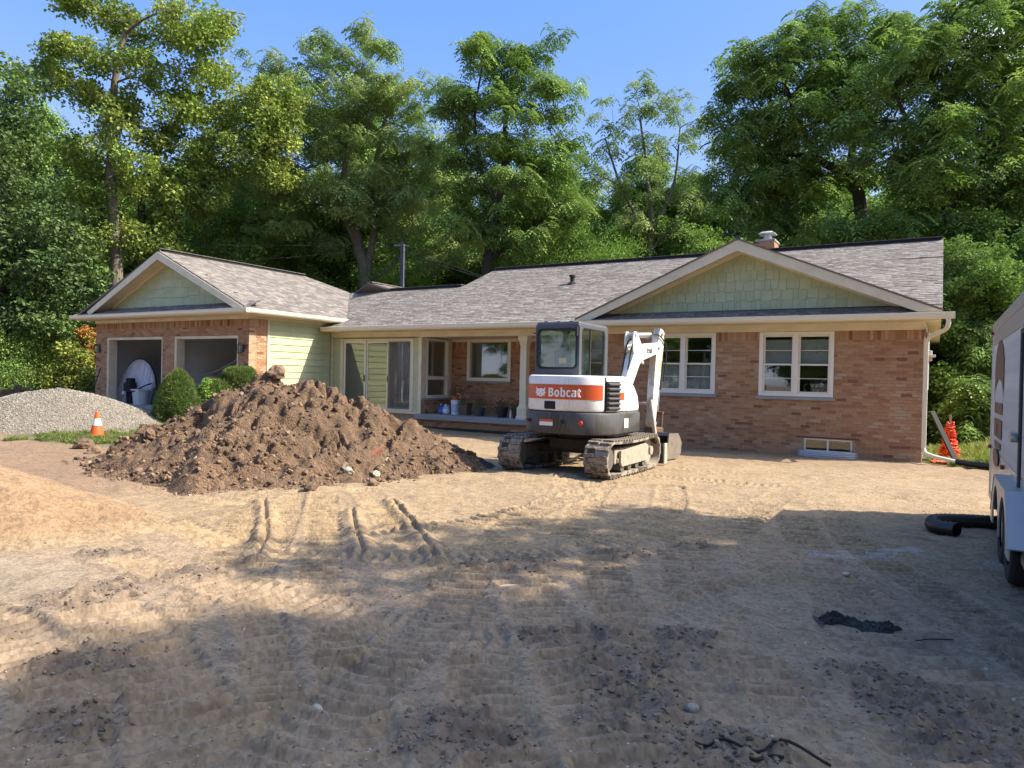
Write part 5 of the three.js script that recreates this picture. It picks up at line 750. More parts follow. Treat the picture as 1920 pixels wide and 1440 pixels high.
// ---------------------------------------------------------------- enclosed cargo trailer, alongside the drive (house axes)
{
  const tl = thing('cargo_trailer', 'weathered white ribbed cargo trailer with faded brown logo and two wheels under one fender', 'trailer', H(0.82, 0, 6.26), -YAW);
  tl.position.y = land(tl.position.x, tl.position.z);
  const skinTex = tex(256, (u, v) => { const k = 0.78 + 0.22 * fbm(u * 5, v * 9, 5, 131, 5), d = smooth(0.55, 0.8, fbm(u * 9, v * 4, 4, 137, 9)) * 0.14; return [k - d * 0.6, k - d * 0.8, k - d]; });
  const skin = PM(C(0.66, 0.645, 0.62), 0.32, { map: skinTex, metalness: 0.15, clearcoat: 0.25, clearcoatRoughness: 0.2 }), rail = M(C(0.46, 0.455, 0.44), 0.42, { metalness: 0.5 }), dark = M(C(0.035, 0.036, 0.04), 0.6), tyre = M(C(0.02, 0.02, 0.021), 0.9), faded = M(C(0.22, 0.125, 0.085), 0.6, { map: skinTex });
  const L = 6.0, Wd = 2.08, y0 = 0.30, y1 = 2.33;
  part(tl, 'body', merge([bx(0.012, Wd, y0, y1 - 0.02, 0.012, L)]), skin);
  part(tl, 'roof', merge([extrude([[0.0, 0], [Wd, 0], [Wd - 0.06, 0.06], [Wd / 2, 0.12], [0.06, 0.06]], L).translate(0, y1 - 0.02, 0)]), rail);
  const ribs = []; for (let z = 0.10; z < L; z += 0.098) ribs.push(extrude([[-0.018, 0], [0.018, 0], [0.008, 0.012], [-0.008, 0.012]], y1 - y0 - 0.62).rotateX(-Math.PI / 2).rotateY(Math.PI / 2).translate(0.012, y0 + 0.55, z));
  ribs.forEach((g, i) => part(tl, 'rib', g, skin));
  part(tl, 'kick_panel', bx(0.0, 0.012, y0, y0 + 0.54, 0.0, L), skin); part(tl, 'top_rail', merge([rbx(-0.012, 0.03, y1 - 0.10, y1 + 0.01, 0, L, 0.008), bx(-0.006, 0.012, y1 - 0.26, y1 - 0.105, 0.02, L)]), rail); part(tl, 'corner_post', rbx(-0.012, 0.05, y0 - 0.04, y1, -0.012, 0.07, 0.02), rail); part(tl, 'bottom_rail', rbx(-0.012, 0.05, y0 - 0.07, y0 + 0.01, 0, L, 0.01), rail);
  // faded print: an arched roof over two rows of panes and a round mark
  const pr = (pts) => extrude(pts.map(([z, y]) => [z, y]), 0.002).rotateY(-Math.PI / 2).translate(-0.0015 + 0.0, 0, 0);
  const arch = []; for (let k = 0; k <= 12; k++) { const a = Math.PI * k / 12; arch.push([1.15 + 0.62 * Math.cos(a), 1.72 + 0.36 * Math.sin(a)]); } for (let k = 12; k >= 0; k--) { const a = Math.PI * k / 12; arch.push([1.15 + 0.62 * Math.cos(a), 1.42 + 0.24 * Math.sin(a)]); }
  part(tl, 'faded_logo', merge([pr(arch), pr([[0.6, 1.28], [1.65, 1.28], [1.65, 1.40], [0.6, 1.40]]), pr([[0.6, 1.02], [1.0, 1.02], [1.0, 1.22], [0.6, 1.22]]), pr([[1.08, 1.02], [1.65, 1.02], [1.65, 1.22], [1.08, 1.22]]), pr([[0.7, 0.90], [1.5, 0.90], [1.5, 0.97], [0.7, 0.97]])]).translate(0.008 - 0.012, 0, 0), faded, 'faded brown arched logo');
  const ov = []; for (let k = 0; k < 20; k++) { const a = k / 20 * 6.283; ov.push([1.05 + 0.38 * Math.cos(a), 0.80 + 0.10 * Math.sin(a)]); } part(tl, 'faded_logo', pr(ov).translate(-0.014, 0, 0), faded);
  part(tl, 'side_door', merge([rbx(-0.02, 0.02, y0 + 0.05, y1 - 0.30, 3.52, 3.60, 0.01), rbx(-0.02, 0.02, y1 - 0.33, y1 - 0.29, 3.52, 4.4, 0.01)]), dark); part(tl, 'door_latch', merge([rbx(-0.07, 0.0, 1.12, 1.20, 3.36, 3.5, 0.01), rod(V(-0.05, 1.16, 3.3), V(-0.05, 1.16, 3.62), 0.014)]), rail);
  for (const [z, y] of [[0.06, 0.85], [2.0, 0.78], [0.1, 2.22]]) part(tl, 'marker_lamp', rbx(-0.035, 0.0, y - 0.02, y + 0.02, z - 0.05, z + 0.05, 0.01), M(C(0.22, 0.035, 0.02), 0.35));
  for (const z of [2.86, 3.60]) {
    const w = new THREE.Group(); w.name = 'wheel'; w.position.set(0.02, 0.335, z); tl.add(w);
    const pts = [[0.19, -0.09], [0.30, -0.10], [0.325, -0.085], [0.335, -0.05], [0.335, 0.05], [0.325, 0.085], [0.30, 0.10], [0.19, 0.09]].map(p => new THREE.Vector2(p[0], p[1]));
    part(w, 'tyre', new THREE.LatheGeometry(pts, 40).rotateZ(Math.PI / 2), tyre);
    part(w, 'rim', merge([cyl(0.20, 0.20, 0.15, 30, true).rotateZ(Math.PI / 2).translate(0.075, 0, 0), cyl(0.19, 0.10, 0.04, 24).rotateZ(Math.PI / 2).translate(-0.01, 0, 0), cyl(0.05, 0.045, 0.05, 16).rotateZ(Math.PI / 2).translate(-0.03, 0, 0)]), M(C(0.55, 0.55, 0.55), 0.35, { metalness: 0.6 }));
  }
  { // one fender over both wheels: a sloping shelf and a skirt plate with two arches
    const top = [[2.28, 0.40], [2.62, 0.76], [3.84, 0.76], [4.22, 0.38]], sk = new THREE.Shape(); sk.moveTo(...top[0]); for (const p of top.slice(1)) sk.lineTo(...p); sk.lineTo(4.22, 0.30);
    const arc = (c, r) => { for (let k = 0; k <= 14; k++) { const a = Math.PI * k / 14; sk.lineTo(c + r * Math.cos(a), 0.30 + (r + 0.03) * Math.sin(a)); } }; arc(3.60, 0.355); arc(2.86, 0.355); sk.lineTo(2.28, 0.30); sk.closePath();
    const plate = new THREE.ExtrudeGeometry(sk, { depth: 0.012, bevelEnabled: false }).rotateY(-Math.PI / 2).translate(-0.105, 0, 0), sh = [];
    for (let i = 0; i < 3; i++) { const [a, b] = [top[i], top[i + 1]], dz = b[0] - a[0], dy = b[1] - a[1], l = Math.hypot(dz, dy); sh.push(bx(-0.122, 0.0, -0.008, 0.008, 0, l).rotateX(-Math.atan2(dy, dz)).translate(0, a[1], a[0])); }
    part(tl, 'fender', merge([plate, ...sh]), rail); part(tl, 'wheel_well', bx(-0.004, 0.004, 0.28, 0.74, 2.4, 4.1), rail); }
  part(tl, 'chassis', merge([rbx(0.15, 0.25, 0.2, 0.30, 0.05, L, 0.01), rbx(Wd - 0.25, Wd - 0.15, 0.2, 0.30, 0.05, L, 0.01), rod(V(0.0, 0.33, 2.86), V(Wd, 0.33, 2.86), 0.04), rod(V(0.0, 0.33, 3.60), V(Wd, 0.33, 3.60), 0.04), rbx(0.1, 0.16, 0.0, 0.24, 0.14, 0.22, 0.01), rbx(Wd - 0.16, Wd - 0.1, 0.0, 0.24, 0.14, 0.22, 0.01)]), dark);
  for (const z of [2.86, 3.60]) part(tl, 'far_wheel', cyl(0.335, 0.335, 0.2, 30).rotateZ(Math.PI / 2).translate(Wd + 0.16, 0.335, z), tyre);
}

// ---------------------------------------------------------------- heaps of earth and gravel
function heap(name, label, category, { x0, x1, z0, z1, nx, nz, h, mat, colour }) {
  const P = [], K = [], U = [], I = [], t = thing(name, label, category, V((x0 + x1) / 2, 0, (z0 + z1) / 2)), o = t.position;
  for (let j = 0; j <= nz; j++) for (let i = 0; i <= nx; i++) { const x = lerp(x0, x1, i / nx), z = lerp(z0, z1, j / nz), y = h(x, z), c = colour(x, z, y); P.push(x - o.x, groundHeight(x, z, false) + y - 0.05, z - o.z); K.push(...c); U.push(x / 0.9, z / 0.9 - y * 1.1); }
  for (let j = 0; j < nz; j++) for (let i = 0; i < nx; i++) { const a = j * (nx + 1) + i, b = a + 1, c = a + nx + 1, d = c + 1; I.push(a, c, b, b, c, d); }
  const g = new THREE.BufferGeometry(); g.setAttribute('position', new THREE.Float32BufferAttribute(P, 3)); g.setAttribute('color', new THREE.Float32BufferAttribute(K, 3)); g.setAttribute('uv', new THREE.Float32BufferAttribute(U, 2)); g.setIndex(I); g.computeVertexNormals();
  part(t, 'mound', g, mat); return t;
}
const profile = (pts, x) => { if (x <= pts[0][0]) return pts[0][1]; for (let i = 1; i < pts.length; i++) if (x <= pts[i][0]) { const t = (x - pts[i - 1][0]) / (pts[i][0] - pts[i - 1][0]); return lerp(pts[i - 1][1], pts[i][1], t * t * (3 - 2 * t) * 0.5 + t * 0.5); } return pts[pts.length - 1][1]; };
const crestH = [[-7.6, 0], [-7.1, 0.08], [-6.6, 0.30], [-6.05, 0.66], [-5.3, 0.98], [-4.6, 1.28], [-4.05, 1.60], [-3.6, 1.48], [-2.94, 1.30], [-2.3, 1.08], [-1.84, 0.88], [-1.2, 0.55], [-0.75, 0.28], [-0.35, 0]];
const spoilHeight = (x, z) => {
  const zc = -12.1 - 0.05 * (x + 4), hc = profile(crestH, x + 0.12 * (fbm(z * 1.5, x, 3, 201) - 0.5)), wf = 0.55 + 1.45 * hc + 0.35 * smooth(0.1, 0.6, hc), wb = 0.5 + 1.35 * hc, d = z > zc ? (z - zc) / wf : (zc - z) / wb;
  if (hc < 0.01 || d > 1.25) return 0;
  let y = hc * Math.max(0, 1 - Math.pow(d, 0.92)); const k = smooth(0, 0.18, y);
  const n = fbm(x * 1.6, z * 1.6, 4, 203), m = fbm(x * 4.2, z * 4.2, 4, 205), f = fbm(x * 11, z * 11, 3, 207), v = Math.abs(fbm(x * 2.2 + 9, z * 2.2, 3, 209) - 0.5);
  y += k * ((n - 0.5) * 0.40 + (m - 0.5) * 0.24 + (f - 0.5) * 0.13 - 0.22 * smooth(0.06, 0.0, v) * smooth(0.3, 0.7, y));
  return Math.max(0, y);
};
const clodMat = M(C(1, 1, 1), 0.97, { map: grainTex });
{
  const spoil = heap('dirt_pile', 'large brown heap of freshly dug clumpy earth', 'dirt pile', { x0: -8.6, x1: -0.1, z0: -15.2, z1: -8.8, nx: 330, nz: 250, h: spoilHeight, mat: new THREE.MeshStandardMaterial({ vertexColors: true, map: sandGrain, bumpMap: sandBump, bumpScale: 0.05, roughness: 0.98 }),
    colour: (x, z, y) => { const n = fbm(x * 1.8, z * 1.8, 4, 211), m = fbm(x * 7, z * 7, 3, 213), a = lerp(0.175, 0.285, n) * (0.7 + 0.5 * m), s = smooth(0.10, 0.0, y); return [lerp(a, 0.34, s), lerp(a * 0.645, 0.23, s), lerp(a * 0.40, 0.14, s)]; } });
  const R = rng(215), it = [], base = spoil.position;
  for (let i = 0; i < 16000; i++) {
    const x = lerp(-8.0, -0.2, R()), z = lerp(-14.8, -8.7, R()), y = spoilHeight(x, z); if (y < 0.015 && R() > 0.05) continue;
    const dens = smooth(0.35, 0.6, fbm(x * 1.4, z * 1.4, 3, 217)); if (R() > 0.25 + 0.75 * dens) continue;
    const s = 0.006 + 0.034 * Math.pow(R(), 4.5), l = R(), k = (l < 0.03 ? C(0.38, 0.29, 0.20) : l < 0.35 ? C(0.11, 0.07, 0.044) : C(0.215, 0.138, 0.086)).multiplyScalar(0.75 + 0.5 * R());
    it.push({ x: x - base.x, y: groundHeight(x, z, false) + y - 0.05 + s * 0.4, z: z - base.z, s: [s * (0.8 + 0.6 * R()), s * (0.6 + 0.5 * R()), s * (0.8 + 0.5 * R())], a: R() * 3, b: R() * 6, c: R() * 3, k });
  }
  scatter('crumbs', '', '', rock(31, 1, 1.2), clodMat, it, 'stuff', spoil);
  // bigger clods and stones that can be told apart, part of the heap while they lie in it
  const clods = [rock(41, 2, 1.3), rock(42, 2, 1.5), rock(43, 2, 1.1)], mats = [M(C(0.155, 0.10, 0.062), 0.97, { map: grainTex }), M(C(0.215, 0.139, 0.086), 0.97, { map: grainTex }), M(C(0.42, 0.36, 0.28), 0.9, { map: grainTex }), M(C(0.40, 0.16, 0.09), 0.9)];
  for (let i = 0; i < 46; i++) { const x = lerp(-6.9, -0.7, R()), z = lerp(-12.6, -9.4, R()), y = spoilHeight(x, z); if (y < 0.05) continue; const s = 0.035 + 0.07 * R() * R(), m = part(spoil, 'clod', clods[i % 3], mats[R() < 0.04 ? 2 : R() < 0.5 ? 0 : 1]); m.position.set(x - base.x, groundHeight(x, z, false) + y - 0.05 + s * 0.35, z - base.z); m.rotation.set(R() * 3, R() * 6, R() * 3); m.scale.set(s * (0.9 + 0.5 * R()), s * (0.7 + 0.3 * R()), s); }
  { const m = part(spoil, 'clod', clods[1], mats[1], 'brown boulder on the very top of the heap'), y = spoilHeight(-4.0, -12.15); m.position.set(-4.0 - base.x, groundHeight(-4, -12.15, false) + y + 0.05, -12.15 - base.z); m.scale.set(0.15, 0.14, 0.12); m.rotation.set(0.2, 0.7, 0.1); }
  { const x = -2.05, z = -10.9, m = part(spoil, 'brick', new THREE.BoxGeometry(0.2, 0.06, 0.09), mats[3], 'broken red brick sticking out of the heap'); m.position.set(x - base.x, spoilHeight(x, z) + 0.0, z - base.z); m.rotation.set(0.5, 0.6, 0.4); }
  // clods rolled off to the side
  [[-4.95, -10.45, 0.21, 'bucket sized dark brown lump of earth in front of the heap', 0], [-7.85, -13.1, 0.16, 'dark flat lump of earth beyond the left foot of the heap', 0], [-7.35, -12.6, 0.12, 'sandy lump of earth near the foot of the heap', 1], [-4.2, -9.75, 0.10, 'small crumbling clod in front of the heap', 1], [-6.6, -12.2, 0.13, 'round clod at the heap edge towards the traffic cone', 0], [-5.9, -11.4, 0.11, 'half buried clod in the fan of earth', 1], [-1.9, -9.9, 0.08, 'small brown stone fallen from the heap', 1], [-2.6, -9.35, 0.09, 'dark clod on the sand below the heap', 0]].forEach(([x, z, s, l, k]) => { const m = new THREE.Mesh(clods[k], mats[k]); m.name = numbered('clod'); tag(m, l, 'clod'); m.position.set(x, groundHeight(x, z) + s * 0.45, z); m.scale.set(s, s * 0.72, s * 0.9); m.rotation.set(0.3, x * 5, 0.2); scene.add(m); });
  // roots and sticks
  for (const [a, b] of [[[-1.55, -11.2], [-1.05, -11.0]], [[-1.4, -11.35], [-0.9, -11.2]], [[-4.6, -10.8], [-4.45, -10.3]]]) { const y = (p) => groundHeight(p[0], p[1], false) + spoilHeight(p[0], p[1]); part(spoil, 'root', tubeAlong([V(a[0] - base.x, y(a), a[1] - base.z), V((a[0] + b[0]) / 2 - base.x, (y(a) + y(b)) / 2 + 0.12, (a[1] + b[1]) / 2 - base.z), V(b[0] - base.x, y(b) + 0.04, b[1] - base.z)], 0.008, 12, 5), barks[1]); }
}
{ // a darker tongue of topsoil tipped at the heap's end
  const h = (x, z) => { const d = Math.hypot((x + 1.0) / 0.85, (z + 12.6) / 0.75), y = 0.42 * Math.max(0, 1 - d); return y > 0 ? Math.max(0, y + 0.10 * smooth(0, 0.1, y) * (fbm(x * 6, z * 6, 4, 221) - 0.5)) : 0; };
  heap('topsoil_heap', 'small black heap of topsoil tipped against the dirt pile beside the excavator', 'dirt pile', { x0: -2.0, x1: 0.0, z0: -13.5, z1: -11.7, nx: 70, nz: 60, h, mat: new THREE.MeshStandardMaterial({ vertexColors: true, map: sandGrain, bumpMap: sandBump, bumpScale: 0.05, roughness: 0.98 }), colour: (x, z) => { const m = 0.7 + 0.6 * fbm(x * 8, z * 8, 3, 223); return [0.055 * m, 0.045 * m, 0.04 * m]; } });
}
{
  const gh = (x, z) => { const d = Math.hypot((x + 10.55) / 2.75, (z + 16.6) / 2.4); return 0.96 * Math.max(0, 1 - Math.pow(d, 1.05)) * (1 - 0.12 * Math.exp(-d * d * 20)) + (d < 1 ? (fbm(x * 2.4, z * 2.4, 3, 231) - 0.5) * 0.05 : 0); };
  const gr = heap('gravel_pile', 'smooth pale heap of crushed gravel in front of the garage', 'gravel pile', { x0: -14.8, x1: -7.9, z0: -19.4, z1: -13.4, nx: 150, nz: 130, h: gh, mat: new THREE.MeshStandardMaterial({ vertexColors: true, map: sandGrain, bumpMap: sandBump, bumpScale: 0.03, roughness: 0.95 }), colour: (x, z) => { const m = 0.82 + 0.35 * (fbm(x * 9, z * 9, 3, 233) - 0.5); return [0.31 * m, 0.27 * m, 0.215 * m]; } });
  const R = rng(235), it = [], b = gr.position; for (let i = 0; i < 14000; i++) { const x = lerp(-14.4, -8.3, R()), z = lerp(-18.4, -13.7, R()), y = gh(x, z); if (y < 0.01) continue; const s = 0.010 + 0.012 * R(), v = 0.17 + 0.22 * R(); it.push({ x: x - b.x, y: groundHeight(x, z, false) + y - 0.045, z: z - b.z, s: [s, s * 0.8, s * 1.1], a: R() * 3, b: R() * 6, k: C(v, v * 0.90, v * 0.76) }); }
  scatter('gravel', '', '', rock(51, 0, 0.5), M(C(1, 1, 1), 0.9), it, 'stuff', gr);
}
// ---------------------------------------------------------------- things lying about the yard
{
  const p = V(-8.52, 0, -14.7); p.y = groundHeight(p.x, p.z) - 0.005; const c = thing('traffic_cone', 'orange traffic cone with one white collar beside the gravel heap', 'traffic cone', p);
  const or = M(C(0.78, 0.10, 0.015), 0.5), at = y => 0.132 - 0.105 * y / 0.47;
  part(c, 'base', rbx(-0.16, 0.16, 0, 0.025, -0.16, 0.16, 0.02), or); part(c, 'cone_body', cyl(0.135, 0.028, 0.47, 28).translate(0, 0.02, 0), or); part(c, 'white_collar', cyl(at(0.20) + 0.003, at(0.34) + 0.003, 0.14, 28, true).translate(0, 0.22, 0), M(C(0.82, 0.82, 0.80), 0.4)); part(c, 'tip', cyl(0.028, 0.022, 0.012, 20).translate(0, 0.488, 0), or);
}
const blackPlastic = M(C(0.012, 0.012, 0.013), 0.42);
function corrugated(pts, r, n = 90) { const c = new THREE.CatmullRomCurve3(pts), out = { p: [], n: [], u: [], i: [] }, P = c.getSpacedPoints(n), ra = P.map((_, i) => r * (i % 3 === 1 ? 1.0 : 0.90)); taperTube(P, ra, 16, out); const inner = { p: [], n: [], u: [], i: [] }; taperTube([...P].reverse(), ra.map(() => r * 0.84), 16, inner); return merge([tubesGeo(out), tubesGeo(inner)]); }
{
  const y = 0.075, g = corrugated([V(4.66, groundHeight(4.66, -7.42) + y, -7.42), V(4.58, groundHeight(4.58, -7.66) + y, -7.66), V(4.74, groundHeight(4.74, -7.94) + y, -7.94), V(5.1, groundHeight(5, -8) + y, -8.02), V(5.6, groundHeight(5.6, -8) + y, -8.05), V(6.2, groundHeight(6.2, -8) + y, -8.0)], 0.075, 110);
  const m = new THREE.Mesh(g, blackPlastic); m.name = numbered('drain_hose'); tag(m, 'black corrugated drain hose curling out from under the trailer', 'hose'); scene.add(m);
  const a = H(0.60, 0, 0.24), q = H(0.95, 0, 0.42), z = H(1.75, 0, 0.75), m2 = new THREE.Mesh(corrugated([V(a.x, groundHeight(a.x, a.z) + 0.10, a.z), V(q.x, groundHeight(q.x, q.z) + 0.075, q.z), V(z.x, groundHeight(z.x, z.z) + 0.062, z.z)], 0.06, 50), blackPlastic); m2.name = numbered('drain_hose'); tag(m2, 'straight black drain pipe running on from the downspout', 'hose'); scene.add(m2);
}
{ // dark plank leaning on the house corner, orange mesh fence bunched behind it
  const a = H(0.16, 1.05, -0.75), b = H(0.62, 0.03, -0.30), m = new THREE.Mesh(rbx(-0.05, 0.05, 0, a.distanceTo(b), -0.02, 0.02, 0.005), M(C(0.014, 0.015, 0.015), 0.75)); m.position.copy(b); m.quaternion.setFromUnitVectors(V(0, 1, 0), a.clone().sub(b).normalize()); m.name = numbered('leaning_plank'); tag(m, 'dark plank leaning against the house end beside the downspout', 'plank'); scene.add(m);
  const f = thing('safety_fence', 'bunched orange plastic safety netting beside the downspout', 'fence', H(0.50, 0, -0.95)), R = rng(251), orange = M(C(0.80, 0.075, 0.012), 0.55), strips = [];
  for (let k = 0; k < 26; k++) { const pts = [], a0 = R() * 6.28, q = 0.06 + 0.12 * R(); let an = a0; const top = 0.45 + 0.36 * R(); for (let i = 0; i <= 7; i++) { const t = i / 7; an += (R() - 0.5) * 1.6; pts.push(V(Math.cos(an) * q * (1.15 - t * 0.8), 0.02 + top * t, Math.sin(an) * q * (1.15 - t * 0.8))); } strips.push(new THREE.TubeGeometry(new THREE.CatmullRomCurve3(pts), 24, 0.011, 4)); }
  for (let k = 0; k < 16; k++) { const y = 0.06 + k * 0.05, q = 0.17 * (1.15 - k / 16 * 0.85), pts = []; for (let i = 0; i <= 10; i++) { const a1 = i / 10 * 6.283; pts.push(V(Math.cos(a1) * q * (0.8 + 0.5 * R()), y + (R() - 0.5) * 0.06, Math.sin(a1) * q * (0.8 + 0.5 * R()))); } strips.push(new THREE.TubeGeometry(new THREE.CatmullRomCurve3(pts), 30, 0.012, 4)); }
  part(f, 'netting', merge(strips), orange); const tail = []; for (let k = 0; k < 7; k++) tail.push(tubeAlong([V(0.1, 0.04 + k * 0.012, 0.1 * k - 0.1), V(-0.3, 0.05 + R() * 0.05, 0.25 + 0.06 * k), V(-0.75, 0.03 + R() * 0.05, 0.6 + 0.05 * k)], 0.012, 16, 4)); part(f, 'loose_end', merge(tail), orange); part(f, 'stake', rbx(-0.018, 0.018, 0, 0.98, -0.018, 0.018, 0.004), M(C(0.3, 0.2, 0.12), 0.9));
}
{ // galvanised window well
  const w = thing('window_well', 'white corrugated window well round the basement window', 'window well', H(-1.77, 0, 0.0), -YAW), g = [], galv = M(C(0.46, 0.49, 0.54), 0.4, { metalness: 0.5 });
  const ring = (y, k) => { const p = []; for (let i = 0; i <= 16; i++) { const a = Math.PI * i / 16; p.push(V(-0.60 * Math.cos(a), y, 0.06 + 0.36 * Math.sin(a))); } return new THREE.TubeGeometry(new THREE.CatmullRomCurve3(p), 40, k, 6); };
  for (const [y, k] of [[0.02, 0.02], [0.055, 0.024], [0.09, 0.022], [0.12, 0.018]]) part(w, 'rib', ring(y, k), galv); part(w, 'strap', merge([-0.5, -0.12, 0.28, 0.56].map(x => bx(x - 0.012, x + 0.012, 0.0, 0.14, 0.06 + 0.36 * Math.sqrt(Math.max(0, 1 - x * x / 0.36)) + 0.018, 0.06 + 0.36 * Math.sqrt(Math.max(0, 1 - x * x / 0.36)) + 0.026))), galv);
}
{ // crumpled black sheeting
  const nx = 90, nz = 50, P = [], I = [], cx = 2.27, cz = -4.62;
  for (let j = 0; j <= nz; j++) for (let i = 0; i <= nx; i++) { const u = i / nx - 0.5, v = j / nz - 0.5, w = 0.20 * (0.55 + 0.45 * Math.sin(u * 9 + 1) * 0.6 + 0.3 * fbm(u * 9, 3, 3, 261)), x = cx + u * 0.50, z = cz + v * w + 0.10 * u + 0.05 * Math.sin(u * 7), e = Math.min(1, (0.5 - Math.abs(v)) * 7, (0.5 - Math.abs(u)) * 8), f = Math.abs(fbm(u * 16 + 3, v * 7, 4, 263) - 0.5) * 2; P.push(x + 0.02 * (fbm(u * 20, v * 20, 2, 267) - 0.5), groundHeight(x, z) + 0.006 + e * (0.008 + 0.042 * f * (0.5 + fbm(u * 5, v * 3, 2, 265)) + 0.02 * Math.exp(-Math.pow((u + 0.22) * 7, 2))), z); }
  for (let j = 0; j < nz; j++) for (let i = 0; i < nx; i++) { const a = j * (nx + 1) + i; I.push(a, a + nx + 1, a + 1, a + 1, a + nx + 1, a + nx + 2); }
  const g = new THREE.BufferGeometry(); g.setAttribute('position', new THREE.Float32BufferAttribute(P, 3)); g.setIndex(I); g.computeVertexNormals(); const m = new THREE.Mesh(g, M(C(0.010, 0.010, 0.011), 0.5, { side: THREE.DoubleSide })); m.name = numbered('plastic_sheet'); tag(m, 'crumpled scrap of black plastic sheeting on the ground', 'plastic sheet'); scene.add(m);
}
{
  const put = (name, label, cat, g, mat, x, z, s, r, lift = 0.3) => { const m = new THREE.Mesh(g, mat); m.name = numbered(name); tag(m, label, cat); m.position.set(x, groundHeight(x, z) + s[1] * lift, z); m.scale.set(...s); m.rotation.set(...r); scene.add(m); };
  const pale = M(C(0.52, 0.44, 0.33), 0.85, { map: grainTex }), stone = M(C(0.33, 0.29, 0.24), 0.9, { map: grainTex }), wood = M(C(0.055, 0.045, 0.04), 0.9, { map: barkTex });
  put('stone', 'pale elongated stone lying alone in the shade', 'stone', rock(61, 2, 0.3), pale, -0.88, -3.35, [0.022, 0.02, 0.06], [0, 0.5, 0.1]);
  put('stone', 'round grey stone half sunk beside dark soil', 'stone', rock(62, 2, 0.3), stone, 0.885, -3.37, [0.035, 0.03, 0.032], [0, 0.3, 0]);
  put('stone', 'flat buff stone at the edge of the tree shade', 'stone', rock(63, 2, 0.3), pale, 0.02, -5.35, [0.10, 0.02, 0.045], [0, 0.2, 0]);
  put('stone', 'small white stone near the pale chalky patch', 'stone', rock(64, 2, 0.3), pale, 2.75, -5.8, [0.03, 0.02, 0.03], [0, 1, 0]);
  for (const [label, pts, r] of [['dark crooked stick lying across the track print', [[0.76, -3.12], [0.86, -3.03], [0.93, -3.05], [1.06, -2.96], [1.16, -2.98], [1.32, -2.87]], 0.007], ['thin dark twig near the black sheeting', [[2.5, -4.36], [2.56, -4.33], [2.64, -4.36], [2.72, -4.34]], 0.004], ['short broken branch on dark soil', [[0.96, -2.98], [1.02, -2.9], [1.1, -2.94], [1.15, -2.92]], 0.008]]) { const m = new THREE.Mesh(tubeAlong(pts.map(([x, z], i) => V(x, groundHeight(x, z) + r * 0.8 + 0.008 * (i % 2), z)), r, 24, 6), wood); m.name = numbered('stick'); tag(m, label, 'stick'); scene.add(m); }
}
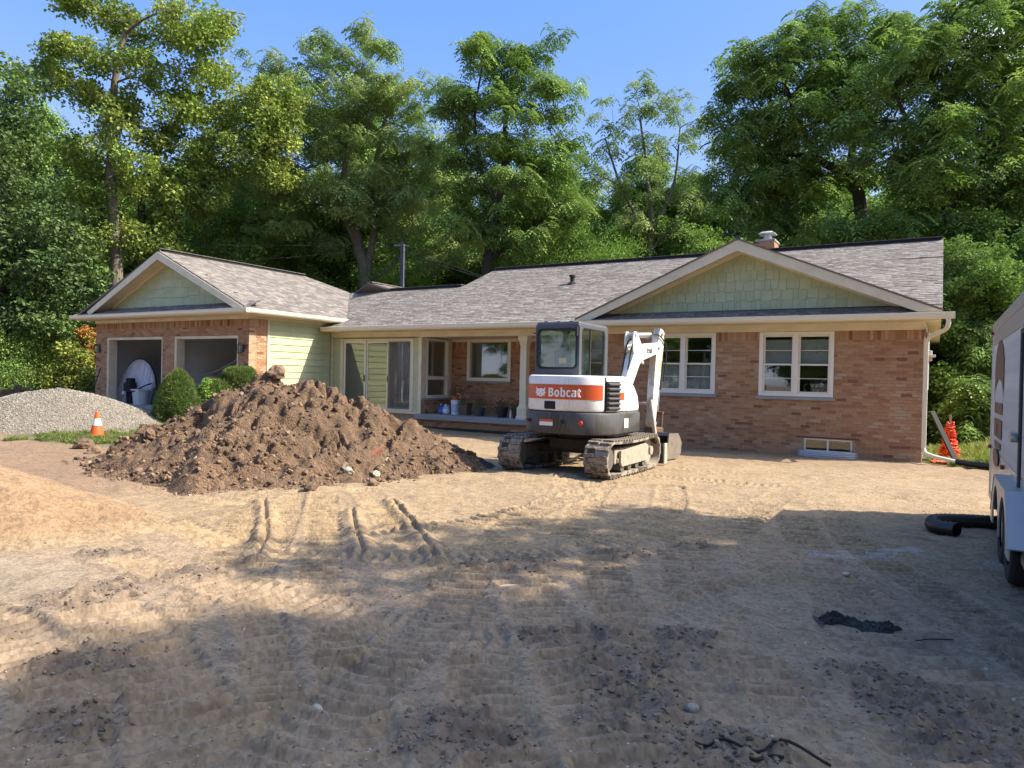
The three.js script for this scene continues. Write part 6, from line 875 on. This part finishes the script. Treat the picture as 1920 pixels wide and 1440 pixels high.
// ---------------------------------------------------------------- porch: pots, buckets
{
  const terra = M(C(0.42, 0.13, 0.06), 0.8), darkPot = M(C(0.03, 0.024, 0.022), 0.6), greyPot = M(C(0.06, 0.062, 0.068), 0.6), woodPot = M(C(0.13, 0.09, 0.065), 0.85), soil = M(C(0.03, 0.022, 0.016), 1), Y = 0.441;
  const flower = spray('small', 91);
  function pot(name, label, x, z, y, r0, r1, h, mat, blooms, square) {
    const t = thing(name, label, 'flower pot', H(x, y, z), -YAW), R = rng(Math.round(x * -100)), seg = square ? 4 : 24, ro = square ? Math.PI / 4 : 0;
    part(t, 'pot', new THREE.LatheGeometry([[0, 0], [r0, 0], [r1, h * 0.86], [r1 * 1.1, h * 0.87], [r1 * 1.1, h], [r1 * 0.92, h], [r1 * 0.88, h * 0.9], [0, h * 0.9]].map(q => new THREE.Vector2(...q)), seg, ro).toNonIndexed(), mat).geometry.computeVertexNormals(); part(t, 'soil', cyl(r1 * 0.88, r1 * 0.88, 0.02, 20).translate(0, h * 0.88, 0), soil);
    const lv = [], fl = []; for (let i = 0; i < 24; i++) { const a = R() * 6.28, q = r1 * 1.25 * Math.sqrt(R()); lv.push({ x: q * Math.cos(a), y: h + 0.03 + R() * 0.13, z: q * Math.sin(a), b: R() * 6, s: 0.16 + 0.1 * R(), k: C(0.06 + 0.05 * R(), 0.11 + 0.04 * R(), 0.03) }); }
    scatter('leaves', '', '', flower, leafMat, lv, 'stuff', t);
    for (let i = 0; i < blooms[1]; i++) { const a = R() * 6.28, q = r1 * 1.3 * R(), m = part(t, 'flower', rock(95, 1, 0.6), blooms[0]), y2 = h + 0.10 + R() * 0.16; m.position.set(q * Math.cos(a), y2, q * Math.sin(a)); m.scale.setScalar(0.022 + 0.016 * R()); part(t, 'stem', rod(V(q * Math.cos(a) * 0.4, h * 0.9, q * Math.sin(a) * 0.4), V(q * Math.cos(a), y2, q * Math.sin(a)), 0.004, 5), M(C(0.08, 0.14, 0.04), 0.8)); }
  }
  const pink = M(C(0.62, 0.16, 0.20), 0.7), redF = M(C(0.45, 0.03, 0.04), 0.7), salmon = M(C(0.70, 0.28, 0.22), 0.7), crimson = M(C(0.5, 0.05, 0.10), 0.7);
  const bucket = (label, x, z, r, h, body, lab) => { const t = thing('bucket', label, 'bucket', H(x, Y, z), -YAW); part(t, 'pail', cyl(r * 0.88, r, h, 26).translate(0, 0, 0), body); part(t, 'label_wrap', cyl(r * 0.905 + 0.002, r * 0.97 + 0.002, h * 0.6, 26, true).translate(0, h * 0.18, 0), lab); part(t, 'lid', cyl(r * 1.05, r * 1.05, 0.03, 26).translate(0, h, 0), body); };
  const whiteP = M(C(0.74, 0.75, 0.76), 0.45), blueP = M(C(0.05, 0.12, 0.42), 0.45), paleBlue = M(C(0.42, 0.52, 0.68), 0.45);
  bucket('white paint bucket with blue label carrying the terracotta pot', -12.05, -0.62, 0.15, 0.40, whiteP, paleBlue);
  const jug = (label, x, z, body, lab) => { const t = thing('jug', label, 'jug', H(x, Y, z), -YAW); part(t, 'body', merge([rbx(-0.085, 0.085, 0, 0.22, -0.06, 0.06, 0.03), cyl(0.07, 0.025, 0.06, 16).translate(-0.02, 0.21, 0)]), body); part(t, 'cap', cyl(0.026, 0.026, 0.03, 14).translate(-0.02, 0.27, 0), whiteP); part(t, 'label_wrap', rbx(-0.088, 0.088, 0.04, 0.16, -0.063, 0.063, 0.02), lab); part(t, 'handle', new THREE.TorusGeometry(0.04, 0.011, 8, 14).translate(0.06, 0.22, 0), body); };
  jug('blue plastic jug at the end of the row of pots', -12.52, -0.55, blueP, M(C(0.10, 0.2, 0.6), 0.4)); jug('pale grey jug between the blue jug and the paint bucket', -12.30, -0.48, paleBlue, whiteP);
  pot('flower_pot', 'shallow terracotta pot of dark red flowers on the paint bucket', -12.05, -0.62, Y + 0.43, 0.10, 0.15, 0.13, terra, [redF, 6]);
  pot('flower_pot', 'square brown wooden planter with salmon flowers', -11.62, -0.5, Y, 0.16, 0.20, 0.36, woodPot, [salmon, 7], true);
  pot('flower_pot', 'grey round pot with low green leaves and few flowers', -11.08, -0.42, Y, 0.13, 0.17, 0.24, greyPot, [crimson, 3]);
  pot('flower_pot', 'dark brown pot full of pink flowers', -10.32, -0.42, Y, 0.13, 0.18, 0.30, darkPot, [pink, 12]);
  pot('flower_pot', 'black pot of mixed pink flowers next to the column', -9.82, -0.45, Y, 0.13, 0.17, 0.27, darkPot, [crimson, 10]);
  { const t = thing('spray_bottle', 'small clear spray bottle in front of the black pot', 'bottle', H(-9.84, Y, -0.1), -YAW); part(t, 'body', merge([cyl(0.035, 0.035, 0.14, 16), cyl(0.035, 0.014, 0.05, 16).translate(0, 0.14, 0)]), M(C(0.5, 0.5, 0.52), 0.4)); part(t, 'cap', cyl(0.016, 0.016, 0.04, 12).translate(0, 0.19, 0), whiteP); }
}
// ---------------------------------------------------------------- what stands in the open garage
{
  const G = 0.421, cloth = M(C(0.72, 0.71, 0.78), 0.9, { side: THREE.DoubleSide });
  { // dust sheet over a round hoop
    const t = thing('dust_sheet', 'white dust sheet draped over a tall round hoop in the garage', 'dust sheet', H(-23.2, G, 2.2), -YAW + 0.1), P = [], I = [], na = 120, nr = 24;
    for (let j = 0; j <= nr; j++) for (let i = 0; i <= na; i++) { const a = Math.PI * (i / na), v = j / nr, w = 0.80, rx = w * Math.cos(a), top = 0.55 + 0.95 * Math.sin(a), y = Math.max(0.0, top - v * top), fold = 0.06 * Math.sqrt(v) * Math.sin(i * 0.62 + 2 * fbm(i * 0.09, 3, 2, 271) * 6) + 0.03 * v * Math.sin(i * 1.37); P.push(rx * (1 + 0.04 * v), y, 0.12 + 0.26 * Math.sqrt(v) + fold); }
    for (let j = 0; j < nr; j++) for (let i = 0; i < na; i++) { const a = j * (na + 1) + i; I.push(a, a + na + 1, a + 1, a + 1, a + na + 1, a + na + 2); }
    const g = new THREE.BufferGeometry(); g.setAttribute('position', new THREE.Float32BufferAttribute(P, 3)); g.setIndex(I); g.computeVertexNormals(); part(t, 'cloth', g, cloth); const hp = []; for (let i = 0; i <= 24; i++) { const a = Math.PI * i / 24; hp.push(V(0.82 * Math.cos(a), 0.55 + 0.96 * Math.sin(a), 0.10)); } part(t, 'hoop', merge([new THREE.TubeGeometry(new THREE.CatmullRomCurve3([V(0.82, 0, 0.1), ...hp, V(-0.82, 0, 0.1)]), 60, 0.02, 8)]), flatBlack); part(t, 'back_cloth', merge([bx(-0.75, 0.75, 0.02, 0.62, 0.04, 0.06)]), cloth);
  }
  { const t = thing('storage_bin', 'white plastic bin standing before the dust sheet', 'bin', H(-22.42, G, 2.72), -YAW); part(t, 'body', merge([cyl(0.24, 0.29, 0.48, 4).rotateY(Math.PI / 4)]), M(C(0.62, 0.64, 0.66), 0.5)); part(t, 'rim', merge([bx(-0.23, 0.23, 0.46, 0.50, -0.23, 0.23)]), M(C(0.66, 0.68, 0.70), 0.5)); }
  { const t = thing('leaf_blower', 'black backpack machine with a hose propped by the bin', 'garden tool', H(-23.05, G, 2.72), -YAW); part(t, 'motor', merge([rbx(-0.2, 0.2, 0.36, 0.72, -0.14, 0.14, 0.07), rbx(-0.12, 0.16, 0.6, 0.86, -0.1, 0.1, 0.05), rbx(-0.16, 0.14, 0.0, 0.36, -0.05, 0.05, 0.02)]), flatBlack); part(t, 'hose', tubeAlong([V(0.1, 0.5, 0.1), V(0.5, 0.42, 0.2), V(0.9, 0.62, 0.05), V(1.05, 0.7, -0.1)], 0.025, 30, 8), flatBlack); part(t, 'fuel_tank', rbx(-0.16, -0.04, 0.30, 0.42, 0.1, 0.2, 0.03), M(C(0.7, 0.7, 0.68), 0.5)); part(t, 'orange_tube', rod(V(-0.14, 0.32, 0.14), V(-0.26, 0.02, 0.2), 0.03), M(C(0.42, 0.17, 0.08), 0.6)); }
  { const t = thing('paper_roll', 'tall brown roll of floor paper standing in the garage', 'paper roll', H(-19.42, G, 2.2), 0); part(t, 'roll', cyl(0.25, 0.25, 1.0, 30), M(C(0.36, 0.24, 0.16), 0.85)); part(t, 'core', cyl(0.06, 0.06, 1.012, 16), M(C(0.12, 0.08, 0.06), 0.9)); }
  { const t = thing('saw_table', 'low work table with a white box behind the bushes', 'work table', H(-20.1, G, 2.1), -YAW); part(t, 'top', rbx(-0.5, 0.3, 0.62, 0.66, -0.3, 0.3, 0.01), M(C(0.10, 0.10, 0.11), 0.6)); for (const [x, z] of [[-0.45, -0.25], [0.25, -0.25], [-0.45, 0.25], [0.25, 0.25]]) part(t, 'leg', rod(V(x, 0, z), V(x, 0.62, z), 0.02), flatBlack); part(t, 'box', rbx(-0.3, 0.1, 0.66, 0.76, -0.15, 0.2, 0.01), M(C(0.62, 0.62, 0.64), 0.6)); part(t, 'board', rbx(0.28, 0.38, 0.3, 0.98, 0.2, 0.24, 0.005).rotateZ(-0.25).translate(0.3, 0, 0.1), M(C(0.68, 0.66, 0.62), 0.7)); }
  { const m = new THREE.Mesh(tubeAlong([H(-20.6, 1.38, 2.2), H(-19.4, 1.50, 2.35), H(-18.2, 1.78, 2.6), H(-17.2, 2.02, 2.9)], 0.008, 30, 5), M(C(0.5, 0.48, 0.44), 0.8)); m.name = numbered('cord'); tag(m, 'pale cord strung across the open garage doorway', 'cord'); scene.add(m); }
  { const m = new THREE.Mesh(rod(H(-24.1, 0.4, 3.5), H(-23.85, 1.6, 3.27), 0.018, 8), M(C(0.05, 0.045, 0.04), 0.8)); m.name = numbered('pole_tool'); tag(m, 'dark pole leaning on the garage wall below its lantern', 'pole'); scene.add(m); }
}
{ // boxes and shelving at the back of the second bay
  const card = M(C(0.34, 0.22, 0.13), 0.85), G = 0.421;
  const shelf = thing('storage_shelf', 'open steel shelf full of boxes at the back of the garage', 'shelf', H(-19.0, G, -2.6), -YAW); for (const y of [0.1, 0.7, 1.3, 1.9]) part(shelf, 'shelf_board', rbx(-1.0, 1.0, y, y + 0.03, -0.25, 0.25, 0.005), M(C(0.16, 0.15, 0.14), 0.6)); for (const [x, z] of [[-0.98, -0.23], [0.98, -0.23], [-0.98, 0.23], [0.98, 0.23]]) part(shelf, 'post', rod(V(x, 0, z), V(x, 2.0, z), 0.02, 6), blackMetal);
  const R = rng(281); [0.13, 0.73, 1.33].forEach(y => { for (let k = 0; k < 4; k++) { const w = 0.16 + 0.06 * R(), h = 0.2 + 0.3 * R(), x = -0.72 + k * 0.48; part(shelf, 'stored_box', rbx(x - w, x + w, y + 0.002, y + h, -0.2, 0.2, 0.006), [card, M(C(0.10, 0.12, 0.16), 0.7), M(C(0.35, 0.06, 0.04), 0.7)][k % 3]); } });
  [['closed cardboard box on the garage floor beside the paper roll', -18.75, 1.7, 0.30, 0.36], ['small cardboard box next to the work table', -19.0, 2.35, 0.2, 0.26], ['tall cardboard box against the garage side wall', -17.3, 0.8, 0.26, 0.8]].forEach(([l, x, z, w, h]) => { const t = thing('cardboard_box', l, 'box', H(x, G, z), -YAW + 0.2); part(t, 'carton', rbx(-w, w, 0, h, -w * 0.8, w * 0.8, 0.006), card); part(t, 'tape', bx(-0.025, 0.025, h - 0.001, h + 0.002, -w * 0.8, w * 0.8), M(C(0.45, 0.36, 0.24), 0.4)); });
}
// ---------------------------------------------------------------- pole and wires behind the house
{
  const b = spot(750, 640, 33), t = thing('utility_pole', 'grey utility pole with a white conduit rising behind the low roof', 'utility pole', V(b.x, 0, b.z)), top = spot(748, 452, 33).y; part(t, 'pole', cyl(0.10, 0.08, top, 14), M(C(0.20, 0.18, 0.16), 0.9, { map: barkTex })); part(t, 'conduit', rod(V(0.13, 0, 0.05), V(0.11, top - 0.15, 0.05), 0.035, 10), M(C(0.62, 0.63, 0.64), 0.4)); part(t, 'bracket', merge([bx(-0.35, 0.35, top - 0.25, top - 0.17, -0.05, 0.05)]), M(C(0.2, 0.18, 0.16), 0.9));
  const P0 = V(b.x, top - 0.2, b.z), wire = (label, a, c, sag) => { const m = new THREE.Mesh(tubeAlong([a, a.clone().lerp(c, 0.25).add(V(0, -sag * 0.75, 0)), a.clone().lerp(c, 0.5).add(V(0, -sag, 0)), a.clone().lerp(c, 0.75).add(V(0, -sag * 0.75, 0)), c], 0.012, 40, 5), M(C(0.03, 0.03, 0.03), 0.7)); m.name = numbered('overhead_wire'); tag(m, label, 'wire'); scene.add(m); };
  wire('overhead wire running from the pole over the garage', P0, spot(-60, 488, 34), 0.5); wire('upper overhead wire running from the pole past the maples', P0.clone().setY(top - 0.05), spot(-60, 420, 34), 0.5); wire('service wire dropping from the pole to the main roof', P0, H(-12.6, 4.75, -6.6), 0.12); wire('second service wire dropping from the pole to the main roof', P0.clone().setY(top - 0.45), H(-12.2, 4.72, -6.8), 0.15);
}
// ---------------------------------------------------------------- shrubs, grass, what lies beyond
function shrub(name, label, pos, { blobs, leaf = 'small', tones, per = 30, size = 0.5, stems = 5, category = 'shrub', group }) {
  const R = rng(Math.round(Math.abs(pos.x * 131 + pos.z * 57))), t = thing(name, label, category, pos, 0, group), out = { p: [], n: [], u: [], i: [] }, it = [];
  for (const [x, y, z, rx, ry] of blobs) { for (let i = 0; i < per; i++) { const u = R() * 2 - 1, a = R() * 6.283, s = Math.sqrt(1 - u * u), k = Math.pow(R(), 0.4); it.push({ x: x + rx * k * s * Math.cos(a), y: Math.max(0.05, y + ry * k * u), z: z + rx * k * s * Math.sin(a), a: (R() - 0.5), b: R() * 6.28, c: R() - 0.5, s: size * (0.7 + 0.6 * R()), k: tones[Math.floor(R() * tones.length)].clone().multiplyScalar(0.8 + 0.4 * R()) }); } taperTube(new THREE.QuadraticBezierCurve3(V((R() - 0.5) * 0.2, 0, (R() - 0.5) * 0.2), V(x * 0.3, y * 0.6, z * 0.3), V(x, y, z)).getPoints(6), [0.03, 0.027, 0.024, 0.02, 0.016, 0.012, 0.008].map(q => q * Math.max(0.6, size)), 5, out); }
  part(t, 'stems', tubesGeo(out), barks[1]); scatter('foliage', '', '', sprays[leaf], leafMat, it, 'stuff', t); return t;
}
const needle = (() => { const R = rng(99), out = []; for (let i = 0; i < 60; i++) { const d = V(R() - 0.5, R() * 0.9 - 0.1, R() - 0.5).normalize(); leafGeo(0.065 + 0.045 * R(), 0.012, 0.0, d.clone().multiplyScalar(0.02 * R()), d, V(R() - 0.5, 1, R() - 0.5).normalize(), out); } return fromTris(out); })();
function clipped(name, label, pos, h, rFn, n, seed) {        // dense needle-leaved bush: short sprays standing on a solid body
  const R = rng(seed), t = thing(name, label, 'bush', pos), prof = []; for (let i = 0; i <= 14; i++) prof.push(new THREE.Vector2(Math.max(0.001, rFn(i / 14) * 0.90), h * i / 14 * 0.97)); const g = new THREE.LatheGeometry(prof, 28), p = g.attributes.position; for (let i = 0; i < p.count; i++) { const k = 0.88 + 0.2 * fbm(p.getX(i) * 4 + 9, p.getY(i) * 4 + p.getZ(i) * 4 + 9, 3, seed); p.setXYZ(i, p.getX(i) * k, p.getY(i), p.getZ(i) * k); } g.computeVertexNormals(); part(t, 'core', g, M(C(0.022, 0.038, 0.012), 0.95));
  const it = []; for (let i = 0; i < n; i++) { const v = Math.pow(R(), 0.85), a = R() * 6.283, q = rFn(v) * (0.76 + 0.40 * fbm(Math.cos(a) * 3 + 5, v * 8 + Math.sin(a) * 3 + 5, 3, seed + 1)) + (R() < 0.06 ? 0.04 * R() : 0); it.push({ x: q * Math.cos(a), y: h * v, z: q * Math.sin(a), a: (R() - 0.5) * 1.2, b: R() * 6.28, c: (R() - 0.5) * 1.2, s: 0.9 + 0.6 * R(), k: C(0.075 + 0.06 * R(), 0.125 + 0.07 * R(), 0.022 + 0.014 * R()) }); }
  scatter('foliage', '', '', needle, leafMat, it, 'stuff', t);
}
const onLand = (x, z) => V(x, groundHeight(x, z, false) - 0.03, z);
clipped('dwarf_spruce', 'bright green cone shaped dwarf spruce before the garage doorway', onLand(-8.12, -17.4), 1.26, v => 0.56 * Math.pow(Math.max(0, 1 - Math.pow(v, 1.9)), 0.72) * (0.80 + 0.2 * Math.min(1, v * 4)), 2600, 501);
clipped('globe_bush', 'round clipped green bush, the higher of two by the brick pier', onLand(-7.05, -18.5), 1.42, v => 0.46 * Math.sqrt(Math.max(0, 1 - Math.pow(Math.abs(v * 2 - 1.05) / 1.06, 2.4))), 1700, 502);
clipped('globe_bush', 'lower rounded green bush between the spruce and the higher bush', onLand(-7.45, -18.1), 1.05, v => 0.48 * Math.sqrt(Math.max(0, 1 - Math.pow(Math.abs(v * 2 - 1) / 1.02, 2.4))), 1600, 503);
shrub('leafy_weed', 'tall thin leafy weed between the spruce and the round bushes', onLand(-7.55, -17.6), { blobs: [[0, 0.35, 0, 0.14, 0.2], [0.03, 0.7, 0, 0.12, 0.2], [0.0, 1.0, 0.02, 0.09, 0.18]], tones: freshGreen, per: 7, size: 0.30, leaf: 'broad', category: 'weed' });
// left of the garage: shrubs, a fence of timbers, the neighbour's house half hidden
{
  const at = (px, D) => { const p = spot(px, 760, D); return onLand(p.x, p.z); };
  shrub('maple_shrub', 'bright yellow green shrub with reddening tips beside the garage corner', at(130, 26.5), { blobs: [[-0.6, 0.9, 0, 0.9, 0.6], [0.5, 1.1, 0.1, 0.8, 0.7], [0.1, 1.7, 0, 0.7, 0.6], [1.0, 0.6, 0.2, 0.5, 0.4]], tones: [C(0.16, 0.21, 0.03), C(0.13, 0.18, 0.03), C(0.21, 0.22, 0.04)], leaf: 'broad', per: 34, size: 0.62 });
  shrub('maple_shrub', 'orange tipped young maple shrub against the garage wall', at(166, 27.5), { blobs: [[0, 1.4, 0, 0.45, 0.6], [0.1, 2.0, 0, 0.4, 0.5], [-0.2, 2.5, 0, 0.35, 0.35]], tones: [C(0.32, 0.12, 0.03), C(0.20, 0.19, 0.03), C(0.14, 0.18, 0.03)], leaf: 'broad', per: 16, size: 0.5 });
  for (const [px, D, s, l] of [[20, 26, 1.0, 'dark green shrub behind the gravel heap'], [70, 28, 1.15, 'tall dark shrub between the gravel heap and the neighbouring house'], [-60, 25, 1.1, 'spreading dark shrub at the end of the timber wall']]) shrub('garden_shrub', l, at(px, D), { blobs: [[-0.7 * s, 0.8 * s, 0, 0.9 * s, 0.7 * s], [0.6 * s, 0.9 * s, 0.2, 0.9 * s, 0.7 * s], [0, 1.6 * s, 0, 0.8 * s, 0.6 * s], [0.3, 2.2 * s, -0.3, 0.6 * s, 0.5 * s]], tones: midGreen, leaf: 'small', per: 40, size: 0.8 });
  const w = thing('timber_wall', 'low grey timber retaining wall behind the gravel heap', 'retaining wall', at(8, 24)), mat = M(C(0.16, 0.13, 0.10), 0.95, { map: barkTex }); for (let k = 0; k < 3; k++) part(w, 'timber', rbx(-3.2, 1.1, 0.05 + k * 0.16, 0.20 + k * 0.16, -0.08 - k * 0.02, 0.08 - k * 0.02, 0.02), mat); for (const x of [-2.6, -1.0, 0.55]) part(w, 'post', rbx(x - 0.08, x + 0.08, 0, 0.68, 0.06, 0.18, 0.02), mat);
  const n = thing('neighbour_house', 'grey neighbouring house glimpsed through the shrubs', 'house', (() => { const p = spot(85, 760, 40); return V(p.x, 0.2, p.z); })(), 0.25), wl = M(C(0.42, 0.44, 0.46), 0.8), rf = M(C(0.13, 0.13, 0.14), 0.95);
  part(n, 'wall', bx(-4.5, 4.5, 0, 2.7, -4, 0), wl); part(n, 'roof', extrude([[-4.5, 2.7], [0.5, 2.7], [-2, 4.3]], 9.6).rotateY(Math.PI / 2).scale(1, 1, -1).translate(-4.8, 0, 0).translate(0, 0, 0), rf); part(n, 'fascia', bx(-4.8, 4.8, 2.6, 2.8, 0.4, 0.5), M(C(0.7, 0.7, 0.7), 0.6));
  for (const x of [-2.6, 0.2, 2.6]) { const g = part(n, 'window', bx(x - 0.6, x + 0.6, 0.9, 2.2, 0.0, 0.04), M(C(0.75, 0.75, 0.75), 0.5)); part(g, 'pane', bx(x - 0.52, x + 0.52, 0.98, 2.12, 0.035, 0.05), M(C(0.04, 0.05, 0.06), 0.1)); }
}
// right of the house: undergrowth at the wood edge
for (const [px, D, s, k, l] of [[1790, 21, 1.0, 0, 'leafy green bush at the wood edge past the house corner'], [1850, 19.5, 0.85, 1, 'low broad leaved bush beside the trailer'], [1760, 24, 1.3, 1, 'dark tall bush in the shade behind the house end'], [1830, 25, 1.7, 0, 'big dark bush under the towering tree'], [1900, 21, 1.6, 1, 'dense bush behind the trailer'], [1765, 29, 2.0, 1, 'tall shaded thicket bush behind the house end'], [1880, 28, 2.3, 0, 'tall thicket bush beyond the trailer roof']]) {
  const p = spot(px, 800, D); shrub('wood_bush', l, onLand(p.x, p.z), { blobs: [[-0.8 * s, 0.6 * s, 0, 0.9 * s, 0.6 * s], [0.7 * s, 0.7 * s, 0.2, 0.9 * s, 0.7 * s], [0, 1.35 * s, 0, 0.9 * s, 0.6 * s], [0.4 * s, 1.9 * s, -0.2, 0.6 * s, 0.45 * s], [-0.5 * s, 1.8 * s, 0.1, 0.6 * s, 0.45 * s]], tones: [freshGreen, midGreen][k], leaf: ['broad', 'pinnate'][k], per: Math.round(26 + 12 * s), size: 0.75, group: 'bushes at the wood edge' });
}
{ // grass: blades in small tufts
  const R = rng(601), out = []; for (let i = 0; i < 16; i++) { const a = R() * 6.283, q = 0.05 * R(), b = V(q * Math.cos(a), 0, q * Math.sin(a)), ln = V(Math.cos(a), 0, Math.sin(a)).multiplyScalar(0.3 + R() * 0.5), h = 0.10 + 0.12 * R(), w = V(-Math.sin(a), 0, Math.cos(a)).multiplyScalar(0.006), m = b.clone().addScaledVector(ln, 0.05).setY(h * 0.6), t = b.clone().addScaledVector(ln, 0.16).setY(h); out.push(b.clone().sub(w), b.clone().add(w), m.clone().add(w), b.clone().sub(w), m.clone().add(w), m.clone().sub(w), m.clone().sub(w), m.clone().add(w), t); } const tuft = fromTris(out);
  const it = []; for (let i = 0; i < 5200; i++) { const hx = 0.15 + R() * 7, hz = -4.5 + R() * 6.2, w = H(hx, 0, hz); if (inYard(w.x, w.z) > 0.35 || hx > 6 + R()) continue; const s = 0.7 + 1.5 * R() * smooth(0.4, 1.6, hx); it.push({ x: w.x, y: groundHeight(w.x, w.z), z: w.z, b: R() * 6, s, k: R() < 0.22 ? C(0.26, 0.24, 0.08) : C(0.11 + 0.07 * R(), 0.17 + 0.06 * R(), 0.03) }); }
  scatter('tall_grass', 'tall yellow green grass and weeds beside the house corner', 'grass', tuft, leafMat, it);
  const it2 = []; for (let i = 0; i < 3800; i++) { const x = -8.0 + (R() - 0.5) * 4.4, z = -14.4 + (R() - 0.5) * 2.6, d = Math.hypot((x + 8.1) / 2.0, (z + 14.4) / 1.0) + (fbm(x * 2, z * 2, 3, 611) - 0.5) * 0.9; if (d > 0.9) continue; it2.push({ x, y: groundHeight(x, z) - 0.01, z, b: R() * 6, s: 0.28 + 0.35 * R(), k: R() < 0.25 ? C(0.20, 0.19, 0.08) : C(0.09 + 0.05 * R(), 0.14 + 0.05 * R(), 0.03) }); }
  for (let i = 0; i < 900; i++) { const x = -7.4 + (R() - 0.5) * 2.4, z = -16.4 + (R() - 0.5) * 1.4; it2.push({ x, y: groundHeight(x, z, false) - 0.02, z, b: R() * 6, s: 0.4 + 0.5 * R(), k: C(0.09 + 0.06 * R(), 0.15 + 0.06 * R(), 0.03) }); }
  scatter('short_grass', 'patchy green grass round the traffic cone and the spruce', 'grass', tuft, leafMat, it2);
}
scene.traverse(o => { if (o.isMesh) { o.castShadow = true; o.receiveShadow = true; } });
renderer.render(scene, camera);
